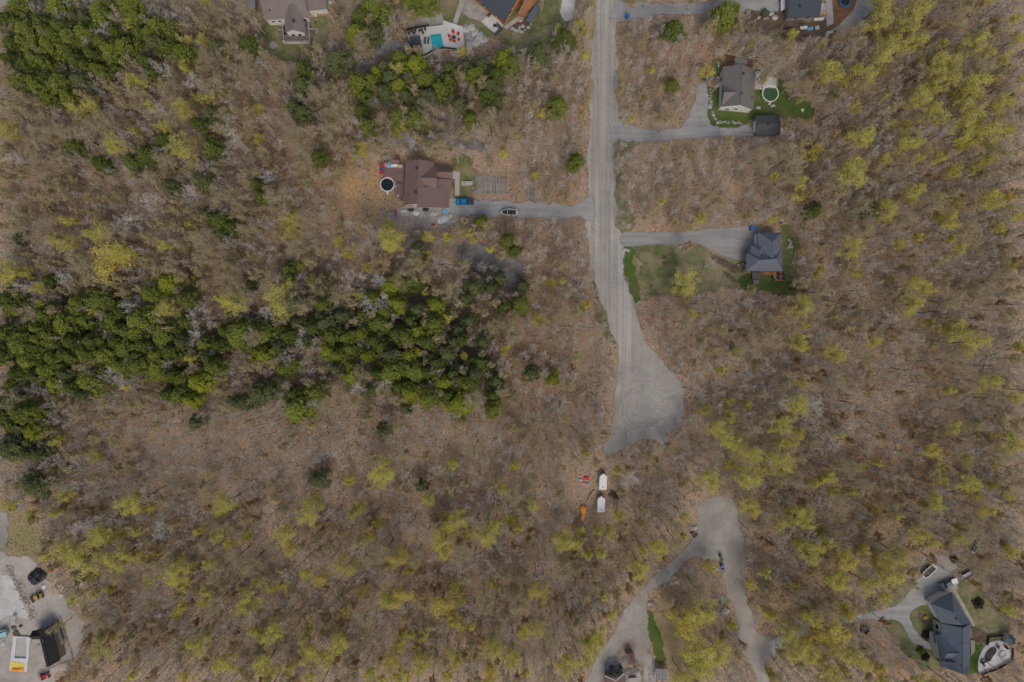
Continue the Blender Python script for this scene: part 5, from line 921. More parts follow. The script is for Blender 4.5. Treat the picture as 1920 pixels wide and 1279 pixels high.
# ------------- construction yard, lower left
h = house('workshop', 'black-roofed workshop in the construction yard at the lower left', 'workshop', [(60, 1180), (96, 1168), (145, 1240), (88, 1258)])
rf, wl = MB(), MB(); gable(rf, wl, [(71, 1182), (95.5, 1172), (113, 1238), (87, 1251)], 3.4, 5.2); gable(rf, wl, [(60, 1199), (60.5, 1183), (80, 1179), (80, 1199)], 3.3, 4.6, inset=.4); rf.build('roof', 'roof_black', h, True); wl.build('wall', 'wood_grey', h, True); vent(h, 82.5, 1200, 4.8, .3, .5); vent(h, 72, 1209, 3.8, .35, .3, 'grey_metal', 'chimney')
t = thing('scaffold_deck', 'long grey timber rack along the right side of the black-roofed workshop', 'rack', P(108, 1192)); m = MB(); q = [P(96, 1171, 1.6), P(107, 1168, 1.6), P(120, 1206, 1.6), P(111, 1213, 1.6)]
for k in range(22): a = q[0].lerp(q[3], k / 21); b = q[1].lerp(q[2], k / 21); m.tube((a.x, a.y, 1.6), (b.x, b.y, 1.6), .14, .14, 4)
m.build('slats', 'wood_grey', t, True)
for p in q: m = MB(); m.box((p.x, p.y, .8), (.15, .15, 1.6)); m.build('leg', 'wood_grey', t, True)
for nm, a, b, lb in (('site_fence', (114, 1155), (139, 1236), 'pale timber fence down the right side of the construction yard'), ('site_fence', (139, 1237), (116, 1244), 'short pale timber fence at the lower right corner of the construction yard'), ('site_fence', (116, 1244), (72, 1262), 'pale timber fence below the black-roofed workshop')):
    A, B = P(*a), P(*b); c = (A + B) / 2; t = thing(nm, lb, 'fence', c); railing(t, [A, B], 0, 1.0, 'wood_tan', 2.4, 'rail', .1)
t = thing('foundation', 'white concrete house foundation with an open pit in the construction yard', 'foundation', P(39, 1225)); o_ = [P(25, 1193, .6), P(57, 1195, .6), P(50, 1260, .6), P(17, 1257, .6)]; i_ = [P(31, 1196, .6), P(50, 1195, .6), P(49, 1235, .6), P(27, 1234, .6)]
o2, i2 = o_[::-1], i_[::-1]; tl = tessellate_polygon([[Vector((p.x, p.y, 0)) for p in o2], [Vector((p.x, p.y, 0)) for p in i2]]); al = o2 + i2; m = MB(); m.add([(p.x, p.y, .6) for p in al], [q_ if (al[q_[1]] - al[q_[0]]).cross(al[q_[2]] - al[q_[0]]).z > 0 else q_[::-1] for q_ in tl])
for lp in (o2, i2):
    for k in range(4): a, b = lp[k], lp[(k + 1) % 4]; m.add([(a.x, a.y, .06), (b.x, b.y, .06), (b.x, b.y, .598), (a.x, a.y, .598)], [(0, 1, 2, 3)])
m.build('slab', mat_simple('white_slab', (.62, .61, .59), var=.08, scale=.5), t, True); m = MB(); m.prism([(p.x, p.y) for p in i2], .05, .12); m.build('pit_floor', 'concrete', t, True)
sheet('tarpaulin', 'yellow and orange sheeting on the end of the white foundation', 'tarpaulin', [(23, 1239), (48, 1242), (47, 1258), (22, 1256)], .62, 'yellow_foam', .05); sheet('tarpaulin', 'orange crumpled tarp on the yellow sheeting', 'tarpaulin', [(27, 1250), (36, 1251), (46, 1250), (46, 1257), (24, 1255)], .70, 'orange_tarp', crinkle=.3)
sheet('tarpaulin', 'large dark tarpaulin over a load at the top of the construction yard', 'tarpaulin', [(52, 1081), (60, 1071), (71, 1064), (80, 1067), (89, 1077), (80, 1090), (65, 1097), (55, 1090)], .1, 'black_tarp', crinkle=1.2)
t = thing('loader', 'yellow-brown skid loader on the track of the construction yard', 'loader', P(74, 1117, .05), math.radians(205)); m = MB(); m.box((-.3, 0, .8), (2.4, 1.3, .8), taper=.9); m.build('body', 'loader_paint', t); m = MB(); m.box((-.2, 0, 1.65), (1.2, 1.1, .9), taper=.92); m.build('cab', 'glass', t); m = MB(); m.box((-.2, 0, 2.14), (1.2, 1.1, .08)); m.build('cab_roof', 'loader_paint', t); m = MB(); m.box((2.0, 0, .45), (.9, 1.9, .6), taper=1.15); m.build('bucket', 'dark_metal', t)
for s in (-1, 1):
    m = MB(); m.tube((-.9, s * .78, 1.3), (1.7, s * .78, .6), .1); m.build('arm', 'loader_paint', t)
    for sx in (-1.0, .6): m = MB(); m.tube((sx, s * .7, .42), (sx, s * 1.0, .42), .42, .42, 14); m.build('wheel', 'tyre', t)
t = thing('tractor', 'small red tractor below the black-roofed workshop', 'tractor', P(86, 1266, .05), math.radians(20)); m = MB(); m.box((.7, 0, .95), (1.6, .7, .6)); m.build('bonnet', 'red_paint', t); m = MB(); m.box((-.5, 0, 1.0), (1.0, 1.4, .25)); m.build('mudguards', 'red_paint', t); m = MB(); m.box((-.4, 0, 1.2), (.5, .5, .35)); m.build('seat', 'black_plastic', t); m = MB(); m.box((-1.6, 0, .5), (.9, 1.6, .4)); m.build('implement', 'grey_metal', t)
for sx, r_ in ((-.6, .65), (1.1, .4)):
    for s in (-1, 1): m = MB(); m.tube((sx, s * .6, r_), (sx, s * .9, r_), r_, r_, 16); m.build('wheel', 'tyre', t)
t = thing('lawn_tractor', 'red ride-on mower under the trees above the plywood sheets', 'mower', P(96, 1066, .05), -.9); m = MB(); m.box((.4, 0, .6), (1.1, .7, .5)); m.build('bonnet', 'red_paint', t); m = MB(); m.box((-.5, 0, .6), (.9, .9, .3)); m.build('seat', 'green_plastic', t)
for sx in (-.6, .6):
    for s in (-1, 1): m = MB(); m.tube((sx, s * .4, .28), (sx, s * .6, .28), .28, .28, 12); m.build('wheel', 'tyre', t)
for pl, lb in (([(107, 1096), (115, 1092), (123, 1103), (115, 1110)], 'tan plywood sheet lying right of the loader'), ([(96, 1100), (104, 1082), (111, 1083), (106, 1092), (98, 1101)], 'tan plywood sheet left of the largest plywood sheet'), ([(95, 1106), (105, 1098), (113, 1112), (102, 1116)], 'faded pinkish plywood sheet nearest the loader')): sheet('plywood_sheet', lb, 'plywood', pl, .15, 'wood_tan', .1)
sheet('tarpaulin', 'white plastic bag below the plywood sheets', 'plastic', [(112, 1113), (119, 1112), (120, 1119), (113, 1120)], .1, 'white_tarp', crinkle=.4); sheet('tarpaulin', 'pale plastic sheet between the dark tarpaulin and the loader', 'plastic', [(78, 1097), (86, 1095), (86, 1103), (80, 1104)], .1, 'white_tarp', crinkle=.4); sheet('rock_ledge', 'pale grey rock above the plywood sheets', 'rock', [(135, 1080), (144, 1075), (150, 1079), (147, 1085), (138, 1085)], .1, 'pale_stone', crinkle=.6)
for x, y, lb, dd in ((29.5, 1157, 'upper white box above the dark pipe rounds', (1.2, 1.4, 1.1)), (29.5, 1166, 'lower white box above the dark pipe rounds', (1.3, 1.3, 1.0))): box_thing('storage_box', lb, 'box', x, y, .05, dd, 'white_paint', .05, 'concrete')
for x, y, r_, lb in ((26, 1176, 1.0, 'larger left round heap of dark soil above the white foundation'), (39.5, 1174, .75, 'smaller right round heap of dark soil above the white foundation'), (31, 1188, 1.5, 'wide heap of dark soil touching the white foundation')):
    m = MB(); m.rock((0, 0, 0), r_, r_ * .85, .6, int(x)); o = m.build('soil_heap', mat_simple('soil', (.13, .10, .08), var=.3, scale=3) if 'soil' not in bpy.data.materials else bpy.data.materials['soil']); o.location = P(x, y); tag(o, lb, 'soil heap')
t = thing('pump_truck', 'pale teal truck with a dark boom at the left edge of the construction yard', 'truck', P(2, 1187, .05), math.radians(15)); m = MB(); m.box((0, 0, 1.2), (5.6, 2.2, .9)); m.build('body', 'teal_paint', t); m = MB(); m.box((-1.8, 0, 2.0), (1.8, 2.1, .9)); m.build('cab', 'white_paint', t); m = MB(); m.tube((0, .3, 1.9), (4.2, .8, 2.0), .16, .12); m.build('boom', 'dark_metal', t)
for sx in (-1.8, 1.6):
    for s in (-1, 1): m = MB(); m.tube((sx, s * .9, .5), (sx, s * 1.2, .5), .5, .5, 14); m.build('wheel', 'tyre', t)
sheet('tarpaulin', 'crumpled grey sheet below the pale teal truck', 'tarpaulin', [(1, 1198), (9, 1192), (10, 1206), (4, 1212)], .1, 'trailer_grey', crinkle=.6)
patch('bare_soil_or_shade', [(12, 1060), (20, 1062), (45, 1105), (68, 1152), (66, 1160), (58, 1156), (36, 1112)], .068, 'yard_dust', fadew=.6, clear=False)
BM = MB(); rr = random.Random(41)
for i in range(150):
    u = rr.random(); x = 14 + u * 50 + rr.gauss(0, 3.5); y = 1062 + u * 96 + rr.gauss(0, 3.5); p = P(x, y); BM.rock((p.x, p.y, .1), rr.uniform(.1, .45), rr.uniform(.1, .35), .2, i)
o = BM.build('stone_berm', 'berm_stone'); o['kind'] = 'stuff'; tag(o, 'low bank of mixed stones between the sand and the yard track', 'stones')

# ------------- brown house and sheds at the bottom edge
h = house('house', 'brown-roofed house with white trim cut by the bottom edge', 'house', [(1130, 1258), (1172, 1258), (1178, 1300), (1132, 1300)])
rf, wl = MB(), MB(); W = gable(rf, wl, [(1171, 1263), (1134, 1268), (1142, 1330), (1180, 1325)], 4.0, 5.8, inset=.5); rf.build('roof', 'roof_brown', h, True); wl.build('wall', 'wood_grey', h, True)
for q in ((P(1134, 1267, 4.1), P(1154, 1274, 5.0), P(1171, 1262, 4.1)),): m = MB(); m.tube(q[0], q[1] + Vector((0, 0, .8)), .14, .14, 4); m.tube(q[1] + Vector((0, 0, .8)), q[2], .14, .14, 4); m.build('bargeboard', 'white_paint', h, True)
window(h, W[0], W[1], .3, 2.2); window(h, W[0], W[1], .7, 2.2)
sh = house('shed', 'small brown-roofed shed beside the dead-end gravel at the bottom', 'shed', [(1171, 1222), (1189, 1220), (1194, 1246), (1178, 1248)]); rf, wl = MB(), MB(); gable(rf, wl, [(1172.5, 1225), (1188, 1223), (1193, 1243.5), (1179, 1246)], 2.4, 3.1, inset=.2, thick=.12); rf.build('roof', 'roof_brown', sh, True); wl.build('wall', 'wood_grey', sh, True); m = MB(); p = P(1181, 1221.5, 1); m.box((p.x, p.y - .2, 1.0), (1.2, .08, 1.7)); m.build('door', 'wood_brown', sh, True)
t = thing('fire_pit', 'round fire pit with a red liner on the small gravel patio', 'fire pit', P(1154.6, 1239.5, .07)); m = MB(); m.ring((0, 0), .42, .62, 0, .4, 20); m.build('rim', 'pale_stone', t); m = MB(); m.tube((0, 0, .05), (0, 0, .2), .41, .41, 16); m.build('bowl', 'red_liner', t)
chair('garden_chair', 'dark blue chair lower left of the fire pit with the red liner', 'cushion_grey', P(1147, 1249, .07), 1.0, 'dark chairs at the gravel patio', s=1.15); chair('garden_chair', 'dark chair lower right of the fire pit with the red liner', 'cushion_grey', P(1162.5, 1248, .07), 2.2, 'dark chairs at the gravel patio', s=1.15)
t = thing('greenhouse', 'dark glazed lean-to greenhouse right of the pale path at the bottom', 'greenhouse', P(1241, 1264)); block((1228, 1250), (1254, 1250), (1254, 1279), (1228, 1279)); m = MB(); q = [P(1230, 1254, 2.2), P(1252, 1256, 2.2), P(1252, 1276, 1.9), P(1229, 1274, 1.9)]; shell(m, [q], .08); m.build('glazing', 'glazing', t, True); m = MB()
for k in range(9): a = q[0].lerp(q[1], k / 8); b = q[3].lerp(q[2], k / 8); m.tube(a + Vector((0, 0, .05)), b + Vector((0, 0, .05)), .05, .05, 4)
for k in range(4): a = q[0].lerp(q[3], k / 3); b = q[1].lerp(q[2], k / 3); m.tube(a + Vector((0, 0, .06)), b + Vector((0, 0, .06)), .05, .05, 4)
m.build('frame', 'grey_metal', t, True)
for p in q: m = MB(); m.box((p.x, p.y, .95), (.12, .12, 1.9)); m.build('post', 'wood_grey', t, True)
box_thing('workbench', 'long grey bench beside the pale patio at the bottom edge', 'bench', 1186, 1272, .07, (2.4, 1.2, .9), 'wood_grey', .1, 'glass')
rr = random.Random(51); SB = MB()
for i in range(110):
    a = rr.random(); x = 1138 + rr.random() * 66; y = 1258 + rr.gauss(0, 3) if a < .5 else 1232 + rr.gauss(0, 3) + abs(x - 1160) * .25; p = P(x, y); SB.rock((p.x, p.y, .1), rr.uniform(.1, .45), rr.uniform(.1, .35), .2, i)
o = SB.build('edging_stones', 'stone'); o['kind'] = 'stuff'; tag(o, 'loose stones scattered round the small gravel patio at the bottom', 'stones')

# ------------- dark-roofed house at the top right, trampoline
h = house('house', 'house with a near-black flat-looking roof cut by the top edge at the right', 'house', [(1470, -40), (1545, -40), (1545, 40), (1470, 40)])
rf, wl = MB(), MB(); W = gable(rf, wl, [(1476, -50), (1477, 34), (1537, 31), (1540, -50)], 3.6, 5.4, inset=.6); rf.build('roof', 'roof_charcoal', h, True); wl.build('wall', 'wood_grey', h, True); window(h, W[1], W[2], .3, 2); window(h, W[1], W[2], .7, 2)
vent(h, 1500, 12, 4.6, .2, .4)
sheet('solar_panel', 'white slanted panel along the left side of the near-black roof', 'panel', [(1461, -4), (1469, -8), (1469, 20), (1461, 25)], 1.2, 'white_paint', .12)
for i, (x, y, dx, dy, mt_, lb) in enumerate(((1541, 14, 1.6, 1.9, 'pale_stone', 'pale round-edged bench right of the near-black roof'), (1542, 24, 1.8, 1.3, 'wood_tan', 'tan planter box right of the near-black roof'), (1512, 37, 2.8, .9, 'wood_grey', 'grey bench left of the white bench under the near-black roof'), (1534, 37, 3.0, .7, 'white_paint', 'white bench under the right end of the near-black roof'), (1506, 53, 2.2, .9, 'trailer_white', 'left white appliance lying below the near-black roof'), (1518, 55, 1.8, .9, 'sky_blue', 'pale blue box lying below the near-black roof'), (1531, 53, 1.3, 1.1, 'pale_stone', 'small white crate below the near-black roof'), (1477, 54, 2.6, .6, 'dark_metal', 'long dark box below the left end of the near-black roof'), (1435, 36, 1.8, .7, 'wood_grey', 'grey box among the stones left of the near-black roof'), (1554, 62, 2.2, 1.0, 'pale_stone', 'pale slab at the end of the concrete path by the trampoline'))): box_thing('garden_box' if i > 1 else 'bench', lb, 'bench' if 'bench' in lb else 'box', x, y, .05, (dx, dy, .5), mt_, .03 * i)
t = thing('trampoline', 'round trampoline with a blue rim at the top right edge', 'trampoline', P(1582, 5)); m = MB(); m.ring((0, 0), 1.45, 1.85, .85, .92, 32); m.build('edge_pad', 'blue_plastic', t); m = MB(); m.tube((0, 0, .82), (0, 0, .84), 1.46, 1.46, 32); m.build('jumping_mat', 'black_plastic', t)
for k in range(6): a = k * 1.047; m = MB(); m.tube((1.75 * math.cos(a), 1.75 * math.sin(a), 0), (1.75 * math.cos(a), 1.75 * math.sin(a), 2.6), .04, .04, 6); m.build('pole', 'grey_metal', t)

# ------------- utility poles with their wires
def upole(label, top, ht=11):
    a = P(*top, ht); t = thing('utility_pole', label, 'utility pole', (a.x, a.y, 0), 0, 'utility poles'); m = MB(); m.tube((0, 0, 0), (0, 0, ht), .17, .11, 10); m.build('pole', 'dead_wood', t); m = MB(); m.box((0, 0, ht - .5), (1.8, .12, .14)); m.build('crossarm', 'wood_grey', t)
    for x in (-.75, .75, .2): m = MB(); m.tube((x, 0, ht - .45), (x, 0, ht - .2), .06, .04, 8); m.build('insulator', 'grey_metal', t)
    m = MB(); m.tube((.25, 0, ht - 1.9), (.25, 0, ht - 1.1), .2, .2, 10); m.build('transformer', 'grey_metal', t); return Vector((a.x, a.y, ht - .2))
pA = upole('grey utility pole in the brush right of the upper gravel road', (1207, 108)); pB = upole('grey utility pole above the mouth of the paved driveway', (1182, 377)); pC = upole('grey utility pole above the lower gravel loop', (1358, 893)); pD = upole('grey utility pole among white boulders inside the lower gravel loop', (1361, 1144))
def wire(label, a, b, sag=1.0):
    m = MB(); n = 14; q = [a.lerp(b, i / n) - Vector((0, 0, 4 * sag * (i / n) * (1 - i / n))) for i in range(n + 1)]
    for i in range(n): m.tube(q[i], q[i + 1], .025, .025, 4)
    o = m.build('power_line', 'grey_metal'); tag(o, label, 'power line')
wire('thin power line from the top edge to the upper utility pole', pA + Vector((-.5, 30, 0)), pA); wire('thin power line along the gravel road to the paved driveway', pA, pB); wire('thin power line between the two poles of the lower loop', pC, pD)

# ---------------------------------------------------------------- trees
def tubes_np(seg, nside=3):
    """seg: (n,8) p0 p1 r0 r1 -> verts, quads"""
    p0, p1, r0, r1 = seg[:, :3], seg[:, 3:6], seg[:, 6], seg[:, 7]; d = p1 - p0; d /= np.linalg.norm(d, axis=1)[:, None] + 1e-9
    ref = np.where(abs(d[:, 2:3]) > .9, np.array([[1., 0, 0]]), np.array([[0, 0, 1.]])); u = np.cross(d, ref); u /= np.linalg.norm(u, axis=1)[:, None]; w_ = np.cross(d, u); V = []
    for p, r in ((p0, r0), (p1, r1)):
        for k in range(nside): t = 2 * math.pi * k / nside; V.append(p + (u * math.cos(t) + w_ * math.sin(t)) * r[:, None])
    V = np.stack(V, 1).reshape(-1, 3); n = len(seg); b = (np.arange(n) * 2 * nside)[:, None]; F = []
    for k in range(nside): j = (k + 1) % nside; F.append(np.concatenate([b + k, b + j, b + nside + j, b + nside + k], 1))
    return V, np.concatenate(F, 0)
def skeleton(seed, h=14.0, Rr=4.0, lo=.38, nl=9, dens=(5, 4, 3), up=.9, spread=1.0):
    """broadleaf skeleton: returns coarse segments (trunk, limbs) and fine twigs"""
    rg = random.Random(seed); coarse, fine = [], []
    lean = Vector((rg.uniform(-.04, .04), rg.uniform(-.04, .04), 1)); p = Vector((0, 0, 0)); top = h * .80; n = 7; r = h * .0135; tr = [p.copy()]
    for i in range(n):
        q = p + lean * (top / n) + Vector((rg.gauss(0, .12), rg.gauss(0, .12), 0)); coarse.append((*p, *q, r, r * .84)); r *= .84; p = q; tr.append(p.copy())
    def branch(p, d, L, r, lvl):
        nseg = 3 if lvl < 2 else 2; pts = [p.copy()]
        for i in range(nseg):
            d = (d + Vector((rg.gauss(0, .13), rg.gauss(0, .13), rg.gauss(.04 * up, .10)))).normalized(); q = p + d * (L / nseg); rr_ = max(r * .75, .010)
            (coarse if lvl < 2 else fine).append((*p, *q, r, rr_)); p = q; r = rr_; pts.append(p.copy())
        if lvl < 3:
            for k in range(dens[lvl]):
                i = rg.randrange(1 if lvl == 0 else 0, nseg); t = rg.random(); s = pts[i].lerp(pts[i + 1], t); ax = d.orthogonal().normalized(); ax.rotate(Matrix.Rotation(rg.random() * 6.283, 3, d)); ang = rg.uniform(.45, .95)
                dd = (d * math.cos(ang) + ax * math.sin(ang)); dd.z = dd.z * .8 + .12 * up; branch(s, dd.normalized(), L * rg.uniform(.42, .68), max(r * .62, .014), lvl + 1)
    for k in range(nl):
        f = lo + (1 - lo) * (k + rg.random() * .6) / nl; z = min(f * top, top * .999); i = min(n - 1, int(z / top * n)); s = tr[i].lerp(tr[i + 1], z / top * n - i); a = k * 2.4 + rg.uniform(-.4, .4)
        el = .35 + .75 * f * rg.uniform(.75, 1.2); d = Vector((math.cos(a) * math.cos(el), math.sin(a) * math.cos(el), math.sin(el))); prof = (1.15 - .55 * f)
        branch(s, d, Rr * prof * rg.uniform(.7, 1.0) / max(.5, math.cos(el)) * .72 * spread, h * .0045, 0)
    return np.array(coarse), np.array(fine)
def leaves_on(fine, n, rg, jit=.25):
    w_ = np.linalg.norm(fine[:, 3:6] - fine[:, :3], axis=1) + .02; i = rg.choice(len(fine), n, p=w_ / w_.sum()); t = rg.random((n, 1)) ** .6
    return fine[i, :3] * (1 - t) + fine[i, 3:6] * t + rg.normal(size=(n, 3)) * jit
TH, TR = 14.0, 4.0
BROAD = []
for s in range(6):
    co, fi = skeleton(100 + s, TH, TR, .42 + .03 * (s % 3), 9 + s % 3, (5, 4, 3))
    rg = np.random.default_rng(s); vt, ft = tubes_np(co, 5)
    fi2 = fi.copy(); fi2[:, 6:8] = np.clip(fi2[:, 6:8] * 1.5, .02, .07); vf, ff = tubes_np(fi2, 3)
    va = np.concatenate([vt, vf]); fa = np.concatenate([ft, ff + len(vt)])
    nl = 4300; c = leaves_on(fi, nl, rg, .30)
    mtr = mesh_np('trunk', va, fa, M['trunk_dark'], False); mtr.materials.append(M['twig_brown']); mi_ = np.zeros(len(fa), dtype=np.int32); mi_[len(ft):] = 1; mtr.polygons.foreach_set('material_index', mi_)
    BROAD.append(dict(trunk=mtr, tr_only=mesh_np('trunk', vt, ft, M['trunk_dark'], False), tw=mesh_np('branches', vf, ff, M['twig_grey'], False), leafc=c, fi=fi2, co=co))
    o = quads_obj('crown', c, rg.uniform(.09, .23, nl), rg, 'bud_bright', .4); BROAD[-1]['leaf'] = o.data; bpy.data.objects.remove(o)
    c2 = leaves_on(fi, 2900, rg, .36); o = quads_obj('crown', c2, rg.uniform(.08, .18, 2900), rg, 'bud_olive', .3); BROAD[-1]['leaf_thin'] = o.data; bpy.data.objects.remove(o)
def pine_mesh(seed, h=13.0, Rr=4.0, conic=.35, nc=74, q=78):
    rg = np.random.default_rng(seed); C = []; Sz = []; seg = [(0, 0, 0, 0, 0, h * .95, .2, .05)]
    lob = rg.uniform(0, 6.28, 3)
    for k in range(nc):
        f = (k + rg.random()) / nc; z = h * (.36 + .60 * f); a = k * 2.39996 + rg.normal() * .25
        env = Rr * (1 - f ** 3.0 * .85) * (1 - conic * .7 * f) * (1 + .16 * math.sin(2 * a + lob[0]) + .12 * math.sin(3 * a + lob[1])); rad = env * (rg.uniform(.72, 1.0) if rg.random() < .72 else rg.uniform(.15, .7))
        c = np.array([rad * math.cos(a), rad * math.sin(a), z]); cr = Rr * rg.uniform(.20, .32) * (1 - .25 * f); seg.append((0, 0, z * .93, c[0] * .9, c[1] * .9, z - .1, .05, .02))
        d = rg.normal(size=(q, 3)); d /= np.linalg.norm(d, axis=1)[:, None]; d[:, 2] = np.where(d[:, 2] < -.2, -d[:, 2], d[:, 2]); p = c + d * cr * np.array([1, 1, .75]) * (rg.random((q, 1)) ** .35); C.append(p); Sz.append(rg.uniform(.18, .42, q))
    C = np.concatenate(C); Sz = np.concatenate(Sz); vt, ft = tubes_np(np.array(seg), 4)
    o = quads_obj('crown', C, Sz, rg, 'pine_bright', .5); me = o.data; bpy.data.objects.remove(o)
    return mesh_np('trunk', vt, ft, M['trunk_dark'], False), me
PINES = [pine_mesh(s, conic=(.25, .4, .3, .5, .35, .2)[s]) for s in range(6)]

# --- positions: (crown centre pixel x, y, radius in pixels[, tone])
def T(txt):
    out = []
    for w_ in txt.split():
        t = w_.split(','); out.append((float(t[0]), float(t[1]), float(t[2]), t[3] if len(t) > 3 else ''))
    return out
PINE = T("""50,57,24 62,85,20 92,85,18 37,12,20 8,40,20,d 127,67,18 157,62,20 185,18,22 190,32,20 240,12,22 252,30,16 190,82,16 205,92,18 232,88,20 292,50,20 282,62,14 307,85,15,d 342,97,18 405,85,14,u 465,83,16,d 105,12,20 140,32,14,u 80,115,12
32,148,18 65,155,16 107,155,20 125,180,16 87,182,12 182,130,14 160,125,12,d 45,120,14,d 290,140,12,d 137,272,15,d 272,288,16,d 307,262,15,d 390,210,13,u 370,232,12,d 392,275,17,d 185,305,13,d 245,300,15,d 150,150,16,u 140,110,14,d 210,110,14,d 20,80,16,d 15,110,14,d 262,60,14,d 75,40,14,d 130,95,13,d 170,100,14,d 110,50,14 215,60,14,d
700,15,24 675,32,18,d 666,60,18,b 765,8,13 802,6,15 780,2,13 632,110,20,u 567,125,14,d 565,160,18,u 550,200,12,u 747,107,14 777,120,18,b 705,135,12,b 670,155,18 697,150,14 745,160,16,b 797,150,20 825,165,16 767,142,14,u 842,130,12,d 890,140,18 945,108,16,b 867,95,10,b 957,118,14 920,160,14,u 912,180,14,d 862,195,14,u 902,190,10,d 882,222,12
780,220,18 742,217,14 692,235,14 675,207,12,d 705,250,12 755,237,8 597,293,13,d 640,275,9,u 942,287,8 722,125,14,u 730,145,16,u 760,180,14,u 720,170,14,u 800,180,14,u 840,150,12,d 905,120,13,u 875,125,12,u 930,140,13,d 785,95,10,d 685,180,12,d
1010,100,20,u 1060,72,18,d 963,120,8 1045,198,17 1016,212,10 1265,52,17,d 1362,25,23 1080,302,14 1262,158,11 1220,130,8 1042,140,8,u 1015,8,6,d 1530,391,12,d 1635,390,13,d 1507,310,6,d 985,198,9,u 1185,222,6 1225,215,7,u
192,370,9,d 317,347,12,u 375,335,18,u 410,415,20,d 432,427,14,d 92,525,12,d 315,532,25,b 282,550,15 347,560,15 25,577,17 185,565,22 145,567,16 12,560,18,d 77,590,18 120,607,22 210,602,18 260,602,25 305,625,20 240,625,18 450,625,24 67,615,12 92,628,14 42,632,18 327,467,9,d 467,445,10,d 420,440,12,u 385,400,12,u 300,350,10,u
37,645,24 7,665,18,d 50,677,22 100,672,18 135,672,14 160,665,18 197,665,20 200,610,14,d 85,692,15 100,717,15,b 165,715,22 227,687,18 260,687,18 295,692,22 235,652,20 307,635,22 320,660,16,d 382,645,15 410,647,12,d 452,627,22 475,672,8 317,705,12 340,712,16 372,717,20,b 335,740,16 357,750,14,b 237,725,8 20,720,12
37,775,20 5,780,16,d 25,800,18,d 62,810,18,b 15,840,20,u 32,835,18,u 27,862,10 75,852,15,u 247,780,9,d 445,755,14,u 472,762,8,d 365,792,13,u 120,875,8,u 62,910,22,o 150,740,12,u 130,640,16,d 170,640,16,d 60,650,14,d 30,700,14,d 190,640,15 120,700,13,u 265,650,16,d 290,665,14 130,725,12,d 5,620,16 100,645,15 215,640,13,d 340,640,12,u 65,705,14,d 10,750,14,u 60,770,13 50,850,12,u 420,620,12,d 160,600,14 225,585,12,d
732,537,18,b 697,557,14 745,570,14,b 722,585,16 710,607,18 817,572,16,b 797,547,10,b 815,607,18 840,595,10,b 600,540,15,u 605,570,13 550,565,20,u 782,620,14,b 760,630,16 650,632,14 677,625,12,b 587,615,15,d 620,630,16 497,627,18 540,505,14,d 880,437,10 887,450,9,b 902,416,11,b 950,450,12 920,467,10,b 890,537,15,u 780,467,14,u 615,377,6,d 770,527,16,d 945,575,12,d 495,370,14,d 480,345,12,d
495,665,18,b 550,685,11,b 612,657,16,b 632,665,14 655,655,14 652,680,10 687,667,12,b 715,650,14 660,707,20,b 732,697,22 775,697,22 767,665,12,b 832,717,16,b 802,745,18 767,737,16,b 860,760,24,b 870,667,10,b 900,680,15,d 890,700,14,u 925,767,15 930,715,15,u 837,662,17,u 690,732,13,u 505,732,15,u 555,765,25 585,798,7 550,740,14,d 612,725,9,u 717,807,12,u 762,850,9,d 597,900,16,u 805,895,10,d 790,910,11,u 762,765,11,u 485,762,9,d
997,700,14,u 1037,709,11,b 975,570,15 965,587,10,d 965,470,11,d 745,625,14,d 700,640,14,d 730,665,14,u 800,640,14,d 780,580,14,u 770,600,12,d 850,640,12,u 680,590,12,d 640,590,12,u 575,640,12,d 630,690,12,u 860,620,14,u 905,640,13,u 880,600,13,u 800,700,14,d 820,680,13,d 850,700,12,u 840,740,12,d 705,700,12,d 920,540,12,u 870,560,13,u 935,520,12,u 925,740,12,d 470,650,14,d 540,630,14,d 520,650,13,u""")
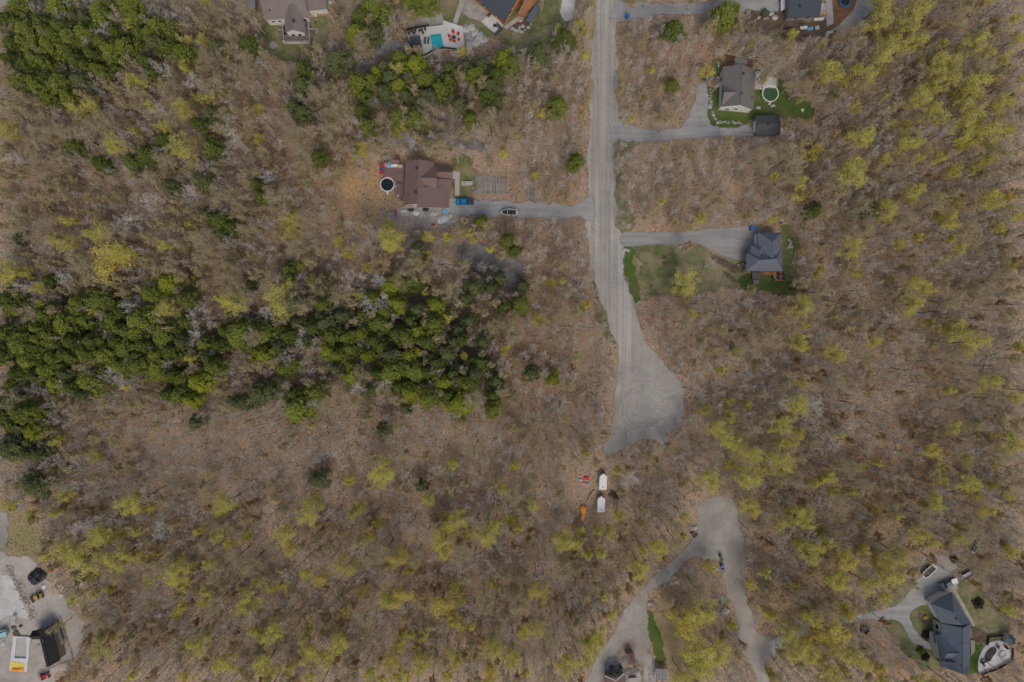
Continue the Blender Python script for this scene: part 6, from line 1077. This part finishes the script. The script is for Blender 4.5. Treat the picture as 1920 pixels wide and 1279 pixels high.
BUD = T("""1325,133,17,y 1290,535,24,b 1007,600,17 1600,468,20 1610,140,24 1655,40,18 1717,17,20 1672,80,20 1710,77,18 1770,82,14 1782,122,20 1902,37,12 1910,70,16 1855,100,16 1840,127,22,o 1830,155,24 1882,112,16 1745,162,14 1727,185,22 1755,217,22 1605,200,14 1620,255,22 1670,235,14 1700,237,14 1815,205,24 1660,185,8 1475,295,24,o 1610,307,18 1760,295,14 1885,285,22,o 1487,60,12 1865,162,12,o 1805,260,12 1790,312,16
1602,330,26 1560,342,20,o 1710,364,18 1517,362,12,r 1782,415,18,y 1800,470,16 1742,540,16,y 1722,445,10 1782,447,10 1785,560,22,o 1542,545,20,o 1527,572,18,o 1465,590,22,r 1880,525,20,o 1865,370,20 1895,365,12,y 1775,615,16 1682,625,16,r 1447,412,10 1912,405,14 1790,325,14 1670,525,8 1570,597,14,o 1565,660,18 1615,655,18,o 1477,712,22,o 1445,805,10,b 1455,865,26 1540,900,10,b 1565,922,12,b 1867,710,8 1910,648,12,b 1890,825,22 1810,860,14 1815,905,18 1765,900,16 1865,910,14 1752,940,18 1645,867,9,b 1490,902,20,o 1877,790,14,o 1865,870,14
1315,407,14 1265,417,12,o 1242,377,8 1327,367,16,o 1292,462,10,r 1030,530,16,y 1055,500,12,o 1055,527,8 1002,532,10,o 1100,572,10,y 1035,557,12,r 1327,585,20,o 1282,602,20,o 1005,327,8 1285,560,14,r 1370,752,14,b 1325,767,16 1370,780,16 1402,762,12 1350,810,22 1372,830,20 1405,852,18 1370,870,16 1332,897,20 1410,895,22 1435,885,16 1352,695,10 1422,682,14,o 1377,660,12 967,872,12 997,945,14 1050,930,14,o 1100,850,8 1160,882,10 1052,820,10,o 1005,795,8,o 1335,660,14,o
970,992,12 1082,1020,14 1102,1042,12 1236,1028,18 1202,1066,18 1150,1050,12,o 1156,1115,17,o 1065,1247,22 1280,1167,26,y 1325,1147,24 1272,1182,14,y 1310,1232,30 1350,1230,22 1317,1257,24,b 1280,1272,18,b 1120,995,12 1282,1005,8 1435,1147,12 1435,1072,14 1085,995,14 985,1262,12 1310,1110,18,o 1500,975,24 1460,985,16,b 1657,982,24,r 1680,970,14 1800,987,12 1545,1022,22 1727,1000,18 1707,1030,16,r 1637,1052,16,y 1672,1080,22,b 1625,1095,18 1575,1090,22 1585,1137,16 1450,1155,14,y 1457,1122,26,r 1572,1185,26,y 1560,1210,18,y 1512,1202,14,y 1527,1182,14,y 1492,1225,18 1522,1232,18 1595,1230,22,b 1555,1262,24,b 1622,1242,14 1895,1035,16 1715,1095,12,o 1747,1047,12,r 1507,1145,16,o 1730,970,20,o
157,1055,30,b 212,1050,22 267,1042,16 292,1037,10 225,1002,16 260,997,12 85,1015,16,o 92,1045,14 150,1112,20,o 187,1210,22,b 337,1050,12 372,997,10 410,1005,16 462,1007,14 410,1070,18,o 412,962,12 260,1215,16,o 417,1245,20 457,1260,16 345,1270,16,y 475,1185,12 332,1230,14,o
665,962,12,b 710,982,14 697,1002,12 532,1007,18 652,1062,20 572,1075,14 532,1097,14 750,1045,18,y 767,1072,14 830,1027,18 877,1002,16 932,982,12 825,1135,22,y 852,1097,14 865,1120,16 905,1115,18,o 927,1095,14 847,1155,8,y 645,1147,16 490,1192,16,b 572,1195,10 635,1207,18 615,1232,18 495,1247,24,b 542,1257,16 735,1237,18,y 760,1160,14,r 755,1187,12 745,1267,16 692,1265,14 650,1237,14,o 785,1247,18 812,1225,16,o 855,1237,18 900,1202,16,r 870,1190,14,r 810,1175,14,o 890,1230,14,o 595,987,10,o
715,882,24 652,902,14 892,840,20,o 847,870,14 672,950,16 942,920,16 392,887,16,o 420,942,20 180,855,14 220,880,12,o 107,827,12 302,935,12,o 175,897,12,o
252,152,20 215,270,20,b 55,272,24,o 325,160,18,o 342,202,18 345,280,24 282,197,12 392,282,14,o 162,205,24 185,240,24,o 25,212,20,o 110,245,18,o 347,125,12 250,245,12 472,230,16,o 307,307,20,o 422,50,16,o 577,255,26,o 555,260,20,o 640,210,26,o 715,227,18,o 525,135,18,o 595,90,14,o 512,160,12,o 920,230,20,o 945,252,18,o
82,342,18,o 22,420,20,o 97,420,20,o 72,450,20,o 95,492,12,o 15,510,22 185,445,22 202,492,34,y 410,365,22,o 455,395,20,o 290,332,16,o 372,332,18,o 467,482,16,o 440,512,18,o 392,480,18,o 375,510,16,o 312,577,18 440,572,22 382,412,16,o 415,520,16,o 515,375,28,o 545,420,22,b 580,412,22,o 730,420,14 735,452,24 777,482,18,o 507,525,24,o 525,565,30 560,570,22,o 580,495,14,o 597,542,18,o 850,547,22,o 712,490,20,r 555,460,18,o 797,517,14,o 890,582,16,r 937,480,10,o 815,532,12,r 485,480,14,o
180,680,10,y 425,675,16,r 372,668,10,o 345,680,12,r 1085,45,8,b 1095,60,7,y 1096,105,7,b 1045,55,8 1035,150,8,o 1090,210,7,r 1190,200,8,o 1340,45,12,o 1412,85,16,o 1250,275,12,o 1275,290,12,o 1365,265,12,o""")
BUD += T("""1478,1188,18 1500,1172,20,o 1525,1160,20,b 1552,1170,16 1545,1148,18,o 1590,1152,14,y 1535,1190,16,y 1615,1142,14,o 1640,1130,12,o 1412,1130,12,o 1408,1095,12 1445,1262,12 1395,1212,10,o 1370,1172,12
1480,330,20,o 1500,345,16 1450,640,18,o 1420,640,20,o 1500,640,18 1640,640,16 1750,380,20,o 1830,380,20,o 1810,430,18,o 1850,250,20 1880,190,18 1800,180,16 1700,300,18,o 1660,300,14 1580,240,14,o 1560,180,12,o 1890,600,16,o 1650,470,12,o 1690,560,12,o 1320,640,16,o 1350,620,16,o 1390,660,18,o 1300,590,14 1410,540,12,o 1440,780,18,o 1480,830,16 1430,740,14,o 1500,860,14,o
100,1180,10,o 330,1120,12,o 480,1090,14 560,1150,14,o 700,1100,14,o 780,1120,14,o 980,1080,16,o 1020,1130,16,o 1000,1180,18 950,1150,16,o 1040,1200,18,o 960,1230,18 920,1260,16,y 840,1265,16 580,1270,16 440,1210,16,o 390,1180,14,o 300,1180,14,o 370,1110,14,o 520,1150,12,o 1080,1170,14,o 1120,1080,16,o 1180,1040,16,o 1060,1050,16,o""")
BARE = T("""235,415,26,w 285,385,20,w 352,365,20,w 275,95,16,w 660,535,28 762,602,16,w 570,630,22,w 372,600,24 610,120,16 545,165,16 1302,803,13,w 1285,832,13,w 1262,862,12,w 1055,758,20 765,895,18 150,990,22,w 120,985,14,w 887,1150,22 660,230,18 560,185,14 700,190,16 400,600,18 725,180,14,w 480,1075,14 500,1135,14 300,1000,20,w
600,215,14 640,265,14 820,90,8 545,330,14 500,330,18,w 660,445,14 690,455,16 775,455,14,w 830,495,22 905,500,16 925,505,14,w 690,570,20,w 640,600,16 620,585,14 855,650,16,w 880,640,14,w 930,650,14 855,290,8 1020,700,12 1290,850,8 1345,160,6 1315,60,10 1280,60,8,w 1240,105,12,w 1190,60,10 1060,90,12 1085,175,12 1075,240,14,w 1090,345,14,w 1000,345,12 1200,420,8,w 1560,505,20 1335,495,12 1240,575,7,w 1235,590,7,w 1375,605,12 1180,95,8
820,840,16 885,880,12 1005,930,12 700,1020,16 770,985,20 800,1000,18 1180,905,20,w 1070,972,13,w 1200,900,12 450,1000,12 590,1110,16 1530,760,22,w 1500,740,16 1470,755,18,w 1590,650,20 1660,680,18 1560,830,22 1590,800,20 1700,1000,16 1900,970,24 1880,450,16 1850,500,18 1400,700,18 1440,690,18
30,500,16,w 50,540,18,w 120,520,18,w 130,535,16 90,460,18 200,270,16 240,290,16 270,240,14,w 220,210,14 75,280,16 40,230,14 120,130,14,u 220,35,14,w 165,15,14,w 85,30,14,w 5,610,14,w 30,610,12,w 155,605,12,w 200,627,12,w 270,575,14 330,560,10 60,730,16,w 85,735,14 105,790,14,w 85,870,12,w 170,640,8 430,700,16 440,720,16,w 400,760,14,w 510,740,12,w 615,730,10,w 700,720,10,w 780,740,12 810,720,10,w 900,725,12 925,730,12,w""")
FILLCLEAR = CLEAR
def free(px, py, r):
    pts = [(px, py)] + [(px + r * math.cos(a), py + r * math.sin(a)) for a in (0, .785, 1.57, 2.356, 3.14, 3.93, 4.71, 5.5)]
    return not any(inpoly(x, y, pl) for pl in FILLCLEAR for x, y in pts)
taken = [(x, y, r) for L in (PINE, BUD, BARE) for x, y, r, _ in L]
GRIDC = {}
def put(x, y, r): GRIDC.setdefault((int(x // 40), int(y // 40)), []).append((x, y, r))
def clash(x, y, r, k):
    for i in range(-1, 2):
        for j in range(-1, 2):
            for (a, b, c) in GRIDC.get((int(x // 40) + i, int(y // 40) + j), ()):
                if (a - x) ** 2 + (b - y) ** 2 < (k * (r + c)) ** 2: return True
    return False
for t_ in taken: put(*t_)
SPARSE = [[(120, 740), (330, 730), (480, 780), (700, 760), (900, 800), (960, 860), (900, 960), (600, 960), (300, 900), (120, 850)], [(0, 320), (200, 310), (260, 380), (200, 450), (0, 420)], [(480, 260), (560, 300), (720, 270), (740, 300), (700, 420), (640, 470), (600, 500), (560, 400), (480, 320)], [(1160, 40), (1350, 50), (1340, 230), (1160, 230)], [(1060, 120), (1110, 120), (1100, 370), (980, 360), (870, 310), (860, 250), (980, 230)], [(1455, 60), (1560, 80), (1560, 200), (1520, 210), (1460, 130)], [(1490, 380), (1600, 400), (1600, 560), (1495, 540)], [(1620, 700), (1740, 720), (1740, 900), (1600, 900)], [(640, 470), (700, 470), (680, 530), (620, 510)], [(1160, 275), (1400, 270), (1400, 425), (1170, 425)], [(1195, 560), (1300, 560), (1290, 700), (1240, 660)],
 [(1260, 1060), (1330, 1055), (1355, 1100), (1390, 1250), (1360, 1260), (1260, 1250), (1225, 1150)], [(1610, 1190), (1700, 1200), (1760, 1279), (1620, 1279)], [(1840, 1060), (1920, 1060), (1920, 1180), (1870, 1130)], [(960, 640), (1140, 640), (1120, 720), (1060, 760), (960, 760)], [(1020, 900), (1200, 850), (1210, 1000), (1000, 1010)]]
rr = random.Random(2024)
for _ in range(26000):
    x, y = rr.uniform(-40, 1960), rr.uniform(-40, 1320); r = rr.choice((8, 10, 12, 13, 15, 17, 19)); sp = any(inpoly(x, y, q) for q in SPARSE)
    if sp: r = min(r, 13)
    if clash(x, y, r, .72 if sp else .58) or not free(x, y, r * .75): continue
    if sp and rr.random() < .12: continue
    put(x, y, r); u = rr.random(); lower = y > 930 or x > 1440; left = x < 980 and y < 760
    grove = (x < 470 and 560 < y < 740) or (x < 300 and y < 190) or (480 < x < 880 and 600 < y < 745)
    if grove:
        if u < .20: PINE.append((x, y, r, rr.choice(('', 'd', 'u'))))
        elif u < .5: BUD.append((x, y, r, 'o'))
        else: BARE.append((x, y, r, rr.choice(('', 'w', 'w', 'u'))))
    elif lower:
        if u < .14: BUD.append((x, y, r * 1.15, 'o' if r < 13 and rr.random() < .7 else rr.choice(('', '', '', 'b', 'y'))))
        elif u < .33 and r > 11: BUD.append((x, y, r * 1.1, 'o'))
        elif u < .35: BUD.append((x, y, r, 'r'))
        else: BARE.append((x, y, r, rr.choice(('', '', 'u', 'g'))))
    elif left:
        if u < .34: BUD.append((x, y, r * 1.15, 'o'))
        elif u < .42: BUD.append((x, y, r, '' if r > 12 else 'o'))
        elif u < .47: PINE.append((x, y, r * .7, 'u'))
        else: BARE.append((x, y, r, rr.choice(('', 'u', 'g', 'w'))))
    else:
        if u < .14: BUD.append((x, y, r, 'o'))
        else: BARE.append((x, y, r, rr.choice(('', '', 'u', 'g'))))
LM = [('the brown-roofed house', 800, 345), ('the turquoise pool', 820, 78), ('the tan-roofed house', 545, 20), ('the gravel turning circle', 1215, 750), ('the grey-roofed house', 1385, 165), ('the blue-grey house', 1440, 475), ('the slate-roofed house', 1785, 1200), ('the construction yard', 60, 1170), ('the white cargo trailers', 1128, 925), ('the brown house at the bottom edge', 1155, 1270),
 ('the lower gravel loop', 1345, 975), ('the log pile', 922, 346), ('the trampoline', 1582, 5), ('the grey rock slab', 705, 110), ('the dark rock outcrop', 905, 485), ('the upper left corner', 0, 0), ('the upper right corner', 1920, 0), ('the middle of the left edge', 0, 600), ('the middle of the right edge', 1920, 600), ('the middle of the bottom edge', 760, 1279), ('the middle of the top edge', 960, 0)]
TONE = {('PINE', ''): ('fresh green pine', 'pine_bright'), ('PINE', 'b'): ('bright yellow-green pine', 'pine_yellow_green'), ('PINE', 'd'): ('dark green pine', 'pine_dark'), ('PINE', 'u'): ('dull grey-green pine', 'pine_dull'), ('PINE', 'o'): ('dull grey-green pine', 'pine_dull'),
 ('BUD', ''): ('yellow-green budding tree', 'bud_bright'), ('BUD', 'b'): ('bright yellow-green leafy tree', 'bud_bright'), ('BUD', 'y'): ('golden yellow budding tree', 'bud_yellow'), ('BUD', 'o'): ('faint olive budding tree', 'bud_olive'), ('BUD', 'r'): ('orange-tinted budding tree', 'bud_orange'),
 ('BARE', ''): ('bare grey tree', 'twig_grey'), ('BARE', 'w'): ('bare whitish tree', 'twig_pale'), ('BARE', 'u'): ('bare brown tree', 'twig_brown'), ('BARE', 'g'): ('bare tree with olive twigs', 'twig_olive')}
def inframe(x, y, r): return -r < x < 1920 + r and -r < y < 1279 + r
def place(kind, lst, name, cat, group, maxn):
    lst = [t for t in lst if inframe(*t[:3])]; lst.sort(key=lambda t: -t[2]); ind, rest = lst[:maxn], lst[maxn:]
    rank = {}; info = []
    for x, y, r, tone in ind:
        lm = min(LM, key=lambda L: math.hypot(L[1] - x, L[2] - y)); dx, dy = x - lm[1], y - lm[2]
        side = ('right of' if dx > 0 else 'left of') if abs(dx) > abs(dy) else ('below' if dy > 0 else 'above'); sz = 'large' if r >= 20 else 'small' if r < 13 else 'middling'
        info.append((x, y, r, tone, '%s %s %s %s' % (sz, TONE[(kind, tone)][0], side, lm[0]), math.hypot(dx, dy)))
    for d_ in sorted(info, key=lambda d_: d_[5]): rank.setdefault(d_[4], []).append(d_)
    WORD = ORD + ['%s' % w_ for w_ in 'twenty-fifth twenty-sixth twenty-seventh twenty-eighth twenty-ninth thirtieth'.split()]
    rt = random.Random(hash(kind) % 1000 if False else len(kind) * 31)
    for lb, L in rank.items():
        for i, (x, y, r, tone, _, _) in enumerate(L):
            lb = lb.replace('small bare tree with olive twigs', 'small olive-twigged bare tree').replace('bare tree with olive twigs', 'olive-twigged bare tree'); lb = lb.replace('the brown house at the bottom edge', 'the bottom-edge brown house'); label = lb if len(L) == 1 else lb + (', nearest of these' if i == 0 else ', %s nearest' % WORD[min(i, 29)])
            mat = TONE[(kind, tone)][1]; small = r < 12
            hh = (rt.uniform(5, 9) if small else rt.uniform(12, 16.5)) * (1 if kind != 'PINE' else .85); zc = hh * .78
            if kind == 'PINE' and small: hh = 3 + r * .45; zc = hh * .7
            c = P(x, y, zc); rw = r * S * (H - zc) / H; k = rw / TR * {'PINE': 1.34, 'BUD': 1.28 if tone == 'o' else 1.33, 'BARE': 1.15}[kind]
            e = bpy.data.objects.new(name, None); COL.objects.link(e); e.empty_display_size = .5; tag(e, label, cat, group)
            e.location = (c.x, c.y, 0); e.rotation_euler = (0, 0, rt.random() * 6.283); e.scale = (k, k, hh / (13.0 if kind == 'PINE' else TH))
            if kind == 'PINE': md = rt.choice(PINES); parts = (('trunk', md[0], 'trunk_dark'), ('crown', md[1], mat))
            elif kind == 'BUD': md = rt.choice(BROAD); parts = (('trunk', md['trunk'], 'trunk_dark'), ('crown', md['leaf_thin' if tone in 'o' and tone else 'leaf'], mat))
            else: md = rt.choice(BROAD); parts = (('trunk', md['tr_only'], 'trunk_dark' if tone != 'w' else 'twig_pale'), ('crown', md['tw'], mat))
            for pn, me, mt_ in parts:
                o = bpy.data.objects.new(pn, me); COL.objects.link(o); o.parent = e; o.material_slots[0].link = 'OBJECT'; o.material_slots[0].material = M[mt_]
    return rest
r1 = place('PINE', PINE, 'pine_tree', 'pine', 'evergreen trees in the woods', 300)
r2 = place('BUD', BUD, 'budding_tree', 'tree', 'budding trees in the woods', 300)
r3 = place('BARE', BARE, 'bare_tree', 'tree', 'bare trees in the woods', 300)
print('TREES', len(PINE), len(BUD), len(BARE), 'rest', len(r1), len(r2), len(r3))
def woods(name, label, rest, kind, seed):
    """the remaining small trees of a kind, joined"""
    rg = np.random.default_rng(seed); groups = {}
    for x, y, r, tone in rest:
        hh = rg.uniform(6, 12); c = P(x, y, hh * .78); k = r * S * .96 / TR; a = rg.random() * 6.283; md = BROAD[rg.integers(6)]
        rot = np.array([[math.cos(a), -math.sin(a), 0], [math.sin(a), math.cos(a), 0], [0, 0, 1]]); sc = np.array([k, k, hh / TH]); base_ = np.array([c.x, c.y, 0])
        fi = md['fi']; sel = rg.random(len(fi)) < (.6 if kind == 'BARE' else .3); seg = np.concatenate([fi[sel], md['co']]); s2 = seg.copy(); s2[:, :3] = (seg[:, :3] * sc) @ rot.T + base_; s2[:, 3:6] = (seg[:, 3:6] * sc) @ rot.T + base_; s2[:, 6:8] = np.maximum(seg[:, 6:8], .022)
        groups.setdefault('tw', []).append(s2)
        if kind == 'BUD': L = md['leafc'][rg.random(len(md['leafc'])) < .42]; groups.setdefault(TONE[('BUD', tone if kind == 'BUD' and tone in ('', 'b', 'y', 'o', 'r') else 'o')][1], []).append((L * sc) @ rot.T + base_)
    if not groups: return
    v, f = tubes_np(np.concatenate(groups['tw']), 3); mats = [M['twig_grey'] if kind == 'BARE' else M['twig_brown']]; mi = np.zeros(len(f), dtype=np.int32)
    for key in [g_ for g_ in groups if g_ != 'tw']:
        c = np.concatenate(groups[key]); o = quads_obj('x', c, rg.uniform(.10, .25, len(c)), rg, key, .3); n = len(c) * 4; vv = np.empty(n * 3, dtype=np.float32); o.data.vertices.foreach_get('co', vv); bpy.data.objects.remove(o)
        f = np.concatenate([f, np.arange(n).reshape(-1, 4) + len(v)]); v = np.concatenate([v, vv.reshape(-1, 3)]); mi = np.concatenate([mi, np.full(n // 4, len(mats), dtype=np.int32)]); mats.append(M[key])
    o = mesh_np(name, v, f, None)
    for m_ in mats: o.data.materials.append(m_)
    o.data.polygons.foreach_set('material_index', mi); o['kind'] = 'stuff'; tag(o, label, 'woodland')
woods('budding_woodland', 'faint olive budding small trees filling the gaps in the woods', r2, 'BUD', 5)
woods('bare_woodland', 'thin bare small trees filling the gaps in the woods', r3, 'BARE', 6)
if r1: woods('scrub', 'small dull scrub among the pines', r1, 'BUD', 7)

# underbrush: twiggy low growth and fallen sticks all over the woodland floor
rg = np.random.default_rng(99); n = 14000; xs = rg.uniform(-20, 1940, n); ys = rg.uniform(-20, 1300, n); ok = np.array([not any(inpoly(a, b, q) for q in CLEAR) for a, b in zip(xs, ys)]); xs, ys = xs[ok], ys[ok]; n = len(xs)
seg = []
for x, y in zip(xs, ys):
    p = P(x, y); hb = rg.uniform(.4, 1.6)
    for k in range(4): a = rg.random() * 6.283; L = rg.uniform(.5, 1.5); seg.append((p.x, p.y, 0, p.x + L * math.cos(a), p.y + L * math.sin(a), hb * rg.uniform(.5, 1), .03, .014))
v, f = tubes_np(np.array(seg), 3); o = mesh_np('underbrush', v, f, 'twig_brown'); o['kind'] = 'stuff'; tag(o, 'low twiggy brush and fallen sticks over the woodland floor', 'underbrush')
# dark upright stems between the crowns read as thin dark lines leaning away from the centre
FALL = [((1052, 613), (1130, 617)), ((1385, 574), (1440, 567)), ((1371, 582), (1380, 620)), ((1240, 427), (1252, 420)), ((1292, 390), (1300, 380)), ((1325, 390), (1345, 378)), ((1208, 355), (1218, 367)), ((1060, 413), (1070, 425)), ((1470, 115), (1485, 117)), ((165, 1173), (192, 1171)), ((605, 437), (625, 470)), ((688, 470), (690, 500)), ((962, 367), (968, 356)), ((820, 445), (828, 446)), ((830, 432), (833, 440)), ((1507, 512), (1530, 506)), ((135, 330), (165, 345)), ((1500, 252), (1560, 225)), ((1360, 720), (1372, 735)), ((1625, 355), (1665, 325)), ((1270, 202), (1290, 180)), ((1215, 88), (1225, 70)), ((855, 172), (875, 190)), ((1880, 640), (1920, 620)), ((700, 760), (745, 775)), ((900, 1080), (940, 1075)), ((620, 1090), (700, 1098)), ((1110, 430), (1118, 436)), ((1600, 380), (1612, 392)), ((1562, 430), (1567, 440))]
FALL.sort(key=lambda ab: min(math.hypot(L[1] - ab[0][0], L[2] - ab[0][1]) for L in LM)); SEENF = {}
for i, (a, b) in enumerate(FALL):
    A, B = P(*a, .25), P(*b, .25); lm = min(LM, key=lambda L: math.hypot(L[1] - a[0], L[2] - a[1])); t = thing('fallen_log', '%s fallen trunk lying %s %s' % (['tiny', 'short', 'medium-length', 'long'][min(3, int(math.hypot(a[0] - b[0], a[1] - b[1]) / 15))] + [' bare', ' level', ' slanting'][0 if i % 3 == 0 else 1 + (abs(a[1] - b[1]) > abs(a[0] - b[0]))], 'right of' if a[0] > lm[1] else 'left of', lm[0]), 'fallen log', (A + B) / 2, 0, 'fallen trunks')
    SEENF[t['label']] = SEENF.get(t['label'], 0) + 1
    if SEENF[t['label']] > 1: t['label'] = t['label'] + ', ' + ORD[SEENF[t['label']] - 1] + ' nearest'
    d_ = (B - A) / 2; m = MB(); m.tube(-d_, d_, .16, .08, 7); m.build('trunk', 'dead_wood', t); m = MB()
    for k in range(4): s_ = -d_ + d_ * 2 * (.4 + .15 * k); e_ = s_ + Vector((d_.x * .12 + (-1) ** k * -d_.y * .14, d_.y * .12 + (-1) ** k * d_.x * .14, .3)); m.tube(s_, e_, .05, .02, 5)
    m.build('broken_branch', 'dead_wood', t)
